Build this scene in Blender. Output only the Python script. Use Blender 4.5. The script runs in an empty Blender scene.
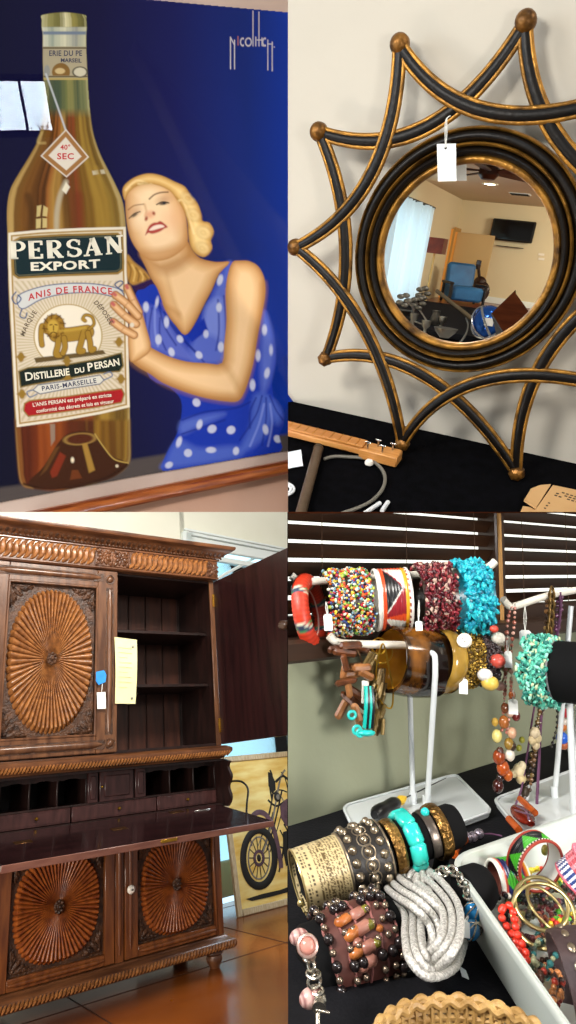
import bpy, bmesh, math, random
import numpy as np
from mathutils import Matrix, Vector, Euler
PI = math.pi
rnd = random.Random(7)
SC = bpy.context.scene
COL = SC.collection

# ------------------------------------------------------------------ camera, light, exposure
FPX, CX, CY = 640.0, 288.0, 512.0          # focal length and centre of a 576 x 1024 frame
EYE = Vector((0.0, 0.0, 2.6))
cam_d = bpy.data.cameras.new('camera')
cam_d.sensor_fit = 'VERTICAL'
cam_d.sensor_height = 36.0
cam_d.lens = FPX / 1024.0 * 36.0
cam_d.clip_start = 0.02
cam_o = bpy.data.objects.new('camera', cam_d)
cam_o.location = EYE
cam_o.rotation_euler = (PI / 2, 0, 0)
COL.objects.link(cam_o)
SC.camera = cam_o

vs = SC.view_settings
SC.display_settings.display_device = 'sRGB'
vs.view_transform = 'Standard'
vs.look = 'None'
vs.exposure = 0.0
vs.gamma = 1.0
vs.use_curve_mapping = False
SC.cycles.max_bounces = 8
SC.cycles.use_denoising = True

def lin(h):
    h = h.lstrip('#')
    out = []
    for i in (0, 2, 4):
        c = int(h[i:i + 2], 16) / 255.0
        out.append(c / 12.92 if c <= 0.04045 else ((c + 0.055) / 1.055) ** 2.4)
    return tuple(out)

world = bpy.data.worlds.new('world')
SC.world = world
world.use_nodes = True
world.node_tree.nodes['Background'].inputs[0].default_value = (1.0, 0.97, 0.93, 1)
world.node_tree.nodes['Background'].inputs[1].default_value = 0.34

def mat4(R, T):
    m = Matrix(R).to_4x4()
    m.translation = Vector(T)
    return m

def area_light(name, loc, target, size, power, color, size_y=None):
    d = bpy.data.lights.new(name, 'AREA')
    d.energy = power
    d.color = color
    d.size = size
    if size_y:
        d.shape = 'RECTANGLE'
        d.size_y = size_y
    o = bpy.data.objects.new(name, d)
    o.location = loc
    o.rotation_euler = (Vector(target) - Vector(loc)).to_track_quat('-Z', 'Y').to_euler()
    COL.objects.link(o)
    return o

# ---- the four places: each has its own upright frame (X along its wall, Y into it, Z up)
d1 = Vector((0.937, 0.31, 0.16)).normalized()
d2 = (Vector((0, 0, 1)) - d1 * d1.z).normalized()
nn = d2.cross(d1)                       # into the wall
if nn.y < 0:
    nn = -nn
M1 = Matrix((( d1.x, nn.x, d2.x), (d1.y, nn.y, d2.y), (d1.z, nn.z, d2.z))).to_4x4()
M1.translation = EYE + Vector((0, 2.02, 2.02 * (CY - 452) / FPX))

def rot_room(a, b, c):
    Rz = Matrix(((math.cos(a), math.sin(a), 0), (-math.sin(a), math.cos(a), 0), (0, 0, 1)))
    Rx = Matrix(((1, 0, 0), (0, math.cos(b), -math.sin(b)), (0, math.sin(b), math.cos(b))))
    Ry = Matrix(((math.cos(c), 0, math.sin(c)), (0, 1, 0), (-math.sin(c), 0, math.cos(c))))
    return Rx @ Ry @ Rz
M2 = rot_room(0.45, 0.62, 0.0075).to_4x4()
M2.translation = EYE + Vector((0.4122, 1.5, 0.5944))
ZT2, YW2, LEAN = -.5035, .0867, .1185            # table top, wall plane and lean of the mirror
M2M = M2 @ Matrix.Rotation(-LEAN, 4, 'X')        # the mirror leans back against the wall

M3 = mat4([[0.79687699, -0.59718494, -0.09141773], [0.58590009, 0.72701389, 0.35801102],
           [-0.14733683, -0.33885241, 0.92923135]],
          EYE + Vector((-1.38815053, 2.83676452, -2.23167006)))
M3W = M3 @ Matrix.Translation((1.3, 1.15, 0)) @ Matrix.Rotation(math.radians(5.9), 4, 'Z')

_x = Vector((822, 640, -60)).normalized()
_z = Vector((0, .0933, .99564)); _z = (_z - _x * _x.dot(_z)).normalized()
_y = _z.cross(_x)
M4 = Matrix(((_x.x, _y.x, _z.x), (_x.y, _y.y, _z.y), (_x.z, _y.z, _z.z))).to_4x4()
M4.translation = EYE + Vector((0, .79, .79 * (CY - 823) / FPX))

def hit(M, px, py, ax, val):
    """Where the line of sight of a photograph pixel meets the plane (axis ax = val) of a place."""
    Mi = M.inverted()
    o = Mi @ EYE
    d = Mi.to_3x3() @ Vector(((px - CX) / FPX, 1.0, (CY - py) / FPX))
    t = (val - o[ax]) / d[ax]
    return o + d * t

# ------------------------------------------------------------------ lights
def light_in(M, name, loc, target, size, power, color, size_y=None):
    return area_light(name, M @ Vector(loc), M @ Vector(target), size, power, color, size_y)
# daylight from windows, warm ceiling lamps, and added fill lights with no visible source
area_light('fill_light_cabinet_front', EYE + Vector((-1.95, 1.1, -.9)), M3 @ Vector((.6, 0, 1.0)), .8, 46, (1, .93, .82))  # added frontal fill for the cabinet, no visible source
area_light('fill_light_cabinet_top', EYE + Vector((.0, 2.85, 1.25)), M3 @ Vector((.6, .3, 1.3)), .5, 105, (1, .95, .86))  # added unseen light, brightens the cabinet wall from above
light_in(M3, 'daylight_cabinet_room', (2.6, .2, 1.5), (1.3, -.3, 1.0), .8, 25, (.8, .9, 1.0))
area_light('ceiling_lamp_jewellery', EYE + Vector((-.72, .05, .75)), EYE + Vector((.12, .75, -.25)), .35, 30, (1, .96, .9))
area_light('fill_light_jewellery', EYE + Vector((.62, -.12, -.04)), EYE + Vector((.25, .9, -.12)), .22, 9, (1, .96, .92))  # added low frontal fill for the jewellery wall, source unseen
area_light('fill_light_poster', EYE + Vector((-1.6, .3, 1.2)), EYE + Vector((-.4, 1.8, .5)), .5, 14, (1, .95, .88))  # added unseen light to brighten the poster
area_light('ceiling_lamp_mirror', EYE + Vector((2.0, .2, 1.7)), EYE + Vector((.4, 1.5, .5)), .85, 68, (1, .92, .8))
light_in(M2, 'daylight_mirror', (-1.9, -1.2, .6), (0, 0, -.1), .9, 18, (.75, .87, 1.0))


# ------------------------------------------------------------------ mesh helpers
class MB:
    def __init__(s):
        s.v, s.f, s.m, s.c, s.hc = [], [], [], [], False

    def add(s, verts, faces, mi=0, X=None, col=None):
        b = len(s.v)
        if X is not None:
            verts = [X @ Vector(p) for p in verts]
        s.v.extend(tuple(p) for p in verts)
        s.f.extend(tuple(b + i for i in f) for f in faces)
        if isinstance(mi, int):
            s.m.extend([mi] * len(faces))
        else:
            s.m.extend(mi)
        if col is None:
            s.c.extend([(1, 1, 1, 1)] * len(verts))
        else:
            s.hc = True
            if isinstance(col, tuple):
                s.c.extend([tuple(col[:3]) + (1,)] * len(verts))
            else:
                s.c.extend(tuple(c[:3]) + (1,) for c in col)

    def box(s, c, size, mi=0, X=None, bev=0.0, col=None):
        hx, hy, hz = size[0] / 2, size[1] / 2, size[2] / 2
        b = min(bev, hx * .9, hy * .9, hz * .9)
        if b <= 0:
            vv = [(c[0] + i * hx, c[1] + j * hy, c[2] + k * hz) for i in (-1, 1) for j in (-1, 1) for k in (-1, 1)]
            ff = [(0, 1, 3, 2), (4, 6, 7, 5), (0, 4, 5, 1), (2, 3, 7, 6), (0, 2, 6, 4), (1, 5, 7, 3)]
        else:
            vv, idx = [], {}
            for i in (-1, 1):
                for j in (-1, 1):
                    for k in (-1, 1):
                        for a in range(3):
                            p = [i * (hx - b), j * (hy - b), k * (hz - b)]
                            p[a] = (i * hx, j * hy, k * hz)[a]
                            idx[(i, j, k, a)] = len(vv)
                            vv.append((c[0] + p[0], c[1] + p[1], c[2] + p[2]))
            ff = []
            for a in range(3):
                o1, o2 = [(1, 2), (2, 0), (0, 1)][a]
                for sg in (-1, 1):
                    q = []
                    for (u, w) in ((-1, -1), (1, -1), (1, 1), (-1, 1)):
                        t = [0, 0, 0]; t[a] = sg; t[o1] = u; t[o2] = w
                        q.append(idx[(t[0], t[1], t[2], a)])
                    ff.append(tuple(q if sg > 0 else q[::-1]))
            for a in range(3):            # edge chamfers along axis a
                o1, o2 = [(1, 2), (2, 0), (0, 1)][a]
                for u in (-1, 1):
                    for w in (-1, 1):
                        def g(e, ax):
                            t = [0, 0, 0]; t[a] = e; t[o1] = u; t[o2] = w
                            return idx[(t[0], t[1], t[2], ax)]
                        q = [g(-1, o1), g(1, o1), g(1, o2), g(-1, o2)]
                        ff.append(tuple(q if u * w < 0 else q[::-1]))
            for i in (-1, 1):
                for j in (-1, 1):
                    for k in (-1, 1):
                        q = [idx[(i, j, k, 0)], idx[(i, j, k, 1)], idx[(i, j, k, 2)]]
                        ff.append(tuple(q if i * j * k > 0 else q[::-1]))
        s.add(vv, ff, mi, X, col)

    def sphere(s, c, r, mi=0, X=None, seg=10, rings=7, col=None, R=None):
        rx, ry, rz = (r, r, r) if not isinstance(r, (tuple, list)) else r
        vv = [(0, 0, rz)]
        for i in range(1, rings):
            a = PI * i / rings
            for j in range(seg):
                t = 2 * PI * j / seg
                vv.append((rx * math.sin(a) * math.cos(t), ry * math.sin(a) * math.sin(t), rz * math.cos(a)))
        vv.append((0, 0, -rz))
        ff = [(0, 1 + j, 1 + (j + 1) % seg) for j in range(seg)]
        for i in range(rings - 2):
            a = 1 + i * seg
            for j in range(seg):
                k = (j + 1) % seg
                ff.append((a + j, a + seg + j, a + seg + k, a + k))
        l = len(vv) - 1
        a = 1 + (rings - 2) * seg
        ff += [(l, a + (j + 1) % seg, a + j) for j in range(seg)]
        c = Vector(c)
        vv = [((R @ Vector(p)) if R is not None else Vector(p)) + c for p in vv]
        s.add(vv, ff, mi, X, col)

    def tube(s, path, r, mi=0, X=None, n=8, closed=False, cap=True, col=None, flat=None, up=None):
        """r: radius, list of radii or function of 0..1; flat=(a, b) makes an oval section with `up` as its b axis."""
        P = [Vector(p) for p in path]
        k = len(P)
        T = []
        for i in range(k):
            if closed:
                t = P[(i + 1) % k] - P[i - 1]
            else:
                t = P[min(i + 1, k - 1)] - P[max(i - 1, 0)]
            T.append(t.normalized() if t.length > 1e-12 else Vector((0, 0, 1)))
        if up is not None:
            N = []
            for t in T:
                u = Vector(up)
                u = u - t * u.dot(t)
                N.append(u.normalized() if u.length > 1e-9 else t.orthogonal().normalized())
        else:
            N = [T[0].orthogonal().normalized()]
            for i in range(1, k):
                nv = N[-1] - T[i] * N[-1].dot(T[i])
                N.append(nv.normalized() if nv.length > 1e-9 else T[i].orthogonal().normalized())
            if closed:                      # spread the closing twist
                t0, n_last = T[0], N[-1] - T[0] * N[-1].dot(T[0])
                ang = n_last.normalized().angle(N[0], 0)
                if T[0].dot(n_last.cross(N[0])) < 0:
                    ang = -ang
                for i in range(k):
                    N[i] = Matrix.Rotation(ang * i / k, 3, T[i]) @ N[i]
        vv, cc = [], []
        fa, fb = flat or (1, 1)
        for i in range(k):
            rr = r(i / max(1, k - 1)) if callable(r) else (r[i] if isinstance(r, (list, tuple)) else r)
            B = T[i].cross(N[i])
            for j in range(n):
                a = 2 * PI * (j + .5) / n
                vv.append(P[i] + B * (rr * fa * math.cos(a)) + N[i] * (rr * fb * math.sin(a)))
                if callable(col):
                    cc.append(col(i / max(1, k - 1), j / n))
        ff = []
        for i in range(k if closed else k - 1):
            a, b = i * n, ((i + 1) % k) * n
            for j in range(n):
                q = (j + 1) % n
                ff.append((a + j, b + j, b + q, a + q)[::-1])
        if cap and not closed:
            ff.append(tuple(range(n - 1, -1, -1))[::-1])
            ff.append(tuple(range((k - 1) * n, k * n))[::-1])
        s.add(vv, ff, mi, X, cc if callable(col) else col)

    def lathe(s, prof, mi=0, X=None, n=24, closed_prof=False, col=None, arc=None):
        """prof: (radius, height) round local Z; mi may be a list, one per profile segment; arc: (start, end) of an open band."""
        k = len(prof)
        vv, ff, mm = [], [], []
        a0, a1 = arc or (0, 2 * PI)
        cols = n if arc is None else n + 1
        for (rr, z) in prof:
            for j in range(cols):
                a = a0 + (a1 - a0) * j / n
                vv.append((rr * math.cos(a), rr * math.sin(a), z))
        for i in range(k if closed_prof else k - 1):
            b = (i + 1) % k
            for j in range(n):
                q = (j + 1) % cols
                ff.append((i * cols + j, i * cols + q, b * cols + q, b * cols + j))
                mm.append(mi if isinstance(mi, int) else mi[i])
        if arc is not None and closed_prof:
            ff.append(tuple(i * cols for i in range(k)))
            ff.append(tuple(i * cols + n for i in range(k))[::-1])
            mm += [mm[0], mm[0]]
        if callable(col):
            col = [col(i / max(1, k - 1), j / n) for i in range(k) for j in range(cols)]
        s.add(vv, ff, mm, X, col)

    def cyl(s, p0, p1, r0, r1=None, mi=0, X=None, n=12, cap=True, col=None):
        s.tube([p0, p1], [r0, r0 if r1 is None else r1], mi, X, n, False, cap, col)

    def prism(s, poly, h, mi=0, X=None, col=None, side=None):
        """polygon in local XY from z = 0 to h."""
        n = len(poly)
        vv = [(p[0], p[1], 0) for p in poly] + [(p[0], p[1], h) for p in poly]
        ff = [tuple(range(n))[::-1], tuple(range(n, 2 * n))] + [(i, (i + 1) % n, n + (i + 1) % n, n + i) for i in range(n)]
        mm = [mi, mi] + [mi if side is None else side] * n
        s.add(vv, ff, mm, X, col)

    def grid(s, fn, nu, nv, mi=0, X=None, col=None, wrap_u=False, wrap_v=False):
        vv, cc = [], []
        for i in range(nu):
            for j in range(nv):
                u = i / (nu if wrap_u else nu - 1)
                w = j / (nv if wrap_v else nv - 1)
                vv.append(fn(u, w))
                if callable(col):
                    cc.append(col(u, w))
        ff = []
        for i in range(nu if wrap_u else nu - 1):
            for j in range(nv if wrap_v else nv - 1):
                a, b = (i + 1) % nu, (j + 1) % nv
                ff.append((i * nv + j, a * nv + j, a * nv + b, i * nv + b))
        s.add(vv, ff, mi, X, cc if callable(col) else col)

    def build(s, name, mats, parent=None, smooth=40, M=None):
        me = bpy.data.meshes.new(name)
        me.from_pydata(s.v, [], s.f)
        if not isinstance(mats, (list, tuple)):
            mats = [mats]
        for m in mats:
            me.materials.append(m)
        me.polygons.foreach_set('material_index', s.m)
        if s.hc:
            at = me.color_attributes.new('Col', 'FLOAT_COLOR', 'POINT')
            at.data.foreach_set('color', np.array(s.c, dtype=np.float32).ravel())
        if smooth:
            me.polygons.foreach_set('use_smooth', [True] * len(me.polygons))
            try:
                me.set_sharp_from_angle(angle=math.radians(smooth))
            except Exception:
                pass
        me.update()
        o = bpy.data.objects.new(name, me)
        COL.objects.link(o)
        if parent is not None:
            o.parent = parent
            if parent.name in BASE:
                o.location = -BASE[parent.name]
        elif M is not None:
            # put the origin at the base of the shape
            a = np.array(s.v)
            b = Vector(((a[:, 0].min() + a[:, 0].max()) / 2, (a[:, 1].min() + a[:, 1].max()) / 2, a[:, 2].min()))
            me.transform(Matrix.Translation(-b))
            o.matrix_world = M @ Matrix.Translation(b)
        return o

BASE = {}

def clip(o, co, no):
    """Cut away what lies on the `no` side of a plane given in world coordinates, closing the cut."""
    Mi = o.matrix_world.inverted()
    bm = bmesh.new()
    bm.from_mesh(o.data)
    n = (o.matrix_world.to_3x3().transposed() @ Vector(no)).normalized()
    r = bmesh.ops.bisect_plane(bm, geom=bm.verts[:] + bm.edges[:] + bm.faces[:], plane_co=Mi @ Vector(co), plane_no=n, clear_outer=True)
    ed = [e for e in r['geom_cut'] if isinstance(e, bmesh.types.BMEdge)]
    try:
        bmesh.ops.edgeloop_fill(bm, edges=ed)
    except Exception:
        pass
    bm.to_mesh(o.data)
    bm.free()
    return o

def kid(proto, parent, Mx, name=None):
    """one more copy of a part, placed under its thing"""
    c = proto.copy()
    COL.objects.link(c)
    c.parent = parent
    c.matrix_local = Mx
    return c

def thing(name, label, cat, M, base=(0, 0, 0), group=None):
    """An Empty at the thing's base; its parts are given in the place's own coordinates."""
    o = bpy.data.objects.new(name, None)
    o.empty_display_size = 0.05
    COL.objects.link(o)
    BASE[o.name] = Vector(base)
    o.matrix_world = M @ Matrix.Translation(base)
    o['label'] = label
    o['category'] = cat
    if group:
        o['group'] = group
    return o

def tag(o, label, cat, group=None, kind=None):
    o['label'] = label
    o['category'] = cat
    if group:
        o['group'] = group
    if kind:
        o['kind'] = kind
    return o

def struct(o):
    o['kind'] = 'structure'
    return o

def copy_tree(root, M, base, label, group=None):
    """A copy of a thing and of each of its parts and sub-parts."""
    r = root.copy()
    COL.objects.link(r)
    r.matrix_world = M @ Matrix.Translation(base)
    r['label'] = label
    if group:
        r['group'] = group
    def rec(a, b):
        for ch in list(a.children):
            c = ch.copy()
            COL.objects.link(c)
            c.parent = b
            rec(ch, c)
    rec(root, r)
    return r

# ------------------------------------------------------------------ materials
_MATS = {}

def mat(name, hx, rough=.5, metal=0.0, hx2=None, scale=12.0, stretch=(1, 1, 1), bump=0.0, bscale=None, spec=.5,
        coat=0.0, detail=4.0, lo=.35, hi=.65, trans=0.0, ior=1.45, sheen=0.0, coords='Object', bstretch=None, alpha=1.0):
    if name in _MATS:
        return _MATS[name]
    m = bpy.data.materials.new(name)
    m.use_nodes = True
    nt = m.node_tree
    b = nt.nodes['Principled BSDF']
    b.inputs['Base Color'].default_value = lin(hx) + (1,)
    b.inputs['Roughness'].default_value = rough
    b.inputs['Metallic'].default_value = metal
    b.inputs['Specular IOR Level'].default_value = spec
    b.inputs['Coat Weight'].default_value = coat
    b.inputs['Coat Roughness'].default_value = .1
    b.inputs['Transmission Weight'].default_value = trans
    b.inputs['IOR'].default_value = ior
    b.inputs['Sheen Weight'].default_value = sheen
    b.inputs['Alpha'].default_value = alpha
    tc = nt.nodes.new('ShaderNodeTexCoord')
    if hx2:
        mp = nt.nodes.new('ShaderNodeMapping')
        mp.inputs['Scale'].default_value = stretch
        nz = nt.nodes.new('ShaderNodeTexNoise')
        nz.inputs['Scale'].default_value = scale
        nz.inputs['Detail'].default_value = detail
        cr = nt.nodes.new('ShaderNodeValToRGB')
        cr.color_ramp.elements[0].position = lo
        cr.color_ramp.elements[1].position = hi
        cr.color_ramp.elements[0].color = lin(hx) + (1,)
        cr.color_ramp.elements[1].color = lin(hx2) + (1,)
        nt.links.new(tc.outputs[coords], mp.inputs[0])
        nt.links.new(mp.outputs[0], nz.inputs['Vector'])
        nt.links.new(nz.outputs['Fac'], cr.inputs[0])
        nt.links.new(cr.outputs[0], b.inputs['Base Color'])
    if bump:
        mp2 = nt.nodes.new('ShaderNodeMapping')
        mp2.inputs['Scale'].default_value = bstretch or stretch
        nb = nt.nodes.new('ShaderNodeTexNoise')
        nb.inputs['Scale'].default_value = bscale or scale
        nb.inputs['Detail'].default_value = 3
        bp = nt.nodes.new('ShaderNodeBump')
        bp.inputs['Strength'].default_value = bump
        bp.inputs['Distance'].default_value = .01
        nt.links.new(tc.outputs[coords], mp2.inputs[0])
        nt.links.new(mp2.outputs[0], nb.inputs['Vector'])
        nt.links.new(nb.outputs['Fac'], bp.inputs['Height'])
        nt.links.new(bp.outputs[0], b.inputs['Normal'])
    _MATS[name] = m
    return m

def vcol(name, rough=.5, metal=0.0, spec=.5, coat=0.0):
    if name in _MATS:
        return _MATS[name]
    m = bpy.data.materials.new(name)
    m.use_nodes = True
    nt = m.node_tree
    b = nt.nodes['Principled BSDF']
    b.inputs['Roughness'].default_value = rough
    b.inputs['Metallic'].default_value = metal
    b.inputs['Specular IOR Level'].default_value = spec
    b.inputs['Coat Weight'].default_value = coat
    a = nt.nodes.new('ShaderNodeAttribute')
    a.attribute_name = 'Col'
    nt.links.new(a.outputs['Color'], b.inputs['Base Color'])
    _MATS[name] = m
    return m

def glow(name, hx, strength):
    if name in _MATS:
        return _MATS[name]
    m = bpy.data.materials.new(name)
    m.use_nodes = True
    nt = m.node_tree
    b = nt.nodes['Principled BSDF']
    b.inputs['Base Color'].default_value = lin(hx) + (1,)
    b.inputs['Emission Color'].default_value = lin(hx) + (1,)
    b.inputs['Emission Strength'].default_value = strength
    _MATS[name] = m
    return m

def pane(name, tint='ffffff', refl=1.0, rough=0.0):
    """Thin clear glass: lets the view through and mirrors by angle."""
    if name in _MATS:
        return _MATS[name]
    m = bpy.data.materials.new(name)
    m.use_nodes = True
    nt = m.node_tree
    nt.nodes.remove(nt.nodes['Principled BSDF'])
    tr = nt.nodes.new('ShaderNodeBsdfTransparent')
    tr.inputs[0].default_value = lin(tint) + (1,)
    gl = nt.nodes.new('ShaderNodeBsdfGlossy')
    gl.inputs['Roughness'].default_value = rough
    fr = nt.nodes.new('ShaderNodeFresnel')
    fr.inputs['IOR'].default_value = 1.5
    mu = nt.nodes.new('ShaderNodeMath')
    mu.operation = 'MULTIPLY'
    mu.inputs[1].default_value = refl
    mx = nt.nodes.new('ShaderNodeMixShader')
    nt.links.new(fr.outputs[0], mu.inputs[0])
    nt.links.new(mu.outputs[0], mx.inputs[0])
    nt.links.new(tr.outputs[0], mx.inputs[1])
    nt.links.new(gl.outputs[0], mx.inputs[2])
    nt.links.new(mx.outputs[0], nt.nodes['Material Output'].inputs[0])
    _MATS[name] = m
    return m

def text_geo(s, size=1.0, align='CENTER', bold=0.0, spacing=1.0):
    """Letters as flat 2-D polygons: (vertices, faces)."""
    cu = bpy.data.curves.new('txt', 'FONT')
    cu.body = s
    cu.size = size
    cu.align_x = align
    cu.align_y = 'CENTER'
    cu.offset = bold
    cu.space_character = spacing
    cu.resolution_u = 3
    cu.fill_mode = 'FRONT'
    cu.dimensions = '2D'
    o = bpy.data.objects.new('txt', cu)
    COL.objects.link(o)
    dg = bpy.context.evaluated_depsgraph_get()
    me = bpy.data.meshes.new_from_object(o.evaluated_get(dg))
    vv = [(v.co.x, v.co.y) for v in me.vertices]
    ff = [tuple(p.vertices) for p in me.polygons]
    bpy.data.objects.remove(o)
    bpy.data.curves.remove(cu)
    bpy.data.meshes.remove(me)
    return vv, ff

def add_text(mb, s, size, fn, mi=0, bold=0.0, spacing=1.0, align='CENTER', col=None):
    """fn maps flat (x, y) of the lettering to a 3-D point."""
    vv, ff = text_geo(s, size, align, bold, spacing)
    mb.add([fn(x, y) for x, y in vv], ff, mi, None, col)

def arc_pts(c, r, a0, a1, n, ax=Vector((1, 0, 0)), ay=Vector((0, 0, 1))):
    return [Vector(c) + ax * (r * math.cos(a0 + (a1 - a0) * i / (n - 1))) + ay * (r * math.sin(a0 + (a1 - a0) * i / (n - 1))) for i in range(n)]

def smooth_path(pts, n=8, closed=False):
    """Catmull-Rom through the points."""
    P = [Vector(p) for p in pts]
    k = len(P)
    out = []
    for i in range(k if closed else k - 1):
        if closed:
            a, b, c, d = P[i - 1], P[i], P[(i + 1) % k], P[(i + 2) % k]
        else:
            a, b, c, d = P[max(i - 1, 0)], P[i], P[i + 1], P[min(i + 2, k - 1)]
        for j in range(n):
            t = j / n
            out.append(.5 * ((2 * b) + (c - a) * t + (2 * a - 5 * b + 4 * c - d) * t * t + (3 * b - a - 3 * c + d) * t ** 3))
    if not closed:
        out.append(P[-1])
    return out

def basis(z, x=None):
    """Rotation whose Z column is z (and X as near x as can be)."""
    z = Vector(z).normalized()
    x = Vector(x) if x is not None else z.orthogonal()
    x = (x - z * x.dot(z)).normalized()
    y = z.cross(x)
    return Matrix(((x.x, y.x, z.x), (x.y, y.y, z.y), (x.z, y.z, z.z)))

def frame_at(p, z, x=None):
    m = basis(z, x).to_4x4()
    m.translation = Vector(p)
    return m

# ================================================================== the carved cabinet and its room
wood = mat('carved_walnut', '46291a', .34, 0, '70462a', 7, (1, 6, 1), .12, 60, coat=.15)
wood_b = mat('golden_walnut', '6b4020', .36, 0, '9a6435', 14, (3, 3, 3), .08, 60, coat=.12)
wood_s = mat('stile_walnut', '482c1d', .3, 0, '6e4930', 9, (4, 4, .5), .1, 70, coat=.25)
wood_r = mat('red_walnut', '552a12', .3, 0, '7d471f', 9, (4, 4, .5), .1, 70, coat=.25)
wood_c = mat('dark_carving', '2c1a10', .45, 0, '55351f', 30, (1, 1, 1), .6, 90)
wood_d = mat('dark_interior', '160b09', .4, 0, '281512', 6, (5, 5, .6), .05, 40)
wood_f = mat('polished_dark_top', '1c0f10', .16, 0, '2a1718', 4, (.6, 5, 5), .03, 40, coat=.3)
wood_e = mat('flap_edge', '5e3a30', .35, 0, '70493c', 10, (1, 5, 5))
brass = mat('brass', 'c89a3a', .28, 1.0, 'a87c2c', 30)
porcelain = mat('porcelain', 'efe9dd', .15)
iron = mat('dark_iron', '17130f', .4, .6)

def superell(t, p):
    c, s_ = math.cos(t), math.sin(t)
    r = (abs(c) ** p + abs(s_) ** p) ** (-1.0 / p)
    return r * c, r * s_

def sunburst(cx, cz, rx, rz, y0, N, p, amp):
    mb = MB()
    n, K = N * 8, 12
    vv, ff = [], []
    for i in range(K + 1):
        q = .07 + .93 * i / K
        for j in range(n):
            t = 2 * PI * j / n
            fl = abs(math.sin(N * t / 2)) ** .55
            sx, sz = superell(t, p)
            rr = q * (1 - .028 * (1 - fl) * (q > .9))
            h = amp * fl * (.25 + .75 * q) + .012 * q * q
            if i == K:
                h = -.004
            vv.append((cx + rx * rr * sx, y0 - h, cz + rz * rr * sz))
    for i in range(K):
        for j in range(n):
            k = (j + 1) % n
            ff.append((i * n + j, i * n + k, (i + 1) * n + k, (i + 1) * n + j))
    mb.add(vv, ff, 0)
    return mb

def boss(cx, cz, y0, r):
    mb = MB()
    mb.sphere((cx, y0 - .004, cz), (r * .8, .012, r), 0, seg=14, rings=8)
    for k in range(8):
        a = 2 * PI * k / 8
        mb.sphere((cx + r * .62 * math.cos(a), y0 - .012, cz + r * .8 * math.sin(a)), (r * .3, .008, r * .3), 0, seg=8, rings=5)
    mb.sphere((cx, y0 - .018, cz), r * .32, 0, seg=8, rings=6)
    return mb

def leaf(mb, x, y, z, ang, L, w, mi=0):
    """a carved leaf lying in the XZ plane, with a raised rib"""
    R = Matrix.Rotation(-ang, 3, 'Y')
    mb.sphere((x + math.cos(ang) * L / 2, y, z + math.sin(ang) * L / 2), (L / 2, .009, w / 2), mi, seg=10, rings=6, R=R)
    mb.sphere((x + math.cos(ang) * L / 2, y - .004, z + math.sin(ang) * L / 2), (L * .45, .009, w * .13), mi, seg=8, rings=5, R=R)

def corner_carving(x, z, sx, sz, y, s):
    mb = MB()
    for (a, L, w, ox, oz) in ((45, .9, .36, .08, .08), (10, 1.15, .30, .1, .06), (80, 1.15, .30, .06, .1), (-4, .7, .22, .62, .14), (94, .7, .22, .14, .62), (28, .6, .24, .45, .12), (62, .6, .24, .12, .45)):
        aa = math.radians(a)
        leaf(mb, x + sx * s * ox, y, z + sz * s * oz, math.atan2(sz * math.sin(aa), sx * math.cos(aa)), L * s, w * s)
    for (ox, oz, r) in ((.2, .2, .12), (.95, .2, .09), (.2, .95, .09), (.42, .42, .08), (1.25, .12, .07), (.12, 1.25, .07)):
        mb.sphere((x + sx * s * ox, y - .006, z + sz * s * oz), r * s, 0, seg=8, rings=6)
    mb.tube([(x + sx * s * (.15 + .9 * t), y - .004, z + sz * s * (.05 + .22 * math.sin(t * 6))) for t in [i / 8 for i in range(9)]], .035 * s, 0, n=6)
    mb.tube([(x + sx * s * (.05 + .22 * math.sin(t * 6)), y - .004, z + sz * s * (.15 + .9 * t)) for t in [i / 8 for i in range(9)]], .035 * s, 0, n=6)
    return mb

def bead_h(mb, x0, x1, y, z, r, mi=0):
    P = [(x0 + (x1 - x0) * i / 10, y, z) for i in range(11)]
    mb.tube(P, [r * .35] + [r] * 9 + [r * .35], mi, n=10)
def bead_v(mb, x, y, z0, z1, r, mi=0):
    P = [(x, y, z0 + (z1 - z0) * i / 10) for i in range(11)]
    mb.tube(P, [r * .35] + [r] * 9 + [r * .35], mi, n=10)

def mould(mb, prof, x0, x1, y0, y1, mi=0):
    """prof: (projection, height) swept round three sides of a case."""
    vv, ff = [], []
    k = len(prof)
    for (o, z) in prof:
        vv += [(x0 - o, y1, z), (x0 - o, y0 - o, z), (x1 + o, y0 - o, z), (x1 + o, y1, z)]
    for i in range(k):
        b = (i + 1) % k
        for j in range(3):
            ff.append((i * 4 + j, i * 4 + j + 1, b * 4 + j + 1, b * 4 + j))
    ff += [tuple(i * 4 for i in range(k)), tuple(i * 4 + 3 for i in range(k))]
    mb.add(vv, ff, mi)

FLZ = -.10
cab = thing('secretary_cabinet', 'tall carved wooden secretary cabinet with sunburst doors, one upper door open and writing flap lowered', 'cabinet', M3, (.65, .2, FLZ))
UX0, UX1, UD = -.14, 1.335, .46
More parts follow.
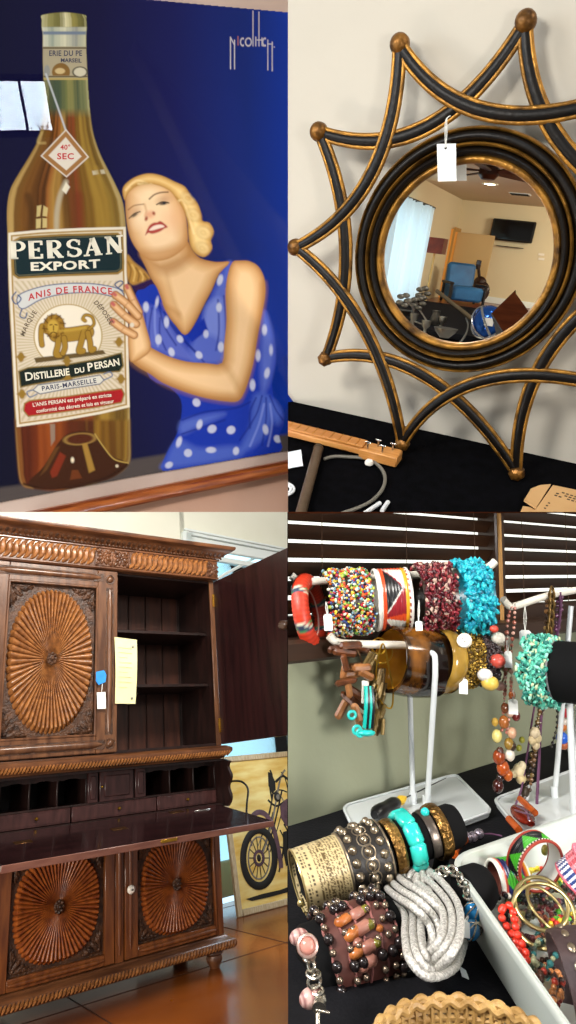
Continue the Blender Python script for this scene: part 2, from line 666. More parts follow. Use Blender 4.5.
# upper case
mb = MB()
mb.box((UX0 + .0125, UD / 2, 1.575), (.025, UD, 1.06), 0, bev=.003)
mb.box((UX1 - .0125, UD / 2, 1.575), (.025, UD, 1.06), 0, bev=.003)
mb.box((.5975, UD - .008, 1.575), (1.43, .016, 1.06), 0)
mb.box((.5975, UD / 2, 1.052), (1.43, UD, .02), 0)
mb.box((.5975, UD / 2, 2.093), (1.43, UD, .02), 0)
mb.box((.65, UD / 2, 1.575), (.022, UD - .03, 1.03), 0)
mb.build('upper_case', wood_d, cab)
mb = MB()
for k in range(5):
    mb.box((.67 + .125 * k + .06, UD - .019, 1.575), (.118, .008, 1.02), 0, bev=.003)
mb.build('back_boards', mat('back_boards_wood', '301812', .4, 0, '4a281c', 6, (5, 5, .6), .05, 40), cab)
mb = MB()
for z in (1.755, 1.425):
    mb = MB()
    mb.box((.99, UD / 2 + .03, z), (.645, UD - .10, .02), 0, bev=.003)
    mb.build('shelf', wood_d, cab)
mb = MB()
mb.box((1.318, -.006, 1.575), (.034, .014, 1.06), 0, bev=.003)
mb.build('front_post', wood_s, cab)

# closed upper door
D0, D1, Z0, Z1 = -.125, .642, 1.052, 2.096
px0, px1, pz0, pz1 = .012, .518, 1.145, 1.99
mb = MB()
mb.box(((D0 + px0) / 2, -.018, (Z0 + Z1) / 2), (px0 - D0, .036, Z1 - Z0), 0, bev=.004)
mb.box(((D1 + px1) / 2, -.018, (Z0 + Z1) / 2), (D1 - px1, .036, Z1 - Z0), 0, bev=.004)
mb.box(((px0 + px1) / 2, -.018, (Z1 + pz1) / 2), (px1 - px0, .036, Z1 - pz1), 0, bev=.004)
mb.box(((px0 + px1) / 2, -.018, (Z0 + pz0) / 2), (px1 - px0, .036, pz0 - Z0), 0, bev=.004)
mb.box(((px0 + px1) / 2, -.006, (pz0 + pz1) / 2), (px1 - px0, .012, pz1 - pz0), 1)
for (a, b, z) in ((-.05, .535, 2.046), (-.03, .555, 1.098)):
    bead_h(mb, a, b, -.034, z, .019)
    mb.box(((a + b) / 2, -.0368, z), (b - a + .03, .003, .05), 1)
bead_v(mb, .592, -.034, 1.16, 1.975, .017)
bead_v(mb, -.07, -.034, 1.16, 1.975, .017)
mb.box((.592, -.0368, 1.567), (.046, .003, .84), 1)
for (x, z) in ((.592, 2.04), (.600, 1.1), (-.08, 2.04), (-.08, 1.1)):
    mb.sphere((x, -.036, z), (.02, .016, .02), 0, seg=12, rings=7)
    mb.lathe([(.024, 0), (.024, .004), (.029, .004), (.029, 0)], 1, frame_at((x, -.036, z), (0, -1, 0)), 20)
for (x, w) in ((px0 + .004, .012), (px1 - .004, .012)):
    mb.tube([(x, -.034, pz0), (x, -.034, pz1)], .007, 0, n=8)
for z in (pz0 + .004, pz1 - .004):
    mb.tube([(px0, -.034, z), (px1, -.034, z)], .007, 0, n=8)
updoor = mb.build('door', [wood_s, wood_c], cab)
sunburst(.265, 1.563, .238, .398, -.012, 60, 2.15, .024).build('sunburst_panel', wood_b, updoor)
boss(.265, 1.563, -.022, .034).build('boss', wood_c, updoor)
for (sx, sz, x, z) in ((1, 1, px0, pz0), (-1, 1, px1, pz0), (1, -1, px0, pz1), (-1, -1, px1, pz1)):
    corner_carving(x + sx * .012, z + sz * .012, sx, sz, -.014, .10).build('corner_carving', wood_c, updoor)

# the open upper door, seen from its inner side
mb = MB()
OX = Matrix.Translation((1.345, -.012, 0)) @ Matrix.Rotation(math.radians(-87.5), 4, 'Z')
mb.box((.40, 0, 1.573), (.80, .03, 1.042), 0, OX, bev=.004)
for (cx, cz, sx, sz) in ((.045, 1.573, .012, .9), (.40, 1.12, .7, .01), (.40, 2.03, .7, .01), (.755, 1.573, .012, .9)):
    mb.box((cx, .016, cz), (sx, .006, sz), 0, OX, bev=.002)
opdoor = mb.build('door', mat('maroon_door', '1a0b0c', .35, 0, '2a1313', 5, (5, 5, .5), .05, 40), cab)
mb = MB()
mb.lathe([(.0, .02), (.012, .018), (.014, .01), (.008, 0)], 0, OX @ frame_at((.74, .016, 1.60), (0, 1, 0)), 14)
mb.box((.74, .017, 1.60), (.022, .004, .09), 0, OX, bev=.001)
mb.build('lock_plate', brass, opdoor)
for z in (1.965, 1.165):
    mb = MB()
    mb.box((1.333, -.017, z), (.030, .006, .085), 0, bev=.001)
    mb.cyl((1.345, -.022, z - .043), (1.345, -.022, z + .043), .006, mi=0)
    for dz in (-.028, 0, .028):
        mb.sphere((1.327, -.021, z + dz), (.004, .0025, .004), 0, seg=8, rings=5)
    mb.build('hinge', brass, cab)

# frieze with S-gadroons and rosette blocks
mb = MB()
mb.box(((UX0 + 1.35) / 2, .2, 2.17), (1.35 - UX0, .5, .145), 0, bev=.004)
for z in (2.108, 2.234):
    mb.tube([(UX0, -.052, z), (1.35, -.052, z)], .007, 0, n=8)
fr = mb.build('frieze', wood, cab)
for (xa, xb, kk) in ((-.13, .485, 17), (.715, 1.262, 15)):
    for k in range(kk):
        x = xa + (xb - xa) * (k + .5) / kk
        w = (xb - xa) / kk
        mb = MB()
        mb.tube([(x + w * (-.75 + 1.5 * t + .28 * math.sin(2 * PI * t)), -.051 - .008 * math.sin(PI * t), 2.118 + .106 * t) for t in [i / 10 for i in range(11)]],
                lambda t, w=w: w * (.16 + .34 * math.sin(PI * t) ** .6), 0, n=8)
        mb.build('gadroon', wood_b, fr)
for (xa, xb) in ((.49, .60), (.602, .71), (1.268, 1.347)):
    mb = MB()
    cx, w = (xa + xb) / 2, xb - xa
    mb.box((cx, -.052, 2.171), (w, .008, .108), 0, bev=.002)
    for k in range(8):
        leaf(mb, cx, -.058, 2.171, 2 * PI * k / 8 + PI / 8, .05, .022)
    for sx in (-1, 1):
        for sz in (-1, 1):
            leaf(mb, cx + sx * w * .46, -.058, 2.171 + sz * .05, math.atan2(-sz, -sx), .035, .02)
    mb.sphere((cx, -.062, 2.171), (.012, .008, .012), 0, seg=10, rings=6)
    mb.build('rosette', wood, fr)

# cornice
mb = MB()
mould(mb, [(0, 2.24), (.012, 2.245), (.016, 2.252), (.03, 2.262), (.055, 2.278), (.07, 2.292), (.092, 2.296), (.098, 2.305), (.098, 2.318), (.09, 2.322), (-.3, 2.322), (-.3, 2.24)], UX0, 1.35, -.045, .45)
co = mb.build('cornice', wood, cab)
mb = MB()
n = 46
for k in range(n):
    x = UX0 - .04 + (1.44 - UX0) * (k + .5) / n
    R = Matrix.Rotation(math.radians(40), 3, 'X')
    mb.sphere((x, -.085, 2.273), (.013, .008, .022), 0, seg=8, rings=5, R=R)
    mb.sphere((x + .016, -.098, 2.284), (.007, .007, .01), 0, seg=6, rings=5, R=R)
for k in range(70):
    x = UX0 - .02 + (1.40 - UX0) * (k + .5) / 70
    mb.sphere((x, -.062, 2.249), (.008, .006, .006), 0, seg=6, rings=4)
mb.build('leaf_carving', wood_c, co)
mb = MB()
for k in range(14):
    R = Matrix.Rotation(math.radians(-40), 3, 'Y')
    mb.sphere((1.39, -.02 + k * .033, 2.273), (.008, .013, .022), 0, seg=8, rings=5, R=R)
mb.build('leaf_carving', wood_c, co)

# waist moulding
mb = MB()
mould(mb, [(0, .968), (.02, .972), (.03, .985), (.05, .995), (.062, 1.01), (.062, 1.028), (.05, 1.036), (.03, 1.044), (-.3, 1.044), (-.3, .968)], -.1, 1.30, -.03, .46)
wa = mb.build('waist_moulding', wood, cab)
mb = MB()
for k in range(84):
    x = -.14 + 1.49 * k / 84
    mb.tube([(x, -.075, .984), (x + .006, -.088, .998), (x + .012, -.093, 1.012)], [.004, .0075, .004], 0, n=6)
mb.build('rope_carving', wood_b, wa)

# desk: pigeonholes, small door, drawers, cheeks
mb = MB()
mb.box((.62, .44, .84), (1.44, .02, .28), 0)
mb.box((.62, .2, .963), (1.44, .44, .012), 0)
mb.box((.62, .25, .80), (1.43, .34, .012), 0, bev=.002)
mb.box((.62, .22, .712), (1.43, .44, .012), 0)
XS = [-.075, .068, .215, .36, .518, .583, .795, .868, 1.025, 1.185, 1.335]
for x in XS:
    mb.box((x, .26, .88), (.009, .34, .16), 0, bev=.002)
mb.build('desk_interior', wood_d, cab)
for (a, b) in ((-.075, .068), (.068, .215), (.215, .36), (.36, .518), (.868, 1.025), (1.025, 1.185), (1.185, 1.335)):
    mb = MB()
    n = 14
    vv = []
    for i in range(n + 1):
        t = i / n
        zz = .938 - .008 * abs(math.sin(3 * PI * t)) + .006 * (abs(t - .5) < .12) - .012 * (t < .06 or t > .94)
        vv.append((a + (b - a) * t, zz))
    poly = vv + [(b, .965), (a, .965)]
    mb.prism([(p[0], p[1]) for p in poly], .008, 0, Matrix(((1, 0, 0, 0), (0, 0, 1, .088), (0, 1, 0, 0), (0, 0, 0, 1))))
    mb.build('valance', wood_d, cab)
plum = mat('plum_panel', '2e1a19', .28, 0, '432826', 8, (5, 5, 1))
for (a, b) in ((.518, .583), (.795, .868)):
    mb = MB()
    mb.box(((a + b) / 2, .085, .88), (b - a - .008, .02, .155), 0, bev=.003)
    mb.box(((a + b) / 2, .073, .88), ((b - a) * .5, .008, .12), 0, bev=.004)
    mb.build('pilaster', plum, cab)
mb = MB()
mb.box((.689, .085, .88), (.2, .02, .155), 0, bev=.003)
mb.box((.689, .073, .88), (.15, .01, .11), 0, bev=.005)
sd = mb.build('door', plum, cab)
mb = MB(); mb.sphere((.60, .066, .88), .007, 0); mb.build('knob', brass, sd)
for (a, b, kx) in ((-.07, .43, .25), (.437, .93, .70), (.937, 1.335, 1.13)):
    mb = MB()
    mb.box(((a + b) / 2, .09, .757), (b - a, .025, .074), 0, bev=.003)
    mb.box(((a + b) / 2, .077, .757), (b - a - .02, .003, .056), 0, bev=.001)
    dr = mb.build('drawer', plum, cab)
    mb = MB()
    mb.lathe([(0, .016), (.006, .015), (.009, .010), (.005, .005), (.004, 0)], 0, frame_at((kx, .076, .76), (0, -1, 0)), 12)
    mb.build('knob', brass, dr)
for x in (-.09, 1.345):
    mb = MB()
    poly = [(.46, .70), (.46, .965), (-.02, .965)]
    for i in range(16):
        t = i / 15
        poly.append((-.085 + .02 * math.sin(t * 4 * PI) * (1 - t * .4) + .02 * t, .95 - .23 * t))
    poly.append((-.04, .70))
    mb.prism(poly, .018, 0, Matrix(((0, 0, 1, x - .009), (1, 0, 0, 0), (0, 1, 0, 0), (0, 0, 0, 1))))
    mb.build('side_cheek', wood_d, cab)

# the lowered writing flap
def flz(y):
    return .715 + (.715 - .632) / .56 * (y + .02)
mb = MB()
FLX = Matrix.Translation((0, -.02, .715)) @ Matrix.Rotation(math.atan2(.083, .56), 4, 'X')
mb.box((.602, -.283, -.013), (1.362, .566, .028), 0, FLX, bev=.004)
mb.box((.602, -.567, -.013), (1.364, .006, .030), 1, FLX, bev=.002)
flap = mb.build('writing_flap', [wood_f, wood_e], cab)
for (x, y) in ((.10, -.22), (.56, -.24), (.98, -.05)):
    mb = MB()
    mb.box((x, y, .002), (.08, .05, .002), 0, FLX, bev=.0008)
    for dx in (-.025, .025):
        mb.sphere((x + dx, y, .003), (.004, .004, .0015), 0, FLX, seg=8, rings=4)
    mb.build('hinge', mat('dull_brass', '6a4a2c', .35, .9), flap)
mb = MB(); mb.box((.67, -.571, -.008), (.085, .006, .014), 0, FLX, bev=.001); mb.cyl((.67, -.576, -.008), (.67, -.571, -.008), .004, mi=0); mb.build('lock_plate', brass, flap)
mb = MB(); mb.box((1.12, -.10, .003), (.10, .008, .004), 0, FLX, bev=.001); mb.build('metal_clip', mat('bright_metal', 'd9d6cf', .25, 1.0), flap)
mb = MB()
mb.tube(smooth_path([(1.355, -.06, .835), (1.36, -.17, .83), (1.345, -.26, .79), (1.30, -.31, .72), (1.285, -.32, .665)], 6), .006, 0, n=8)
mb.sphere((1.355, -.06, .835), .011, 0); mb.sphere((1.285, -.32, .665), .010, 0)
mb.build('flap_stay', iron, cab)

# lower case with two sunburst doors
mb = MB()
LX0, LX1 = -.06, 1.285
mb.box(((LX0 + LX1) / 2, .24, .365), (LX1 - LX0, .44, .64), 0, bev=.004)
mb.box((.665, -.005, .365), (.05, .03, .635), 0, bev=.004)
mb.box((LX1 - .02, -.005, .365), (.04, .03, .635), 0, bev=.004)
mb.box((LX0 + .02, -.005, .365), (.04, .03, .635), 0, bev=.004)
bead_v(mb, .665, -.02, .08, .66, .012)
mb.box((.62, .0, .685), (1.36, .03, .02), 0, bev=.003)
mb.build('lower_case', wood_r, cab)
for (a, b, cx, cz, rx, rz, kx) in ((-.018, .637, .352, .345, .216, .238, None), (.693, 1.243, .998, .333, .209, .238, .718)):
    q0, q1, r0, r1 = cx - .232, cx + .232, .105, .60
    mb = MB()
    mb.box(((a + q0) / 2, -.012, .365), (q0 - a, .026, .62), 0, bev=.003)
    mb.box(((b + q1) / 2, -.012, .365), (b - q1, .026, .62), 0, bev=.003)
    mb.box((cx, -.012, (.055 + r0) / 2), (q1 - q0, .026, r0 - .055), 0, bev=.003)
    mb.box((cx, -.012, (.675 + r1) / 2), (q1 - q0, .026, .675 - r1), 0, bev=.003)
    mb.box((cx, .004, (r0 + r1) / 2), (q1 - q0, .01, r1 - r0), 1)
    bead_h(mb, q0, q1, -.026, .08, .012)
    if q0 - a > .06:
        bead_v(mb, a + .03, -.026, .1, .64, .010)
    dr = mb.build('door', [wood_r, wood_c], cab)
    sunburst(cx, cz + .01, rx, rz, -.002, 60, 2.5, .021).build('sunburst_panel', mat('russet_walnut', '6a3014', .34, 0, '96501f', 14, (3, 3, 3), .08, 60, coat=.12), dr)
    boss(cx, cz + .01, -.010, .030).build('boss', wood_c, dr)
    for (sx, sz, x, z) in ((1, 1, q0, r0), (-1, 1, q1, r0), (1, -1, q0, r1), (-1, -1, q1, r1)):
        corner_carving(x + sx * .01, z + sz * .01, sx, sz, -.004, .075).build('corner_carving', wood_c, dr)
    if kx:
        mb = MB()
        mb.lathe([(0, .034), (.014, .032), (.021, .024), (.020, .016), (.011, .009), (.010, 0)], 0, frame_at((kx, -.024, .368), (0, -1, 0)), 20)
        mb.sphere((kx, -.059, .368), .005, 1)
        mb.build('knob', [porcelain, iron], dr)

# base moulding with rope edge, bun feet
mb = MB()
mould(mb, [(0, .052), (.012, .05), (.02, .04), (.045, .03), (.055, .018), (.055, -.004), (.045, -.016), (-.3, -.016), (-.3, .052)], LX0 + .01, LX1 - .01, -.02, .46)
ba = mb.build('base_moulding', wood, cab)
mb = MB()
for k in range(74):
    x = LX0 - .04 + 1.42 * k / 74
    mb.tube([(x, -.078, -.008), (x + .008, -.082, .006), (x + .018, -.073, .022)], [.004, .009, .004], 0, n=6)
mb.build('rope_carving', wood_b, ba)
for (x, y) in ((LX0 + .06, .0), (LX1 - .06, .0), (LX0 + .06, .40), (LX1 - .06, .40)):
    mb = MB()
    mb.lathe([(.05, .082), (.052, .07), (.04, .06), (.045, .045), (.042, .03), (.03, .01), (.026, 0)], 0, Matrix.Translation((x, y, FLZ)), 18)
    mb.build('foot', wood, cab)

# papers hung and stuck on the cabinet
paper = mat('cream_paper', 'e3dfae', .8, 0, 'd9d49d', 6)
mb = MB()
h0, h1, h2, h3 = [hit(M3, px, py, 1, -.045) for px, py in ((114.5, 637), (136.5, 640), (135, 704), (115, 703.5))]
mb.grid(lambda u, w: (h0 * (1 - u) + h1 * u) * (1 - w) + (h3 * (1 - u) + h2 * u) * w + Vector((0, -.012 * math.sin(PI * w) - .006 * u, 0)), 8, 10)
mb.grid(lambda u, w: (h0 * (1 - u) + h1 * u) * (1 - w) + (h3 * (1 - u) + h2 * u) * w + Vector((0, -.012 * math.sin(PI * w) - .006 * u + .0015, 0)), 8, 10)
for (u, w) in ((.8, .12), (.8, .92)):
    p = (h0 * (1 - u) + h1 * u) * (1 - w) + (h3 * (1 - u) + h2 * u) * w + Vector((0, -.012 * math.sin(PI * w) - .008, 0))
    mb.sphere(p, (.008, .003, .008), 1, seg=10, rings=5)
for k in range(9):
    w = .16 + .075 * k
    L = .62 - .2 * (k % 3 == 2)
    a = [(h0 * (1 - u) + h1 * u) * (1 - w) + (h3 * (1 - u) + h2 * u) * w + Vector((0, -.012 * math.sin(PI * w) - .0075, 0)) for u in (.12, .12 + L)]
    mb.tube(a, .0012, 2, n=4)
o = mb.build('paper_sheet', [paper, mat('grey_pin', '8d8f86', .4, .5), mat('pale_ink', 'bdb98c', .8)], None, 40, M3)
tag(o, 'long cream paper sheet hung in the open bay of the cabinet', 'paper')
mb = MB()
q = [hit(M3, px, py, 1, -.056) for px, py in ((96, 672), (104, 670), (106.5, 675), (105.5, 682), (98.5, 685), (96, 681))]
mb.prism([(p.x, p.z) for p in q], .002, 0, Matrix(((1, 0, 0, 0), (0, 0, 1, -.056), (0, 1, 0, 0), (0, 0, 0, 1))))
o = mb.build('masking_tape', mat('blue_tape', '1f7fd0', .6, 0, '2a8fe0', 30), None, 40, M3)
tag(o, 'torn piece of blue masking tape on the upper door stile', 'tape')
mb = MB()
q = [hit(M3, px, py, 1, -.055) for px, py in ((97, 692.5), (105.5, 692), (106, 708.5), (97.5, 709))]
mb.prism([(p.x, p.z) for p in q], .003, 0, Matrix(((1, 0, 0, 0), (0, 0, 1, -.055), (0, 1, 0, 0), (0, 0, 0, 1))))
mb.tube([q[0] * .5 + q[1] * .5 + Vector((0, -.004, 0)), q[0] * .5 + q[1] * .5 + Vector((.004, -.006, .045))], .0015, 0, n=5)
o = mb.build('price_tag', mat('white_card', 'eef0ec', .7), None, 40, M3)
tag(o, 'small white price tag below the blue tape on the cabinet door', 'tag')

# room shell
mb = MB()
mb.box((1.5, .6, FLZ - .05), (11, 4.6, .1), 0)
fl = mb.build('floor', mat('stained_concrete', '56240a', .24, 0, '94501a', 1.3, (1, 1, 1), .02, 40, detail=6, lo=.3, hi=.72, coat=.1), None, 0, M3)
struct(fl)
mb = MB()
for k in range(6):
    if k > 3: continue
    mb.box((-2 + 1.25 * k, .6, FLZ + .0008), (.006, 4.6, .0016), 0)
    mb.box((1.5, -1.2 + 1.25 * k, FLZ + .0008), (11, .006, .0016), 0)
o = mb.build('trim_1', mat('floor_joint', '2c1206', .6), None, 0, M3); struct(o)
# wall with a glazed door to the right
DX0, DX1, DZ = .555, 1.75, 2.80
mb = MB()
mb.box((-2.72, .06, 2.0), (6.44, .12, 4.4), 0)
mb.box((3.4, .06, 2.0), (3.1, .12, 4.4), 0)
mb.box((1.15, .06, 3.52), (1.4, .12, 1.35), 0)
o = mb.build('wall_back', mat('cream_plaster', 'e8e8d6', .85, 0, 'eeeede', 2, (1, 1, 1), .05, 60), None, 0, M3W); struct(o)
white = mat('white_trim', 'e6efee', .45)
mb = MB()
mb.box((DX0 - .03, -.012, 1.40), (.12, .05, 3.05), 0, bev=.008)
mb.box((DX1 + .05, -.012, 1.40), (.12, .05, 3.05), 0, bev=.008)
mb.box((1.15, -.012, 2.87), (1.32, .05, .16), 0, bev=.008)
mb.box((1.15, -.045, 2.935), (1.36, .03, .02), 0, bev=.004)
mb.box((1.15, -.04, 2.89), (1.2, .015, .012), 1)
mb.box((1.15, .05, 2.15), (1.2, .05, .07), 0, bev=.006)
mb.box((1.15, .05, 2.74), (1.2, .05, .05), 0, bev=.006)
mb.box((DX0 + .08, .05, 1.4), (.07, .05, 2.8), 0, bev=.006)
mb.box((DX1 - .08, .05, 1.4), (.07, .05, 2.8), 0, bev=.006)
mb.box((1.15, .05, .1), (1.2, .05, .25), 0, bev=.006)
a = hit(M3W, 220, 577, 1, .05); b = hit(M3W, 251, 560, 1, .05)
mb.tube([a + Vector((-.3, 0, -.165)), a, b, b + Vector((.3, 0, .165))], .016, 0, n=6)
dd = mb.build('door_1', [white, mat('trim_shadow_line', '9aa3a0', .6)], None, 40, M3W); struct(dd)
mb = MB()
mb.box((1.15, .065, 1.45), (1.1, .008, 2.6), 0)
g = mb.build('pane', pane('door_glass', 'e8f4f6'), None, 0, M3W); struct(g); g.parent = dd; g.matrix_parent_inverse = dd.matrix_world.inverted()
# the daylight outside the glazed door
mb = MB()
mb.box((1.25, .22, 1.5), (1.9, .02, 3.3), 0)
o = mb.build('window_1', glow('outdoor_daylight', 'b4d4e4', 1.7), None, 0, M3W); struct(o)

# framed motorcycle picture leaning on the wall
c0, c1 = hit(M3W, 237, 918, 2, FLZ), hit(M3W, 288, 905, 2, FLZ)
ul = hit(M3W, 225, 757, 1, c0.y + .16)
bw = .95
lean = math.atan2(.17, ul.z - FLZ)
PH = math.hypot(ul.z - FLZ, .17)
MP = M3W @ Matrix.Translation(c0) @ Matrix.Rotation(math.atan2(c1.y - c0.y, c1.x - c0.x), 4, 'Z') @ Matrix.Rotation(-lean, 4, 'X')
pic = thing('motorcycle_picture', 'large pale framed motorcycle picture leaning on the wall behind the cabinet', 'picture', MP, (.475, 0, 0))
mb = MB()
fw = .045
for (cx, cz, sx, sz) in ((fw / 2, PH / 2, fw, PH), (bw - fw / 2, PH / 2, fw, PH), (bw / 2, fw / 2, bw - 2 * fw, fw), (bw / 2, PH - fw / 2, bw - 2 * fw, fw)):
    mb.box((cx, 0, cz), (sx, .03, sz), 0, bev=.006)
mb.build('frame', mat('limed_wood', 'cdbf9e', .55, 0, 'b59f78', 20, (6, 6, 1), .1, 60), pic)
canvas = mat('straw_canvas', 'e0b650', .75, 0, 'f6e69c', 4, (1, 1, 4), 0, lo=.3, hi=.7)
mb = MB()
mb.box((bw / 2, .004, PH / 2), (bw - 2 * fw, .012, PH - 2 * fw), 0)
cv = mb.build('canvas', canvas, pic)
bk = mat('painted_black', '14130f', .6); gry = mat('painted_grey', '8b877c', .5, 0, '5d5a54', 30); pur = mat('painted_purple', '4a3540', .5, 0, '6b505c', 14)
def pp(px, py):
    h = hit(MP, px, py, 1, -.004)
    return h
def stroke(mb, pts, r, mi=0, sm=6):
    P = [pp(*p) for p in pts]
    if len(P) > 2:
        P = smooth_path(P, sm)
    mb.tube(P, r, mi, n=6, flat=(1, .25), up=(0, -1, 0))
mb = MB()
wc = (259, 858)
ring = [pp(wc[0] + 19 * math.cos(t), wc[1] + 32 * math.sin(t)) for t in [2 * PI * i / 40 for i in range(40)]]
ring_i = [pp(wc[0] + 12.5 * math.cos(t), wc[1] + 24 * math.sin(t)) for t in [2 * PI * i / 40 for i in range(40)]]
mid = [(a + b) / 2 for a, b in zip(ring, ring_i)]
mb.tube(mid, .028, 0, n=8, closed=True, flat=(1, .3), up=(0, -1, 0))
mb.tube([pp(wc[0] + 10.5 * math.cos(t), wc[1] + 21 * math.sin(t)) for t in [2 * PI * i / 40 for i in range(40)]], .006, 1, n=6, closed=True, flat=(1, .4), up=(0, -1, 0))
for k in range(14):
    t = 2 * PI * k / 14
    stroke(mb, [(wc[0] + 3 * math.cos(t), wc[1] + 5 * math.sin(t)), (wc[0] + 11 * math.cos(t), wc[1] + 22 * math.sin(t))], .004, 0)
P = [pp(wc[0] + 4.5 * math.cos(t), wc[1] + 7 * math.sin(t)) for t in [2 * PI * i / 20 for i in range(20)]]
mb.tube(P, .012, 2, n=6, closed=True, flat=(1, .4), up=(0, -1, 0))
mb.sphere(pp(*wc), (.018, .006, .026), 0)
mb.build('front_wheel', [bk, gry, pur], cv)
mb = MB()
stroke(mb, [(246, 826), (256, 813), (266, 815), (274, 830), (280, 858), (281, 868)], .022, 2)
stroke(mb, [(263, 852), (272, 822), (280, 780), (285, 770)], .009, 1)
stroke(mb, [(267, 850), (275, 822), (282, 790)], .008, 0)
stroke(mb, [(261, 838), (270, 812), (274, 785), (279, 778)], .006, 0)
stroke(mb, [(276, 782), (283, 776), (290, 782)], .010, 0)
stroke(mb, [(272, 800), (270, 786), (272, 776), (270, 770)], .008, 0)
P = [(268, 772), (271, 773), (275, 782), (275.5, 790), (272, 793), (268.5, 786)]
mb.prism([(pp(*p).x, pp(*p).z) for p in P], .004, 0, Matrix(((1, 0, 0, 0), (0, 0, 1, -.008), (0, 1, 0, 0), (0, 0, 0, 1))))
P = [(280, 806), (286, 799), (296, 799), (296, 826), (286, 826), (281, 818)]
mb.prism([(pp(*p).x, pp(*p).z) for p in P], .004, 2, Matrix(((1, 0, 0, 0), (0, 0, 1, -.008), (0, 1, 0, 0), (0, 0, 0, 1))))
P = [(283, 832), (296, 828), (296, 862), (286, 866), (283, 850)]
mb.prism([(pp(*p).x, pp(*p).z) for p in P], .004, 0, Matrix(((1, 0, 0, 0), (0, 0, 1, -.008), (0, 1, 0, 0), (0, 0, 0, 1))))
stroke(mb, [(279, 872), (284, 850), (288, 838)], .007, 0)
stroke(mb, [(284, 845), (296, 838)], .008, 1)
stroke(mb, [(284, 856), (296, 850)], .006, 1)
for q, r_, m_ in (([(264, 850), (268, 832), (273, 812)], .005, 0), ([(270, 852), (277, 830), (285, 800)], .005, 0), ([(258, 846), (266, 826)], .004, 1), ([(268, 800), (276, 806), (284, 802)], .009, 0), ([(271, 796), (279, 790), (287, 792)], .006, 0),
                  ([(281, 772), (285, 778), (288, 790)], .005, 0), ([(274, 782), (272, 800), (266, 826)], .007, 0), ([(280, 830), (284, 840), (282, 856)], .006, 0), ([(277, 846), (283, 848)], .008, 0), ([(284, 824), (290, 836), (294, 850)], .007, 0), ([(276, 790), (283, 800), (287, 812)], .006, 1), ([(249, 832), (252, 846)], .006, 2)):
    stroke(mb, q, r_, m_)
mb.sphere(pp(277, 797), (.030, .006, .038), 0); mb.sphere(pp(277.5, 797), (.020, .009, .026), 1)
P = [(246, 899), (262, 894), (280, 890), (296, 884), (296, 890), (270, 897), (252, 901)]
mb.prism([(pp(*p).x, pp(*p).z) for p in P], .003, 0, Matrix(((1, 0, 0, 0), (0, 0, 1, -.006), (0, 1, 0, 0), (0, 0, 0, 1))))
mb.build('motorcycle', [bk, gry, pur], cv)

# ================================================================== the jewellery table below the window blind
def P4(px, py, ax, val):
    return hit(M4, px, py, ax, val)
EYE4 = M4.inverted() @ EYE
TOP, LEFT = EYE.copy(), EYE.copy()
def trim4(o):
    bpy.context.view_layer.update()
    clip(o, TOP, (0, 0, 1))
    clip(o, LEFT, (-1, 0, 0))
    return o
YB1, YB2, YB3 = -.05, -.066, -.156
# ---- wall, window, blind
mb = MB()
mb.box((.45, .04, -.10), (1.1, .08, .60), 0)
o = mb.build('wall_right', mat('olive_wall', '8d9178', .75, 0, '959980', 3, (1, 1, 1), .04, 90), None, 0, M4); trim4(struct(o))
brown = mat('window_brown', '2e1d13', .4, 0, '3b2618', 8, (1, 6, 6))
ZS = .215
mb = MB()
mb.box((.45, -.002, ZS - .004), (1.1, .056, .028), 0, bev=.004)
mb.box((.45, .03, ZS + .02), (1.1, .03, .030), 0, bev=.003)
mb.box((-.012, .03, .35), (.05, .03, .30), 0, bev=.003)
mb.box((.492, .035, .35), (.028, .04, .30), 0, bev=.003)
mb.box((.96, .03, .35), (.06, .03, .30), 0, bev=.003)
o = mb.build('window_2', brown, None, 40, M4); trim4(struct(o))
mb = MB(); mb.box((.4845, .012, .35), (.006, .004, .26), 0)
o = mb.build('trim_2', mat('tan_strip', 'b98a52', .5), None, 0, M4); trim4(struct(o))
mb = MB(); mb.box((.45, .085, .33), (1.1, .01, .34), 0)
o = mb.build('window_3', glow('bright_sky', 'fbfff4', 1.25), None, 0, M4); trim4(struct(o))
mb = MB(); mb.box((.45, .1, -.06), (1.1, .012, 1.05), 0)  # added dark sheet behind the glow panel, so its mirror reflection stays dark
o = mb.build('added_dark_backing', mat('dark_backing', '0c0b0a', .9), None, 0, M4); trim4(struct(o))
slat_m = mat('walnut_slat', '2b1a10', .32, 0, '3f2819', 6, (1, 8, 8), spec=.4)
for (xa, xb, lab) in ((.012, .478, 'dark brown slatted blind behind the upper bracelet bar, left of the window post'), (.508, .93, 'dark brown slatted blind above the necklaces, right of the window post')):
    bl = thing('window_blind', lab, 'blind', M4, ((xa + xb) / 2, .03, .24), 'slatted window blinds')
    mb = MB()
    z = .2495
    while z < .45:
        X = Matrix.Translation(((xa + xb) / 2, .03, z + .0128)) @ Matrix.Rotation(math.radians(-52), 4, 'X')
        mb.grid(lambda u, w: ((u - .5) * (xb - xa), (w - .5) * .0235, .0012 * math.sin(PI * w)), 2, 7, 0, X)
        mb.grid(lambda u, w: ((u - .5) * (xb - xa), (w - .5) * .0235, .0012 * math.sin(PI * w) - .0022), 2, 7, 0, X)
        z += .0253
    s_ = mb.build('slats', slat_m, bl); trim4(s_)
    mb = MB()
    mb.box(((xa + xb) / 2, .03, .238), (xb - xa, .018, .012), 0, bev=.003)
    mb.build('bottom_rail', slat_m, bl)
    for t in (.13, .5, .87):
        mb = MB()
        x = xa + (xb - xa) * t
        mb.cyl((x, .017, .235), (x, .017, .44), .0006, mi=0, n=5)
        trim4(mb.build('ladder_cord', mat('brown_cord', '4a3322', .8), bl))
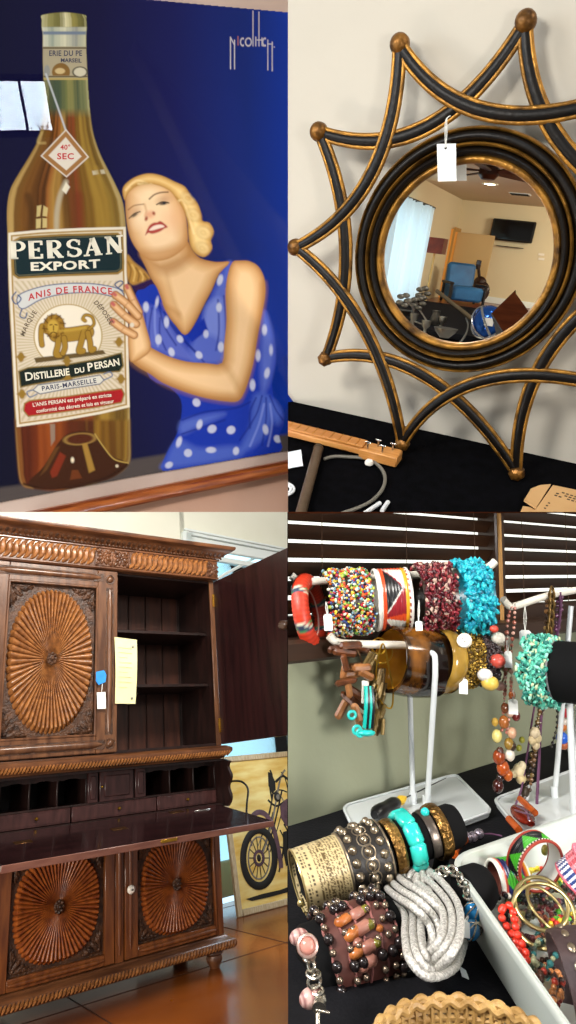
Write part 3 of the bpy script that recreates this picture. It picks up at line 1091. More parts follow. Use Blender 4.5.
# added unseen board, hides the window glow from the star mirror
pw = [M4 @ Vector((x, y, .37)) for x, y in ((-.2, -.005), (1.0, -.005), (1.0, .105), (-.2, .105))]
mb = MB(); mb.prism([(p.x, p.y) for p in pw], .002, 0)
o = mb.build('added_cover_board', mat('brown_cover_board', '2e140a', 1.0, 0, '3c1c0e', 6, (1, 6, 6), spec=0.0), None, 0, Matrix.Translation((0, 0, EYE.z - .00185))); bpy.context.view_layer.update(); clip(struct(o), LEFT, (-1, 0, 0))
# added unseen black board, darkens the left wall end in the mirror
mb = MB(); mb.box((-.0004, .875, EYE.z - .26), (.0008, .13, .52), 0)
struct(mb.build('added_end_board', mat('matt_black_board', '050505', 1.0, spec=0.0), None, 0, Matrix.Identity(4)))
# ---- table under black cloth
cloth = mat('black_cloth', '06060a', .8, 0, '0b0b10', 40, (1, 1, 1), .12, 300, spec=.25)
tb = thing('table', 'black cloth covered display table below the window', 'table', M4, (.2, -.4, -.6))
mb = MB()
def tz(x, y):
    return -.0015 + .0015 * math.sin(x * 31 + y * 17) * math.sin(y * 43) - .001
mb.grid(lambda u, w: (-.75 + 1.6 * u, -.80 + .797 * w, tz(-.75 + 1.6 * u, -.80 + .797 * w)), 70, 40, 0)
mb.grid(lambda u, w: (-.75 + 1.6 * u, -.80 - .006 * math.sin(u * 60), tz(-.75 + 1.6 * u, -.8) - .5 * w), 70, 4, 0)
trim4(mb.build('table_cloth', cloth, tb, smooth=80))
mb = MB(); mb.box((.05, -.40, -.025), (1.55, .78, .03), 0)
trim4(mb.build('table_top', mat('table_board', '5a4632', .5), tb, smooth=0))

# ---- white display stands
acryl = mat('white_acrylic', 'c9cecf', .22, 0, coat=.2)
ivory = mat('ivory_metal', 'd8d2c4', .35)
def rounded(poly, r, n=5):
    out = []
    k = len(poly)
    for i in range(k):
        a, b, c = Vector(poly[i - 1]), Vector(poly[i]), Vector(poly[(i + 1) % k])
        p, q = b + (a - b).normalized() * r, b + (c - b).normalized() * r
        for j in range(n + 1):
            t = j / n
            out.append((p * (1 - t) ** 2 + b * 2 * t * (1 - t) + q * t * t))
    return out
def base_plate(mb, poly, z0=.0, h=.006, rim=.004, r=.015):
    p = rounded([(q[0], q[1]) for q in poly], r)
    mb.prism(p, h, 0, Matrix.Translation((0, 0, z0)))
    mb.tube([(q.x, q.y, z0 + h) for q in p], rim / 2 + .0005, 0, n=6, closed=True)
st = thing('bracelet_stand', 'white double bar bracelet stand on a square base by the window wall', 'stand', M4, (.2, -.06, 0))
mb = MB(); base_plate(mb, [P4(343, 808, 2, .004), P4(456, 776, 2, .004), P4(492, 813, 2, .004), P4(366, 857, 2, .004)]); mb.build('base', acryl, st)
def depth_pt(px, py, d):
    return EYE + Vector(((px - CX) / FPX, 1, (CY - py) / FPX)) * d
def bar_frame(a, b):
    x = (b - a).normalized(); z = Vector((0, .0933, .99564)); z = (z - x * x.dot(z)).normalized(); y = z.cross(x)
    m = Matrix(((x.x, y.x, z.x), (x.y, y.y, z.y), (x.z, y.z, z.z))).to_4x4(); m.translation = a
    return m, (b - a).length
MB1, L1 = bar_frame(depth_pt(294, 583, .835), depth_pt(493, 569, .86))
MB2, L2 = bar_frame(depth_pt(331, 644, .80), depth_pt(507, 646, .855))
def B1(px, py, y=0.0):
    return hit(MB1, px, py, 1, y)
def B2(px, py, y=0.0):
    return hit(MB2, px, py, 1, y)
M4i = M4.inverted()
foot = P4(413, 803, 2, .006)
top = M4i @ (MB1 @ Vector((B1(410.5, 620).x, 0, 0)))
mb = MB(); mb.cyl((foot.x, foot.y, .006), top, .0036, mi=0, n=12)
mb.cyl((foot.x, foot.y, .006), (foot.x, foot.y, .02), .0055, mi=0, n=12)
mb.build('post', acryl, st)
foot = P4(427, 806, 2, .006)
xp = B2(435.5, 655, -.050).x
mb = MB()
pts = [M4i @ (MB2 @ v) for v in (Vector((xp, -.050, -.03)), Vector((xp, -.049, -.012)), Vector((xp, -.044, -.006)), Vector((xp, -.02, -.004)), Vector((xp, 0, -.004)))]
mb.tube([Vector((foot.x, foot.y, .006))] + smooth_path(pts, 5), .0036, 0, n=12)
mb.cyl((foot.x, foot.y, .006), (foot.x, foot.y, .02), .0055, mi=0, n=12)
mb.build('post', acryl, st)
for (Mx, L) in ((MB1, L1), (MB2, L2)):
    mb = MB()
    mb.tube([M4i @ (Mx @ p) for p in smooth_path([Vector((-.003, 0, .010)), Vector((.010, 0, .002)), Vector((.05, 0, 0)), Vector((L - .05, 0, 0)), Vector((L - .010, 0, .002)), Vector((L + .004, 0, .010))], 4)], .0052, 0, n=10)
    mb.build('bar', ivory, st)

def ringM(c, axis=(1, 0, 0), x=(0, 0, 1)):
    return frame_at(c, axis, x)

seedm = vcol('seed_beads', .3, 0, .5)
def seed_band(mb, X, R, w, N, size, cols, thick=.006, jag=.004, seg=6, rings=4, chip=False, rn=None):
    rn = rn or rnd
    for k in range(N):
        a = rn.uniform(0, 2 * PI)
        v = rn.uniform(-w / 2, w / 2) + rn.uniform(-jag, jag)
        r = R + rn.uniform(-thick, thick * .4) + .4 * thick * math.sin(5 * a + v * 300)
        s_ = size * rn.uniform(.75, 1.3)
        c = Vector((r * math.cos(a), r * math.sin(a), v))
        R3 = Euler((rn.uniform(0, 6), rn.uniform(0, 6), rn.uniform(0, 6))).to_matrix()
        if chip:
            mb.sphere(X @ c, (s_ * 1.3, s_ * .8, s_ * .6), 0, None, 5, 4, lin(rn.choice(cols)), R3)
        else:
            mb.sphere(X @ c, (s_, s_, s_ * .8), 0, None, seg, rings, lin(rn.choice(cols)), R3)
def inner_sleeve(mb, X, R, w, col, mi=0):
    mb.lathe([(R, -w / 2), (R + .002, -w / 2), (R + .002, w / 2), (R, w / 2)], mi, X, 30, True, lin(col))
def stuffit(o):
    o['kind'] = 'stuff'
    return o
cardm = mat('white_card', 'eef0ec', .7)
threadm = mat('white_thread', 'd9d9d2', .7)
def hang_tag(Mx, p_top, p_card, w, h, label, group=None, tilt=0.0, face=None):
    """A small card hung by a thread; face = direction it looks."""
    t = thing('price_tag', label, 'tag', Mx, p_card, group)
    f = Vector(face) if face is not None else ((Mx.inverted() @ EYE) - Vector(p_card))
    f = f.normalized()
    up = Vector((math.sin(tilt), 0, math.cos(tilt)))
    xx = up.cross(f) * -1
    Rm = Matrix((xx.normalized(), f.cross(xx).normalized() * -1, f)).transposed().to_4x4()
    Rm.translation = Vector(p_card)
    mb = MB()
    poly = [(-w / 2, -h), (w / 2, -h), (w / 2, -h * .12), (w * .3, 0), (-w * .3, 0), (-w / 2, -h * .12)]
    # 'up' may map to either sign of local Y: test it
    sy = 1 if (Rm.to_3x3() @ Vector((0, 1, 0))).dot(Vector((0, 0, 1))) > 0 else -1
    mb.prism([(a, sy * b) for a, b in poly][::sy], .0008, 0, Rm)
    mb.build('card', cardm, t)
    hole = Rm @ Vector((0, -sy * h * .12, .0012))
    mb = MB()
    a, b = Vector(p_top), hole
    off = xx.normalized() * (w * .10)
    mb.tube(smooth_path([hole, a * .5 + b * .5 + off, a, a * .5 + b * .5 - off, hole], 5), .0005, 0, n=5)
    mb.build('thread', threadm, t)
    return t

BG = 'bracelets on the upper bar'
# red wrapped bangle
R0 = .0415
bang = thing('wrapped_bangle', 'thick orange red bead wrapped bangle at the left end of the upper bar', 'bangle', MB1, (B1(310, 640).x, 0, -2 * R0), BG)
inv1 = MB1.inverted().to_3x3()
rt1, tw1 = inv1 @ Vector((1, 0, 0)), inv1 @ (EYE - MB1 @ B1(310, 611)).normalized()
up1 = Vector((0, 0, 1))
def rb_col(t, h):
    f = (t * 6 + .30) % 1
    if f < .22:
        q = int(t * 96) * 7 + int(h * 8) * 3
        return lin(['20324a', 'c9c9b0', '3c7a4a', '30304c', 'b33a2a'][q % 5])
    return lin('cc3a1e') if int(t * 96) % 2 else lin('b02c16')
Rb = ringM(B1(311, 613), rt1 * .93 + tw1 * .33 + up1 * .17, up1)
mb = MB()
mb.tube([Rb @ Vector((R0 * math.cos(2 * PI * k / 96), R0 * .92 * math.sin(2 * PI * k / 96), 0)) for k in range(96)],
        [.0108 + .0005 * (k % 2) for k in range(96)], 0, n=12, closed=True, col=rb_col)
mb.build('beadwork', vcol('waxed_beads', .45), bang)
mb = MB()
mb.tube([Rb @ Vector(((R0 - .0105) * math.cos(2 * PI * k / 48), (R0 * .92 - .0105) * math.sin(2 * PI * k / 48), 0)) for k in range(48)], .0012, 0, n=5, closed=True)
mb.build('seam', mat('pale_pink_seam', 'd8a898', .6), bang)
# multi-coloured strands
def bead_bracelet(name, pxs, Bx, Mx, R, cols, N, size, label, group, chip=False, core='3a2a20', thick=.0035, squash=1.0, seed=1, tilt=0.0):
    x0, x1 = Bx(pxs[0], 620).x, Bx(pxs[1], 620).x
    w = x1 - x0
    c = Vector(((x0 + x1) / 2, 0, .0125 - R))
    t = thing(name, label, 'bracelet', Mx, (c.x, c.y, c.z - R), group)
    X = ringM(c, (1, tilt, tilt * .5)) @ Matrix.Diagonal((1, squash, 1, 1))
    mb = MB(); inner_sleeve(mb, X, R - .0055, w * .9, core); mb.build('core', seedm, t)
    mb = MB(); seed_band(mb, X, R, w - .006, N, size, cols, thick, .003, chip=chip, rn=random.Random(seed)); stuffit(mb.build('beads', seedm, t, smooth=60))
    return t, c, w
bead_bracelet('bead_bracelet', (325, 371), B1, MB1, .042, ['c23a2a', 'e0c23a', '5f8f3a', '2f3f7a', 'd8d6c0', 'd8d6c0', 'a8b84a', '1c1c28', 'd86a2a', '8ab0c0', 'b02030'], 2300, .0021,
              'bracelet of many tiny multicoloured seed beads beside the red wrapped bangle', BG, seed=3)
# triangle-patterned cuff
def pat_cuff(name, c, axis, xref, R, w, pat, label, group, nu=220, nv=46, rim='e8e4da', inner='d8d4c8', cat='bangle', th=.003, thing_base=None, Mx=None):
    t = thing(name, label, cat, Mx or M4, thing_base or (c[0], c[1], c[2] - R), group)
    X = ringM(c, axis, xref)
    mb = MB()
    mb.grid(lambda u, v: X @ Vector(((R + .0005 * math.sin(v * 60)) * math.cos(2 * PI * u), (R + .0005 * math.sin(v * 60)) * math.sin(2 * PI * u), (v - .5) * w)), nu, nv, 0, None, pat, wrap_u=True)
    mb.build('beadwork', seedm, t)
    mb = MB()
    mb.lathe([(R - th, -w / 2), (R - th, w / 2)], 0, X, 60)
    mb.build('lining', mat('lining_' + inner, inner, .6), t)
    mb = MB()
    for z in (-w / 2, w / 2):
        mb.tube([X @ Vector(((R - th * .4) * math.cos(2 * PI * k / 60), (R - th * .4) * math.sin(2 * PI * k / 60), z)) for k in range(60)], th * .75, 0, n=8, closed=True)
    mb.build('rim', mat('rim_' + rim, rim, .5), t)
    return t
def fr_(v):
    return v - math.floor(v)
def maasai_a(u, v):
    s_ = fr_((u + .03) / .345 + .5) * 2 - 1       # repeats round the cuff
    if v < .10: return lin('d9d5ca')
    if v < .21: return lin('cf4a22')
    if v > .93: return lin('e8e0d4') if int(u * 60) % 2 else lin('7a1830')
    if v > .80: return lin('d99a22')
    q = (v - .21) / .59
    e = abs(s_) - .80 * (1 - q)
    if e < 0: return lin('101014')
    if e < .07: return lin('8c1d2e') if s_ < 0 else lin('d8d4cc')
    if abs(s_) > 1 - .30 * q * .4 - .02: return lin('cf4a22')
    return lin('8c1d26') if s_ > 0 else lin('cfcbc0')
x0, x1 = B1(372, 600, 0).x, B1(407, 600, 0).x
pat_cuff('beaded_cuff', ((x0 + x1) / 2 + .002, 0, 0 - .030), (1, -.08, -.02), (0, -.9, .3), .0405, x1 - x0 - .006, maasai_a,
         'wide beaded cuff with black, white and dark red triangles on the upper bar', BG, Mx=MB1)
bead_bracelet('bead_bracelet', (416, 453), B1, MB1, .044, ['5a1020', '7d1a2a', '3a0a14', '8f3a3a', 'b89a8a', '4a1a1c', '6a1822'], 1300, .0027,
              'dark red garnet chip bracelet between the triangle cuff and the turquoise one', BG, chip=True, seed=5)
bead_bracelet('bead_bracelet', (456, 487), B1, MB1, .047, ['16a8b8', '0f8fa6', '2cc0cc', '0c7a94', '1b9cae', '3fcbd2'], 900, .0038,
              'bright turquoise chip bracelet at the right end of the upper bar', BG, chip=True, core='0c6a7c', seed=6)

# ---- lower bar
BG2 = 'bracelets on the lower bar'
tiger = mat('polished_horn', '140804', .14, 0, '8a561e', 26, (1, 1, .35), 0, coat=.4, lo=.46, hi=.68)
x0, x1 = B2(388, 660, 0).x, B2(436, 660, 0).x
R = .042
hb = thing('horn_bangle', 'wide dark brown tortoiseshell bangle with amber inside on the lower bar', 'bangle', MB2, ((x0 + x1) / 2, 0, 0 - 2 * R), BG2)
X = ringM(((x0 + x1) / 2, 0, -.021), (1, .18, -.12)); w = x1 - x0
mb = MB()
mb.lathe([(R - .005, -w / 2), (R, -w / 2 - .001), (R + .002, -w / 4), (R + .003, 0), (R + .002, w / 4), (R, w / 2 + .001), (R - .005, w / 2)], 0, X, 64)
mb.build('shell', tiger, hb)
mb = MB(); mb.lathe([(R - .005, -w / 2), (R - .0055, 0), (R - .005, w / 2)], 0, X, 64)
mb.build('lining', mat('amber_lining', '8a5210', .15, 0, 'd9a032', 14, (1, 1, 1), coat=.4), hb)
x0, x1 = B2(428, 660, 0).x, B2(449, 660, 0).x
bb = thing('horn_bangle', 'olive gold marbled horn bangle between the tortoiseshell bangle and the gold mesh cuff', 'bangle', MB2, ((x0 + x1) / 2, 0, 0 - .09), BG2)
X = ringM(((x0 + x1) / 2 + .004, 0, -.020), (1, .18, -.12))
mb = MB(); mb.lathe([(.039 + .006 * math.cos(a) * .6, .012 * math.sin(a)) for a in [2 * PI * k / 12 for k in range(12)]], 0, X, 60, True)
mb.build('ring', mat('olive_horn', '4a3210', .15, 0, 'b08a3a', 16, (1, 1, 1), coat=.4), bb)
goldmesh = vcol('gold_seed_beads', .3, .6)
x0, x1 = B2(452, 660, 0).x, B2(470, 660, 0).x
gm = thing('mesh_cuff', 'gold mesh bead cuff closed by a round white button', 'bracelet', MB2, ((x0 + x1) / 2, 0, 0 - .08), BG2)
X = ringM(((x0 + x1) / 2 + .003, 0, -.018), (1, .0, -.1))
mb = MB(); seed_band(mb, X, .036, x1 - x0, 1500, .0014, ['8a6a22', 'b08a34', '6a5018', 'c9a850'], .002, .001, 5, 4, rn=random.Random(9)); inner_sleeve(mb, X, .033, x1 - x0 - .004, '4a3814')
stuffit(mb.build('mesh', goldmesh, gm))
bp = B2(465, 641, -.042)
mb = MB(); fd = (EYE4 - bp).normalized()
mb.lathe([(0, .004), (.004, .004), (.006, .003), (.0085, .005), (.0095, .003), (.009, 0)], 0, frame_at(bp, fd), 20)
for (dx, dy) in ((-.002, 0), (.002, 0)):
    mb.cyl(frame_at(bp, fd) @ Vector((dx, dy, .0035)), frame_at(bp, fd) @ Vector((dx, dy, .0045)), .0009, mi=1, n=8)
mb.build('button', [mat('pearl_button', 'e6e2d6', .3), iron], gm)
bead_bracelet('bead_bracelet', (472, 491), B2, MB2, .031, ['2a2022', '3a2c2e', '1c1416', '4a3a3a'], 900, .0022,
              'charcoal brown seed bead bracelet beside the gold mesh cuff', BG2, core='1c1416', seed=8)
# large pebble bracelet
pb = thing('pebble_bracelet', 'bracelet of big white, coral and yellow pebbles ending the lower bar', 'bracelet', MB2, B2(497, 690, 0), BG2)
for (px, py, r, hx, dy) in ((494, 629, .007, 'c2402f', -.02), (498, 638, .0115, 'd2cdbf', .0), (497, 661, .0135, 'b8473a', -.01), (485, 675, .012, 'd6d2cc', -.02), (490, 683, .0135, 'd2b04e', -.022), (505, 650, .009, '6a5a2c', .012), (500, 686, .009, 'b88a7a', .006), (506, 668, .009, '8a7a3a', .016), (492, 651, .0075, '7a5030', .0)):
    mb = MB(); p = B2(px, py, dy - .02)
    r *= .74; mb.sphere(p, (r * 1.1, r, r * .92), 0, seg=16, rings=10)
    mb.build('bead', mat('pebble_' + hx, hx, .35, 0, coat=.3), pb)
mb = MB(); mb.tube(smooth_path([B2(x, y, d) for x, y, d in ((494, 629, 0), (498, 638, 0), (505, 650, .012), (506, 668, .016), (500, 686, .006), (490, 683, -.02), (485, 675, -.02), (497, 661, -.01), (492, 651, 0))], 5, True), .0012, 0, n=5, closed=True)
mb.build('cord', mat('tan_cord', '7a5a3a', .8), pb)
# shell and wood charm bracelet with turquoise
wc = thing('charm_bracelet', 'bunch of brown wood chips and turquoise black strands hanging left on the lower bar', 'bracelet', MB2, B2(350, 735, 0), BG2)
chipm = [mat('brown_chip', '6a3a1c', .35, 0, '3e2010', 60, (1, 1, 1), coat=.3), mat('tan_chip', '9a6638', .4, 0, '74451f', 60, coat=.3)]
rw = random.Random(12)
for (px, py, ln, ang, mi) in ((337, 649, .022, 8, 0), (351, 645, .026, 4, 0), (345, 653, .028, -6, 0), (362, 648, .02, -20, 0), (345, 663, .02, -75, 0), (356, 667, .018, 5, 1), (362, 668, .022, 2, 1), (352, 674, .022, 8, 1), (366, 675, .02, -25, 1), (346, 682, .026, 10, 0), (349, 690, .018, -80, 1), (356, 693, .022, -30, 0), (348, 699, .022, -40, 0), (342, 709, .024, 62, 1), (360, 702, .022, -38, 0), (357, 713, .022, -70, 1), (361, 722, .020, -80, 1), (344, 672, .018, 80, 1)):
    mb = MB(); p = B2(px, py, rw.uniform(-.018, .012)); a = math.radians(ang)
    Rr = Matrix.Rotation(-a, 3, 'Y') @ Matrix.Rotation(rw.uniform(-.5, .5), 3, 'X')
    mb.box((0, 0, 0), (ln * 1.12, .0065, .0105), 0, Matrix.Translation(p) @ Rr.to_4x4() @ Matrix.Rotation(rw.uniform(-.6, .6), 4, 'X'), bev=.0032)
    mb.build('wood_chip', chipm[mi], wc, smooth=30)
for k in range(4):
    mb = MB(); x = 365 + k * 2.3
    pts = [B2(x + 1 - k * .5, 686, -.02), B2(x + 1.2, 705, -.024), B2(x - .5, 728, -.02)]
    mb.tube(smooth_path(pts, 10), [.0024 + .0004 * (i % 2) for i in range(21)], 0, n=8)
    mb.build('bead_strand', mat('strand_%d' % (k % 2), ['18b0a4', '14181c'][k % 2], .3), wc)
mb = MB()
for (px, py, r) in ((352, 715, .0045), (357, 730, .0048), (360, 733, .004)):
    p = B2(px, py, -.02)
    mb.tube(arc_pts(p, r, 0, 2 * PI, 17)[:-1], .0019, 0, n=8, closed=True)
mb.sphere(B2(367, 733, -.02), (.011, .005, .004), 0, seg=12, rings=7)
mb.build('turquoise_rings', mat('turquoise_bead', '22b8b0', .3), wc)
mb = MB(); mb.box(B2(365, 692, -.012), (.009, .003, .028), 0, bev=.001); mb.build('white_bead', porcelain, wc)
mb = MB(); mb.tube(smooth_path([B2(x, y, 0) for x, y in ((346, 643), (343, 665), (346, 690), (354, 715), (360, 728), (366, 705), (364, 670), (356, 648))], 5, True), .001, 0, n=5, closed=True); mb.build('cord', mat('tan_cord', '7a5a3a', .8), wc)
# brass tube bead cluster
bt = thing('tube_bead_bracelet', 'cluster of dull brass tube beads hanging beside the tortoiseshell bangle', 'bracelet', MB2, B2(382, 730, 0), BG2)
tubem = mat('dull_brass_tube', '5e4a28', .4, .4, '86703f', 40)
rt = random.Random(5)
spots = [(367 + 3.2 * (k % 6) + rt.uniform(-1.5, 1.5), 658 + 8.6 * (k // 6) + rt.uniform(-2, 2)) for k in range(54)]
for i, (px, py) in enumerate(spots):
    if py > 700 and px < 368 or (py < 668 and px > 380): continue
    mb = MB(); p = B2(px, py, rt.uniform(-.016, .012)); a = rt.uniform(-.5, .5)
    d = Vector((math.sin(a), rt.uniform(-.3, .3), math.cos(a))) * .0095
    mb.tube([p - d, p + d], .0027, 0, n=8)
    mb.build('tube_bead', tubem, bt)
mb = MB()
for (cx_, cy_, r) in ((379, 646, .010), (382, 652, .014)):
    mb.tube(arc_pts(B2(cx_, cy_, 0), r, 0, 2 * PI, 25)[:-1], .001, 0, n=6, closed=True)
mb.tube(smooth_path([B2(x, y, -.01) for x, y in ((384, 645), (389, 668), (393, 690), (391, 708), (380, 700), (376, 675), (380, 650))], 6, True), .0011, 0, n=6, closed=True)
mb.build('wire', mat('gold_wire', 'b8902e', .3, 1.0), bt)

# ---- tags on the bars
TG = 'price tags on the bracelet stand'
hang_tag(MB1, B1(294, 578, -.006), B1(294, 585, -.012), .0085, .019, 'white tag hanging inside the red wrapped bangle', TG)
hang_tag(MB1, B1(326, 602, -.046), B1(327.5, 614, -.047), .0105, .020, 'white tag hanging between the red bangle and the multicoloured bracelet', TG)
hang_tag(MB1, B1(419, 600, -.049), B1(418.5, 621, -.049), .0085, .012, 'white tag below the dark red garnet bracelet', TG)
hang_tag(MB2, B2(463, 671, -.036), B2(463.5, 679, -.036), .0105, .018, 'white tag hanging below the gold mesh cuff', TG)

# ---- right-hand necklace stand
def S3(px, py, d=.86):
    return M4i @ depth_pt(px, py, d)
ns = thing('necklace_stand', 'white necklace stand with ivory bar and base plate at the right', 'stand', M4, P4(560, 800, 2, 0))
mb = MB(); base_plate(mb, [P4(494, 801, 2, .004), P4(580, 769, 2, .004), P4(640, 800, 2, .004), P4(528, 842, 2, .004)]); mb.build('base', acryl, ns)
mb = MB()
f = P4(554.5, 797, 2, .006); tp_ = S3(571, 606, .90)
mb.cyl(f, tp_, .0036, mi=0, n=12); mb.cyl(f, f + Vector((0, 0, .014)), .005, mi=0, n=12)
mb.build('post', acryl, ns)
mb = MB()
mb.tube(smooth_path([S3(503, 599, .84), S3(508, 605, .845), S3(515, 606, .85), S3(540, 598, .87), S3(560, 593, .885), S3(590, 588, .91)], 6), .0048, 0, n=10)
mb.build('bar', ivory, ns)
mb = MB()
f = P4(574, 812, 2, .006)
mb.cyl(f, S3(579, 690, f.y + 1.05), .0036, mi=0, n=12); mb.cyl(f, f + Vector((0, 0, .014)), .005, mi=0, n=12)
mb.build('post', acryl, ns)
# plate of a further stand behind, against the wall
fs = thing('bracelet_stand', 'white stand plate cut by the right edge of the picture, behind the necklaces', 'stand', M4, P4(585, 748, 2, 0))
mb = MB(); base_plate(mb, [P4(567, 751, 2, .004), P4(600, 737, 2, .004), P4(630, 752, 2, .004), P4(590, 768, 2, .004)]); mb.build('base', acryl, fs)
mb = MB(); f = P4(590, 752, 2, .006); mb.cyl(f, f + Vector((0, 0, .2)), .0036, mi=0, n=10); mb.build('post', acryl, fs)

def strand(mb, pts, r, cols, gap=1.9, irregular=.25, rn=None, flat=1.0):
    """beads strung along a path"""
    rn = rn or rnd
    P = smooth_path(pts, 10)
    acc, last = 0.0, P[0]
    for p in P[1:]:
        acc += (p - last).length
        last = p
        if acc >= r * gap:
            acc = 0
            q = r * rn.uniform(1 - irregular, 1 + irregular)
            mb.sphere(p, (q, q * flat, q), 0, None, 7, 5, lin(rn.choice(cols)))
NG = 'necklaces on the right-hand bar'
def neck(label, paths, r, cols, seed=0, flat=1.0, gap=1.9):
    t = thing('necklace', label, 'necklace', M4, paths[0][0], NG)
    mb = MB(); rn = random.Random(seed)
    for p in paths:
        strand(mb, p, r, cols, gap, .3, rn, flat)
    stuffit(mb.build('beads', seedm, t))
    mb = MB()
    for p in paths:
        mb.tube(smooth_path(p, 6), .0005, 0, n=4)
    mb.build('thread', mat('dark_thread', '3a2a26', .8), t)
    return t
nk = neck('pale pink bead necklace ending in amber and pearl beads beside the pebble bracelet',
     [[S3(513, 603, .845), S3(508, 618, .838), S3(506, 650, .836), S3(505, 690, .835), S3(502, 730, .835)],
      [S3(515, 604, .845), S3(514, 625, .836), S3(511, 655, .833), S3(511, 690, .833), S3(507, 735, .834)]], .0024, ['c98a78', 'b87262', 'd8a896', 'a8604e'], 1)
for (px, py, r, hx) in ((505, 708, .006, '6a3a20'), (497, 736, .0075, 'd8c878'), (499, 757, .009, '8a3a14'), (503, 768, .009, 'a84a18'), (500, 752, .006, '4a2a1c'), (510, 712, .006, 'c8a08a'), (516, 716, .006, '6a2420'), (512, 733, .0065, 'c89a7a'), (509, 744, .007, '8a6a2a'), (510, 755, .007, 'd8d0c0'), (512, 746, .006, '3a2a1c'), (498, 786, .008, '3a1410'), (500, 778, .005, '2a1a18'), (504, 722, .0075, '9a5a2a'), (495, 722, .005, 'b8923a'), (508, 775, .007, 'a8521c'), (512, 695, .005, 'c8642a')):
    mb = MB(); p = S3(px, py, .832); mb.sphere(p, (r, r * .85, r * 1.15), 0, seg=12, rings=8); mb.build('drop_bead', mat('drop_' + hx, hx, .15, 0, coat=.4), nk)
nk = neck('brown and gold link chain necklace with purple cord hanging behind the teal bracelet',
     [[S3(548, 596, .872), S3(546, 620, .865), S3(545, 650, .865), S3(543, 690, .865), S3(536, 730, .86), S3(530, 765, .855), S3(524, 797, .845)],
      [S3(554, 594, .872), S3(550, 620, .862), S3(547, 650, .862), S3(544, 700, .862), S3(536, 745, .857), S3(530, 790, .845)]], .0030, ['4a3420', '2e2016', '6a4a2a', '7a6238', '3a2818'], 2, gap=1.6)
lk = MB(); lk.tube(arc_pts((0, 0, 0), .0075, 0, 2 * PI, 17, Vector((.55, 0, 0)), Vector((0, 0, 1)))[:-1], .0016, 0, n=6, closed=True)
proto = lk.build('chain_link', mat('antique_brass', '6e5630', .35, .8), nk)
bb_ = BASE[nk.name]
pth = smooth_path([S3(552, 592, .868), S3(551, 620, .858), S3(547, 645, .856), S3(544, 690, .858)], 6)
for i, p in enumerate(pth):
    m = Matrix.Translation(p - bb_) @ Matrix.Rotation((i % 2) * 1.4, 4, 'Z')
    if i == 0: proto.matrix_local = m
    else: kid(proto, nk, m)
mb = MB()
mb.tube(smooth_path([S3(560, 592, .88), S3(560, 615, .878), S3(556, 640, .875), S3(545, 690, .87), S3(541, 720, .86), S3(539, 760, .855), S3(537, 800, .84), S3(536, 818, .835)], 6), .0020, 0, n=6)
mb.tube(smooth_path([S3(538, 690, .86), S3(533, 715, .855), S3(527, 755, .85), S3(521, 790, .84), S3(511, 815, .83), S3(503, 835, .82)], 6), .0013, 0, n=6)
mb.build('cord', mat('purple_cord', '5a3450', .7), nk)
for (px, py, r, hx) in ((535, 733, .008, 'd8c6a4'), (537, 738, .007, 'c8b48a'), (533, 740, .007, 'c8b48a'), (536, 745, .006, 'cbb892'), (519, 770, .009, 'd2c29a'), (514, 773, .006, 'cbb98e'), (521, 778, .008, 'c2ae80'), (522, 766, .0065, 'd6c8a4'), (518, 804, .006, 'a89a84'), (525, 792, .007, '3a2e22'), (526, 797, .005, 'd8d8d8'), (522, 740, .0045, '8a8a2a'), (519, 748, .0045, '8a8a2a')):
    mb = MB(); p = S3(px, py, .848); mb.sphere(p, (r, r * .8, r), 0, seg=12, rings=8); mb.build('charm_bead', mat('drop_' + hx, hx, .35), nk)
# pendant of amber and orange sticks lying on the plate
pd_ = thing('pendant', 'dark amber pendant with orange stick beads lying on the necklace stand base', 'pendant', M4, P4(522, 815, 2, .012), None)
amb = mat('dark_amber', '3a0c0c', .1, 0, '7a2414', 40, coat=.6); orng = mat('orange_bead', '9a3a10', .25, 0, 'b8561c', 30, coat=.3)
for (a, b, r, mm_, nm) in (((520, 799), (535, 813), .0043, orng, 'stick_bead'), ((509, 819), (519, 830), .0043, orng, 'stick_bead')):
    mb = MB(); pa, pb2 = P4(*a, 2, .018), P4(*b, 2, .018); mb.tube([pa + (pb2 - pa) * k / 6 for k in range(7)], [.0042, r, r, r, r, r, .0042], 0, n=12); mb.build(nm, mm_, pd_)
mb = MB(); pa, pb2 = P4(515, 807, 2, .018), P4(531, 824, 2, .018); mb.tube([pa + (pb2 - pa) * k / 8 for k in range(9)], [.005, .0085, .0105, .0115, .012, .0115, .0105, .0085, .005], 0, n=14, flat=(1, .6), up=(0, 0, 1)); mb.build('amber_stone', amb, pd_)
mb = MB(); mb.tube(smooth_path([P4(517, 806, 2, .026), P4(526, 811, 2, .034), P4(529, 820, 2, .028)], 6), .0011, 0, n=5); mb.tube(smooth_path([P4(515, 810, 2, .026), P4(524, 813, 2, .036), P4(531, 815, 2, .028)], 6), .0011, 0, n=5); mb.build('wire', mat('lilac_wire', '8a6a84', .4, .6), pd_)
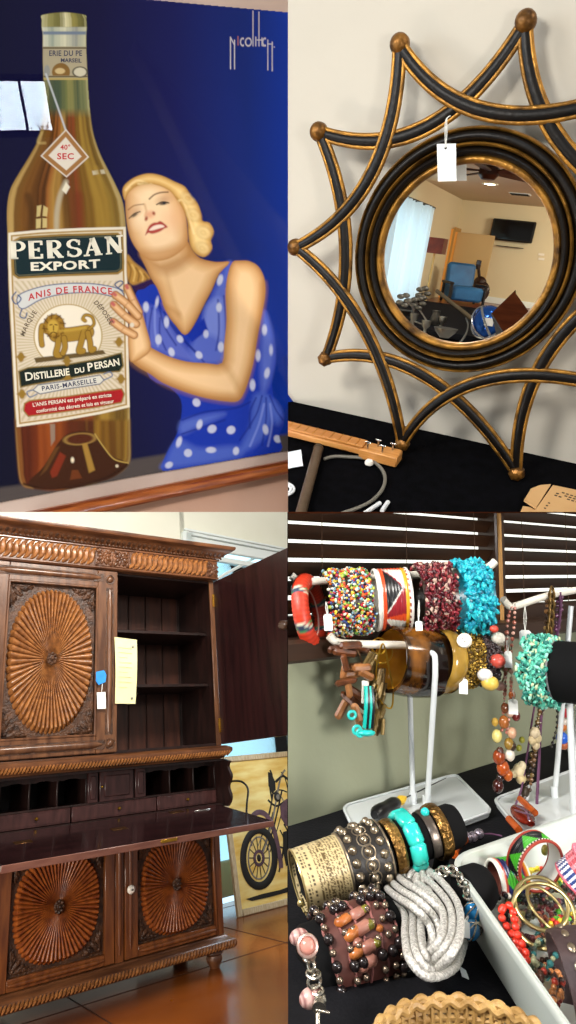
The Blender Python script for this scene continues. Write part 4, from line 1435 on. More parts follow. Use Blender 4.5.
# string of beads lying off the plate, towards the tray
ob = thing('bead_string', 'orange and silver bead string lying on black cloth by the tray corner', 'necklace', M4, P4(460, 845, 2, .006))
mb = MB(); mb.tube(smooth_path([P4(453, 853, 2, .006), P4(457, 845, 2, .006), P4(464, 839, 2, .006)], 5), .0058, 0, n=10); mb.build('orange_bead', orng, ob)
for (px, py) in ((468, 838), (473, 837), (479, 834)):
    mb = MB(); mb.sphere(P4(px, py, 2, .006), .0062, 0, seg=12, rings=8); mb.build('bead', mat('lilac_silver', '8a7f8a', .25, .7), ob)
mb = MB(); mb.tube(smooth_path([P4(480, 834, 2, .005), P4(492, 834, 2, .004), P4(502, 836, 2, .004)], 5), .001, 0, n=5); mb.build('cord', mat('purple_cord', '5a3450', .7), ob)
hang_tag(M4, S3(525, 606, .852), S3(525, 630, .845), .0145, .022, 'larger white tag hanging from the ivory bar left of the link chain')
hang_tag(M4, S3(507, 640, .83), S3(508, 651, .828), .0095, .021, 'white tag on the pink bead necklace at the height of the red pebble')
hang_tag(M4, S3(513, 690, .83), S3(513, 699, .828), .0115, .019, 'lowest white tag on the pink bead necklace')
# purple tassel and far-right bead strings
nk = neck('purple seed bead strand hanging right of the link chain', [[S3(559, 593, .885), S3(557, 610, .88), S3(555, 640, .875)], [S3(562, 593, .885), S3(561, 612, .88), S3(557, 640, .875)]], .0024, ['5a2a4a', '6a3458', '4a2040'], 4)
nk = neck('dark bead string with red and blue beads at the right edge of the picture', [[S3(566, 700, .90), S3(564, 718, .90), S3(562, 735, .90)], [S3(574, 700, .92), S3(572, 715, .92), S3(569, 735, .92), S3(560, 742, .92)], [S3(558, 700, .90), S3(557, 725, .90), S3(551, 748, .90)]], .0026, ['1c1a18', '2a2624', '3a3430', 'b8a890'], 6)
for (px, py, r, hx) in ((562, 738, .0085, '1f5fd0'), (563.5, 745, .0065, 'b0603a'), (562, 727, .0065, 'c8763a'), (565.5, 713, .0065, 'b81c2c'), (564, 722, .005, 'd8ccc0')):
    mb = MB(); mb.sphere(S3(px, py, .895), r, 0, seg=12, rings=8); mb.build('drop_bead', mat('drop_' + hx, hx, .3), nk)
mb = MB()
for k in range(5):
    mb.tube(smooth_path([S3(569 + k, 742 - k * 1.5, .91), S3(574 + k, 728 + k * 3, .905), S3(586, 724 + 5 * k, .90)], 6), .0022, 0, n=6)
o = mb.build('shell_bracelet', mat('tan_shell', 'b08460', .4, 0, '8a5f42', 60), None, 60, M4); tag(o, 'tan ribbed shell bracelet at the right edge above the far stand plate', 'bracelet')
# teal chip bracelet on a black velvet roll
velvet = mat('black_velvet', '050506', .85, 0, spec=.2)
VR = bar_frame(depth_pt(520, 668, .825), depth_pt(580, 673, .775))[0]
def V5(px, py, y=0.0):
    return hit(VR, px, py, 1, y)
vr = thing('bracelet_roll', 'black velvet bracelet roll held up at the right edge of the picture', 'display roll', VR, V5(570, 700))
mb = MB(); x0, x1 = V5(532, 668).x, V5(606, 668).x
mb.lathe([(0, x0), (.034, x0), (.037, x0 + .003), (.037, x1), (0, x1)], 0, ringM((0, 0, 0)), 40)
mb.build('roll', velvet, vr)
mb = MB(); mb.lathe([(.0375, V5(556, 668).x), (.0382, V5(557, 668).x), (.0375, V5(558.5, 668).x)], 0, ringM((0, 0, 0)), 40); mb.build('band', mat('grey_band', '6a6a6c', .4), vr)
f = M4i @ (VR @ Vector(((x0 + x1) / 2, 0, -.037)))
g = VR.inverted() @ (M4 @ Vector((f.x, f.y, .006)))
mb = MB(); mb.cyl((0.5 * (x0 + x1), 0, -.037), g, .004, mi=0); mb.build('post', acryl, vr)
tc_ = thing('bead_bracelet', 'pale teal chip bracelet of many strands round the black velvet roll', 'bracelet', VR, V5(538, 705), None)
mb = MB(); seed_band(mb, ringM((V5(544, 668).x, 0, -.001)), .0415, V5(556, 668).x - V5(531, 668).x, 1400, .0030, ['4fae96', '3a9a84', '6cc4ac', '2a7a6c', '8fd0bc', '54b49a', 'b8c8a0', '1f6a60'], .004, .004, chip=True, rn=random.Random(21)); stuffit(mb.build('beads', seedm, tc_, smooth=60))

# ---- rolls and cuffs lying on the black cloth
MA, LA = bar_frame(depth_pt(292, 884, .58), depth_pt(465, 821, .63))
MA = MA @ Matrix.Scale(.87, 4)
MC, LC = bar_frame(depth_pt(292, 969, .50), depth_pt(395, 929, .525))
MC = MC @ Matrix.Scale(.95, 4)
def BA(px, py, y=0.0):
    return hit(MA, px, py, 1, y)
def BC(px, py, y=0.0):
    return hit(MC, px, py, 1, y)
def roll(label, Mx, xa, xb, R, group='velvet rolls lying on the table'):
    y = z = 0
    t = thing('bracelet_roll', label, 'display roll', Mx, ((xa + xb) / 2, 0, -R), group)
    mb = MB(); mb.lathe([(0, xa + .004), (R - .01, xa), (R - .002, xa + .002), (R, xa + .006), (R, xb - .006), (R - .003, xb), (0, xb - .002)], 0, ringM((0, y, z)), 48); mb.build('roll', velvet, t)
    # the foot that props the roll up on the table
    for k in (.3, .75):
        w0 = Mx @ Vector((xa + (xb - xa) * k, 0, -R * .9)); l0 = M4i @ w0
        if l0.z > .008:
            mb = MB(); inv = Mx.inverted()
            mb.cyl(inv @ (M4 @ Vector((l0.x, l0.y + .012, .0005))), inv @ w0, .008, mi=0); mb.build('foot', velvet, t)
    return t
RA = .0285
xl = BA(301, 880).x
teal = mat('teal_velvet', '16302f', .8, 0, sheen=.2)
ra = roll('teal black roll under the printed brass cuff and the studded cuff', MA, xl, BA(386, 846).x, RA - .001); ra.children[0].data.materials[0] = teal
# printed brass cuff
AX = (1, 0, 0)
x0, x1 = BA(298, 881).x, BA(343, 863).x
pc = thing('printed_cuff', 'pale gold open cuff printed with small rows of marks at the left edge', 'bracelet', MA, ((x0 + x1) / 2, 0, -RA), 'cuffs on the left-hand roll')
rp = random.Random(31)
gridm = [[rp.random() for _ in range(60)] for _ in range(200)]
def pr_col(u, v):
    b = lin('c4b184'); i = int(v * 46); j = int(u * 160)
    dark = lin('3a2e1a')
    if 3 <= i < 7 or 9 <= i < 12:
        if gridm[j // 3 % 200][i // 3] > .35 and j % 3 < 2 and i % 3 < 2: return dark
    elif i >= 13 and i < 43 and i % 3 != 2:
        if gridm[j % 200][i] > .42: return lin('5c4a2a')
    return b if gridm[(j * 7) % 200][i] < .96 else lin('d8c89c')
X = ringM((0, 0, 0), AX, (0, 0, 1))
mb = MB()
a0, a1 = -.64, .58     # open at the underside
mb.grid(lambda u, v: X @ Vector(((RA + .0028) * math.cos(2 * PI * (a0 + (a1 - a0) * u) * .8), (RA + .0028) * math.sin(2 * PI * (a0 + (a1 - a0) * u) * .8), x0 + (x1 - x0) * v)), 160, 47, 0, None, pr_col)
mb.build('sheet', vcol('gold_print', .35, .15), pc)
for z in (x0, x1):
    mb = MB(); mb.tube([X @ Vector(((RA + .0025) * math.cos(2 * PI * (a0 + (a1 - a0) * k / 50) * .8), (RA + .0025) * math.sin(2 * PI * (a0 + (a1 - a0) * k / 50) * .8), z)) for k in range(51)], .0011, 0, n=6); mb.build('edge', mat('pale_gold', 'c2ae76', .3, .8), pc)
mb = MB(); mb.sphere(BA(301, 903, -.012), .004, 0); mb.build('ball_end', mat('pale_gold', 'c2ae76', .3, .8), pc)
# studded cuff
x0, x1 = BA(342, 862).x, BA(381, 848).x
sc_ = thing('studded_cuff', 'black leather cuff with rows of silver studs beside the printed gold cuff', 'bracelet', MA, ((x0 + x1) / 2, 0, -RA), 'cuffs on the left-hand roll')
mb = MB(); mb.lathe([(RA, x0), (RA + .004, x0 + .001), (RA + .005, (x0 + x1) / 2), (RA + .004, x1 - .001), (RA, x1)], 0, ringM((0, 0, 0)), 48); mb.build('leather', mat('black_leather', '14110f', .5, 0, '201a16', 60, bump=.2), sc_)
studm = mat('dull_silver', '9a8c78', .28, .9)
mb = MB(); mb.lathe([(0, .0046), (.002, .0042), (.0036, .0027), (.0046, .0008), (.0048, 0)], 0, None, 14); stud = mb.build('stud', studm, sc_)
mb = MB(); mb.tube(arc_pts((0, 0, 0), .0072, 0, 2 * PI, 25, Vector((1, 0, 0)), Vector((0, 1, 0)))[:-1], .0009, 0, n=6, closed=True); rim_ = mb.build('stud_ring', studm, sc_)
first = [True, True]
bs = BASE[sc_.name]
for r_ in range(3):
    x = x0 + (x1 - x0) * (.16 + .34 * r_)
    for k in range(16):
        a = 2 * PI * (k + .5 * (r_ % 2)) / 16
        d = Vector((0, math.cos(a), math.sin(a)))
        m = frame_at(Vector((x, 0, 0)) + d * (RA + .0042) - bs, d)
        if first[0]: stud.matrix_local = m; first[0] = False
        else: kid(stud, sc_, m)
        if r_ == 1:
            if first[1]: rim_.matrix_local = m; first[1] = False
            else: kid(rim_, sc_, m)
for z in (x0, x1):
    mb = MB(); mb.tube([ringM((0, 0, 0)) @ Vector(((RA + .003) * math.cos(2 * PI * k / 48), (RA + .003) * math.sin(2 * PI * k / 48), z)) for k in range(48)], .0016, 0, n=6, closed=True); mb.build('edge', studm, sc_)
# middle roll: hammered gold cuff, turquoise bangle, second gold cuff, turquoise ring
xb0, xb1 = BA(386, 846).x, BA(457, 822).x
yM, zM, RM = 0, 0, .0235
rm_ = roll('black roll carrying the turquoise bangle between two gold cuffs', MA, xb0, xb1, RM)
gold_h = mat('hammered_gold', '94703a', .32, .85, '5f4420', 60, bump=.5, bscale=120)
def M5(px, py):
    return BA(px, py, -RM * .6)
def open_cuff(label, px, w, R, gap_mid, spread, mm_, xtilt=0.0):
    x = M5(*px).x
    t = thing('gold_cuff', label, 'bracelet', MA, (x, 0, -RM), 'hammered gold cuffs')
    Xc = ringM((x, yM, zM), (1, xtilt, 0), (0, -.7, .7))
    mb = MB(); mb.lathe([(R, -w / 2), (R + .002, -w / 2), (R + .0032, -w / 4), (R + .0036, 0), (R + .0032, w / 4), (R + .002, w / 2), (R, w / 2)], 0, Xc, 48, True, arc=(gap_mid + spread, gap_mid + 2 * PI - spread)); mb.build('band', mm_, t)
    return t
open_cuff('hammered gold cuff left of the turquoise bangle', (396, 846), .012, .0265, PI * 1.15, .42, gold_h)
open_cuff('hammered gold cuff right of the turquoise bangle, above the black roll end', (441, 829), .012, .0265, PI * 1.15, .42, gold_h)
tq = mat('turquoise_stone', '149a92', .2, 0, '2cc0b2', 20, coat=.4)
x = M5(412, 842).x
tb_ = thing('turquoise_bangle', 'chunky bangle of turquoise blocks between two hammered gold cuffs', 'bangle', MA, (x, 0, -RM))
for k in range(9):
    a = 2 * PI * (k + .3) / 9
    mb = MB()
    Xk = ringM((x, yM, zM), AX) @ Matrix.Rotation(a, 4, 'Z')
    mb.box((.0285, 0, 0), (.0100, .0232, .0175), 0, Xk, bev=.0032)
    mb.build('stone', tq, tb_, smooth=60)
x = M5(431, 833).x
gr_ = thing('silver_cuff', 'grey open wire cuff with one round turquoise bead beside the right gold cuff', 'bracelet', MA, (x, 0, -RM))
mb = MB(); mb.lathe([(.0245, -.005), (.026, -.005), (.027, 0), (.026, .005), (.0245, .005)], 0, ringM((x, yM, zM)), 40, True, arc=(-2.6, 2.2)); mb.build('band', mat('old_silver', '6a6058', .3, .8), gr_)
mb = MB(); mb.sphere(BA(425, 812, -.006), .0048, 0, seg=14, rings=9); mb.build('bead', mat('turquoise_bead', '22b8b0', .3), gr_)
# clear block and lower roll
mb = MB(); mb.box((P4(345, 897, 2, 0).x, P4(345, 897, 2, 0).y, .012), (.08, .04, .024), 0, bev=.002)
o = mb.build('acrylic_block', mat('smoky_acrylic', '14303c', .1, 0, trans=.4), None, 40, M4); tag(o, 'low dark blue acrylic block lying under the studded cuff', 'block')
# leather wrap bracelet on the lower roll
yC, RC = 0, .0285
xc0, xc1 = BC(302, 965).x, BC(397, 925).x
rl = roll('black roll under the brown wrap bracelet with pink and orange stones', MC, xc0, xc1, RC - .001)
x0, x1 = BC(324, 953).x, BC(386, 930).x
wb = thing('wrap_bracelet', 'brown leather wrap bracelet set with orange, pink and dark beads', 'bracelet', MC, ((x0 + x1) / 2, 0, -RC))
lth = mat('brown_leather', '4a2620', .55, 0, '5e342c', 40, bump=.2)
mb = MB()
mb.lathe([(RC, x0), (RC + .003, x0 + .001), (RC + .003, x1 - .001), (RC, x1)], 0, ringM((0, 0, 0)), 48); mb.build('leather', lth, wb)
XC = ringM((0, 0, 0), AX, (0, 0, 1))
def onC(a, x, h):
    return XC @ Vector(((RC + h) * math.cos(a), (RC + h) * math.sin(a), x))
for k in range(5):
    x = x0 + (x1 - x0) * k / 4
    mb = MB(); mb.tube([onC(2 * PI * i / 60, x + .0012 * math.sin(i * .9), .0036) for i in range(60)], .0011, 0, n=6, closed=True); mb.build('cord', mat('pink_cord', '8a5550', .6), wb)
bm_ = [mat('dark_crystal', '221a1a', .12, .3, coat=.5), mat('pewter_bead', '8a7868', .25, .8), mat('rose_bead', '9a5a52', .3, 0, coat=.3)]
mb = MB(); mb.sphere((0, 0, 0), .0046, 0, seg=10, rings=7); pro = mb.build('bead', bm_[0], wb)
mb = MB(); mb.sphere((0, 0, 0), .0030, 0, seg=10, rings=7); pro2 = mb.build('bead', bm_[1], wb)
fst = [True, True]
bs = BASE[wb.name]
rq = random.Random(41)
for (q, big) in ((.02, 1), (.98, 1), (.40, 0), (.70, 0), (.86, 0), (.27, 0)):
    n_ = 22 if big else 18
    for k in range(n_):
        a = 2 * PI * (k + .5 * big) / n_
        p = onC(a, x0 + (x1 - x0) * q, .005) - bs
        use = (k % 2 == 0) if big else (k % 4 == 0)
        i = 0 if use else 1
        if fst[i]: (pro, pro2)[i].matrix_local = Matrix.Translation(p); fst[i] = False
        else: kid((pro, pro2)[i], wb, Matrix.Translation(p))
stn = {'o': mat('orange_stone', '9a5220', .3, 0, 'b87038', 60, coat=.3), 'p': mat('pink_stone', '8a5648', .3, 0, 'a87464', 60, coat=.3), 'g': mat('olive_stone', '6a6420', .25, 0, coat=.4)}
for (px, py, c_, L, w_, ang) in ((343, 919, 'o', .016, .011, .5), (357, 912, 'p', .014, .012, .5), (364, 908, 'g', .010, .009, .5), (353, 933, 'o', .016, .011, .55), (363, 927, 'p', .016, .012, .5), (370, 924, 'g', .010, .010, .4), (357, 953, 'o', .013, .010, .4), (369, 947, 'p', .014, .012, .3), (377, 943, 'g', .009, .009, .3), (358, 942, 'p', .009, .008, .3), (371, 962, 'p', .012, .012, .1), (364, 968, 'p', .010, .010, .1), (380, 928, 'o', .007, .007, .1)):
    # find where the sight line meets the bracelet
    Mi = MC.inverted(); o_ = Mi @ EYE; d_ = (BC(px, py) - o_).normalized()
    b_ = o_ - Vector((o_.x, 0, 0)); b2 = Vector((0, b_.y, b_.z)); d2_ = Vector((0, d_.y, d_.z)); RR = RC + .006
    A_, B_, C_ = d2_.dot(d2_), 2 * b2.dot(d2_), b2.dot(b2) - RR * RR
    disc = B_ * B_ - 4 * A_ * C_
    if disc < 0: continue
    p = o_ + d_ * ((-B_ - math.sqrt(disc)) / (2 * A_))
    nrm = Vector((0, p.y, p.z)).normalized()
    Xs = frame_at(p, nrm, (1, 0, 0)) @ Matrix.Rotation(ang * .4, 4, 'Z')
    mb = MB(); mb.box((0, 0, -.001), (L, w_ * .78, .006), 0, Xs, bev=.0028); mb.build('stone', stn[c_], wb, smooth=60)

# silver knotted rope bracelet
ropem = mat('silver_rope', 'dcd9d2', .38, .2, '94908a', 520, (1, 1, 1), .25, 700)
kn = thing('knot_bracelet', 'chunky silver grey rope bracelet tied in a wide flat knot', 'bracelet', M4, P4(425, 925, 2, 0))
def KP(px, py, h):
    return P4(px, py, 2, h)
def band(pts, n, off, r, hs):
    for i in range(n):
        mb = MB(); t = i - (n - 1) / 2
        P = []
        for k, (x, y, h) in enumerate(pts):
            a = pts[max(k - 1, 0)]; b = pts[min(k + 1, len(pts) - 1)]
            dx, dy = b[0] - a[0], b[1] - a[1]; l = math.hypot(dx, dy) or 1
            P.append(KP(x - dy / l * off * t, y + dx / l * off * t, h * hs))
        Ps = smooth_path(P, 12)
        mb.tube(Ps, [r * (1 + .05 * math.sin(j * 2.2)) for j in range(len(Ps))], 0, n=10)
        mb.build('rope', ropem, kn)
band([(391, 881, .020), (400, 889, .046), (420, 902, .056), (436, 920, .046), (440, 940, .040), (432, 957, .036), (416, 962, .030)], 3, 8.2, .0029, 1)
band([(414, 872, .014), (430, 882, .042), (449, 905, .050), (452, 930, .056), (445, 948, .056), (432, 962, .040), (424, 972, .016)], 3, 8.4, .0029, 1)
band([(393, 895, .012), (411, 910, .034), (413, 935, .044), (417, 956, .048), (430, 969, .040), (449, 962, .026), (457, 940, .012)], 3, 8.0, .0029, 1)
band([(409, 880, .030), (412, 872, .034), (420, 870, .034), (424, 878, .034), (423, 892, .030)], 3, 6.6, .0029, 1)
mb = MB(); mb.tube(smooth_path([KP(456, 948, .004), KP(459, 956, .006), KP(459, 966, .002)], 6), .0006, 0, n=5)
mb.prism([(p.x, p.y) for p in (KP(459, 967, .001), KP(466, 972, .001), KP(469, 980, .001), KP(462, 977, .001))], .001, 0, Matrix.Translation((0, 0, .0012)))
o = mb.build('price_tag', cardm, None, 40, M4); tag(o, 'small diamond shaped tag on the cloth below the silver rope bracelet', 'tag')
mb = MB(); mb.box(KP(407, 960, .006), (.012, .014, .011), 0, bev=.002); o = mb.build('acrylic_holder', mat('clear_acrylic', 'dfe6ea', .05, 0, trans=.9), None, 40, M4); tag(o, 'small clear acrylic holder under the silver rope bracelet', 'holder')

# chains with stones
def chain(t, pts, r, wire, mm_, n):
    P = smooth_path(pts, 12)
    mb = MB(); mb.tube(arc_pts((0, 0, 0), r, 0, 2 * PI, 17, Vector((1, 0, 0)), Vector((0, .72, 0)))[:-1], wire, 0, n=7, closed=True)
    pr = mb.build('chain_link', mm_, t)
    bs = BASE[t.name]
    for i in range(n):
        k = int(i * (len(P) - 2) / max(1, n - 1)); d = (P[min(k + 1, len(P) - 1)] - P[max(k - 1, 0)])
        m = frame_at(P[k] - bs, (0, 0, 1), d) @ Matrix.Rotation(1.05 * (i % 2) + .25, 4, 'X')
        if i == 0: pr.matrix_local = m
        else: kid(pr, t, m)
silver = mat('worn_silver', 'b8b2a6', .25, .95)
cb = thing('toggle_bracelet', 'silver link bracelet with round pink stone and striped pink beads at the left edge', 'bracelet', M4, P4(305, 980, 2, 0))
chain(cb, [P4(309, 957, 2, .052), P4(313, 972, 2, .046), P4(315, 985, 2, .038), P4(319, 1000, 2, .030)], .0048, .0011, silver, 6)
c_ = P4(307.5, 946, 2, .060)
fd = (EYE4 - c_).normalized()
mb = MB(); mb.lathe([(.0, -.003), (.0066, -.002), (.0074, 0), (.0069, .0022), (.0056, .0026), (.005, .002)], 0, frame_at(c_, fd), 30); mb.build('bezel', mat('rose_silver', 'c8aaa0', .3, .7), cb)
mb = MB(); mb.sphere((0, 0, .0018), (.0050, .0050, .0028), 0, frame_at(c_, fd), 20, 10); mb.build('pink_stone', mat('pink_cabochon', 'b8786c', .15, 0, 'c88a7c', 40, coat=.5), cb)
for (px, py, h, r) in ((299, 937, .060, .0052), (311, 998, .030, .0062)):
    mb = MB(); p = P4(px, py, 2, h)
    def stripe(i, j): return lin('c8a49c') if int(i * 9) % 2 else lin('8a5a58')
    mb.lathe([(r * math.sin(PI * k / 12), -r * 1.3 * math.cos(PI * k / 12)) for k in range(13)], 0, frame_at(p, (.9, -.3, .1)), 20, col=stripe); mb.build('striped_bead', vcol('striped_beads', .3), cb)
mb = MB(); mb.cyl(P4(318, 1003, 2, .028), P4(318, 1026, 2, .020), .0016, mi=0); mb.cyl(P4(316, 1010, 2, .03), P4(330, 1013, 2, .03), .0009, mi=0); mb.cyl(P4(319, 996, 2, .031), P4(319, 1008, 2, .029), .0045, mi=0)
mb.build('toggle', silver, cb)
bc = thing('chain_bracelet', 'silver chain bracelet with wrapped blue stones lying against the tray side', 'bracelet', M4, P4(465, 910, 2, 0))
chain(bc, [P4(440, 873, 2, .044), P4(450, 870, 2, .050), P4(457, 874, 2, .050), P4(464, 885, 2, .048), P4(469, 897, 2, .044)], .0052, .0012, silver, 9)
blue = mat('blue_stone', '0c3a6a', .12, 0, '1f78b0', 50, coat=.5)
for (px, py, h, r) in ((474, 911, .034, .0088), (472, 930, .026, .0078)):
    mb = MB(); p = P4(px, py, 2, h); mb.sphere(p, (r, r * .8, r), 0, seg=14, rings=9); mb.build('blue_stone', blue, bc)
    mb = MB()
    for k in range(3):
        mb.tube([p + basis((k - 1, 1, .6)) @ Vector((r * 1.03 * math.cos(a), r * 1.0 * math.sin(a), 0)) for a in [2 * PI * i / 24 for i in range(24)]], .0007, 0, n=5, closed=True)
    mb.build('wire_wrap', silver, bc)
hang_tag(M4, P4(468, 916, 2, .038), P4(465, 921, 2, .038), .007, .011, 'tiny white tag beside the upper blue stone of the chain bracelet')
MD = bar_frame(depth_pt(462, 893, .545), depth_pt(492, 883, .56))[0]
roll('short black velvet roll under the blue stone chain beside the tray corner', MD, 0, .026, .019)

# awl on the stand plate
aw = thing('awl', 'small awl with a black handle and yellow collar lying on the stand base', 'tool', M4, P4(390, 808, 2, .007))
a, b = P4(374, 815, 2, .017), P4(398, 802, 2, .017)
mb = MB(); mb.tube([a + (b - a) * k / 10 for k in range(11)], [.005, .0088, .0095, .0095, .0088, .0086, .009, .0092, .009, .0076, .005], 0, n=14); mb.build('handle', mat('black_plastic', '0d0d0e', .3), aw)
c_ = P4(405, 798, 2, .017); e_ = P4(446, 778, 2, .015)
mb = MB(); mb.tube([b, b + (c_ - b) * .4, c_], [.005, .0062, .0030], 0, n=12); mb.build('collar', mat('yellow_plastic', 'd8b02a', .35), aw)
mb = MB(); mb.cyl(c_, e_, .0011, .0005, mi=0); mb.build('spike', mat('dark_steel', '4a4a4c', .3, .9), aw)

# ---- translucent tray of bangles
trayp = mat('milky_plastic', 'c6cdc6', .25, 0, 'd2d8d2', 4, trans=.25)
ZR = .050
R_ = [P4(453, 858, 2, ZR), P4(600, 806, 2, ZR), P4(800, 1000, 2, ZR), P4(598, 1062, 2, ZR)]
B_ = [P4(470, 926, 2, .0), None, None, P4(540, 1040, 2, .0)]
ctr = sum((p for p in R_), Vector()) / 4
bot = [p.lerp(ctr, .05) for p in R_]
for p in bot: p.z = 0.002
tr = thing('tray', 'shallow milky plastic tray full of bangles at the right corner of the table', 'tray', M4, (ctr.x, ctr.y, 0))
def loop(poly, r, z, grow=0.0):
    c = sum((p for p in poly), Vector()) / len(poly)
    q = [c + (p - c) * (1 + grow / (p - c).length) for p in poly]
    out = rounded([(p.x, p.y) for p in q], r, 6)
    return [Vector((p.x, p.y, z)) for p in out]
loops = [loop(R_, .030, ZR - .006, .006), loop(R_, .030, ZR - .001, .006), loop(R_, .030, ZR, .004), loop(R_, .028, ZR - .001, -.001), loop(R_, .028, ZR - .012, -.004),
         loop(bot, .025, .006, -.004), loop(bot, .025, .004, -.010)]
outer = [loop(R_, .029, ZR - .006, .003), loop(bot, .026, .003, 0), loop(bot, .026, .001, -.006)]
mb = MB()
for L in (loops, outer):
    k = len(L[0]); vv = [p for l in L for p in l]
    ff = [(i * k + j, i * k + (j + 1) % k, (i + 1) * k + (j + 1) % k, (i + 1) * k + j) for i in range(len(L) - 1) for j in range(k)]
    ff.append(tuple((len(L) - 1) * k + j for j in range(k)))
    mb.add(vv, ff, 0)
mb.build('tray_shell', trayp, tr, smooth=50)
IB = 'beaded bangles in the tray'
def mz_green(u, v):
    s_ = fr_(u * 7); w_ = abs(s_ - .5) * 2
    if v < .10 or v > .93: return lin('b03a20') if int(u * 70) % 2 else lin('7a2a18')
    if v > .84: return lin('d8d4c8') if int(u * 90) % 2 else lin('2a1a1a')
    if .30 < u < .40:
        q = int(v * 8)
        return lin(['d8d4cc', 'c8481e', '16161a', '3a8aa0', 'd8d4cc', '16161a', 'c8481e', '1a1a1a'][q % 8])
    return lin('3f9a24') if w_ < v * 1.15 - .12 else lin('0e0f12')
def mz_blue(u, v):
    s_ = fr_(u * 4 + .1); w_ = abs(s_ - .5) * 2
    if v < .09: return lin('d0ccc0')
    if v < .19: return lin('b0402a')
    if v > .92: return lin('d89a24')
    if v > .84: return lin('b03a24')
    q = (v - .19) / .65
    return lin('3c9428') if abs(q - .5) * 1.7 < 1 - w_ * 1.1 else lin('141a4a')
c1 = P4(535, 861, 2, .050)
e1 = (EYE4 - c1).normalized()
RT = M4i.to_3x3() @ Vector((1, 0, 0)); UPV = Vector((0, 0, 1))
pat_cuff('beaded_bangle', c1, (e1 * .9 + RT * .55 - UPV * .45).normalized(), (0, 0, 1), .0235, .0165, mz_green, 'largest beaded bangle in the tray, green and black zigzags with red edges', IB, rim='8a2c1c', inner='d6d4ca', th=.0018)
c2 = P4(508, 879, 2, .030)
pat_cuff('beaded_bangle', c2, ((EYE4 - c2).normalized() * -.18 + RT * .95 + UPV * .12).normalized(), (0, -.6, .8), .0178, .026, mz_blue, 'beaded bangle with green leaves on navy blue at the left of the tray', IB, rim='d6d2c6', inner='5a2a20', th=.002)
def mz_stripe(u, v):
    if v < .5: return lin('dfe0e4') if int(u * 46) % 2 else lin('27407a')
    return lin('b8505a') if int(u * 30) % 2 else lin('d88a94')
c3 = P4(580, 872, 2, .045)
t = pat_cuff('beaded_bangle', c3, Vector((.35, -.6, .72)).normalized(), (0, 0, 1), .0165, .022, mz_stripe, 'beaded bangle with blue and white stripes at the right edge of the tray', IB, rim='c85a6a', inner='7a3a2a', th=.002)
mb = MB()
Xk = ringM(c3, Vector((.35, -.6, .72)).normalized(), (0, 0, 1))
for k in range(26):
    mb.sphere(Xk @ Vector((.0168 * math.cos(2 * PI * k / 26), .0168 * math.sin(2 * PI * k / 26), .012)), .0025, 0, None, 8, 6)
mb.build('pink_beads', mat('pink_bead', 'cf6f80', .3), t)
def mz_dark(u, v):
    return lin(['0e0e10', '3f8a24', 'b83a24', 'd8b82a'][int(fr_(u * 9) * 8 + v * 3) % 4 if v > .3 else 0])
c4 = P4(481, 890, 2, .030)
# gold rings standing in the tray
gold = mat('pale_gold_ring', 'b8a672', .3, 1.0)
GG = 'thin gold bangles in the tray'
for (px, py, h, R, ax, lab) in ((541, 903, .045, .0198, (-.45, -.30, .62), 'thin gold bangle leaning in the tray, nearest the green beaded bangle'),
                                (543, 915, .042, .0235, (-.55, -.22, .62), 'widest thin gold bangle leaning across the tray'),
                                (547, 908, .032, .0185, (.1, -.55, .7), 'thin gold bangle lying under the two leaning gold ones')):
    c_ = P4(px, py, 2, h)
    mb = MB(); Xk = ringM(c_, Vector(ax).normalized())
    mb.tube([Xk @ Vector((R * math.cos(2 * PI * k / 60), R * math.sin(2 * PI * k / 60), 0)) for k in range(60)], .0012, 0, n=8, closed=True, flat=(1, 1.4))
    o = mb.build('gold_bangle', gold, None, 60, M4); tag(o, lab, 'bangle', GG)
# coral strand
cs = thing('coral_strand', 'loop of bright coral red beads against the left wall of the tray', 'necklace', M4, P4(505, 925, 2, .02))
mb = MB(); mb.sphere((0, 0, 0), (.0031, .0031, .0028), 0, seg=10, rings=7); pr = mb.build('bead', mat('coral_bead', 'd8301c', .3, 0, coat=.3), cs)
pts = smooth_path([P4(x, y, 2, h) for x, y, h in ((503, 908, .050), (508, 905, .052), (513, 911, .050), (515, 922, .046), (517, 933, .042), (521, 942, .038), (525, 950, .034), (527, 960, .03), (520, 950, .03), (512, 935, .034), (506, 925, .040), (501, 915, .046))], 9, True)
acc, last, n_ = 0, pts[0], 0
for p in pts:
    acc += (p - last).length; last = p
    if acc > .0056 or n_ == 0:
        acc = 0
        m = Matrix.Translation(p - BASE[cs.name])
        if n_ == 0: pr.matrix_local = m
        else: kid(pr, cs, m)
        n_ += 1
# brown leather cuff with oval studs
lc = thing('leather_cuff', 'dark brown leather cuff with oval silver studs at the right edge of the tray', 'bracelet', M4, P4(575, 980, 2, .03))
dl = mat('dark_leather', '2e2022', .5, 0, '40302f', 50, bump=.25)
cl_ = P4(584, 977, 2, .030)
Xk = ringM(cl_, (RT * .95 + (EYE4 - cl_).normalized() * .12 + UPV * .1).normalized(), (0, -.5, .8))
mb = MB(); mb.lathe([(.0275, -.016), (.0295, -.016), (.0305, 0), (.0295, .016), (.0275, .016)], 0, Xk, 60, True); mb.build('leather', dl, lc)
mb = MB(); mb.sphere((0, 0, 0), (.0036, .0026, .0014), 0, seg=12, rings=7); pr = mb.build('stud', studm, lc)
for k in range(16):
    a = 2 * PI * k / 16
    m = Matrix.Translation(-BASE[lc.name]) @ Xk @ frame_at((.0307 * math.cos(a), .0307 * math.sin(a), 0), (math.cos(a), math.sin(a), 0), (-math.sin(a), math.cos(a), 0)) @ Matrix.Translation((0, -.007, 0))
    if k == 0: pr.matrix_local = m
    else: kid(pr, lc, m)
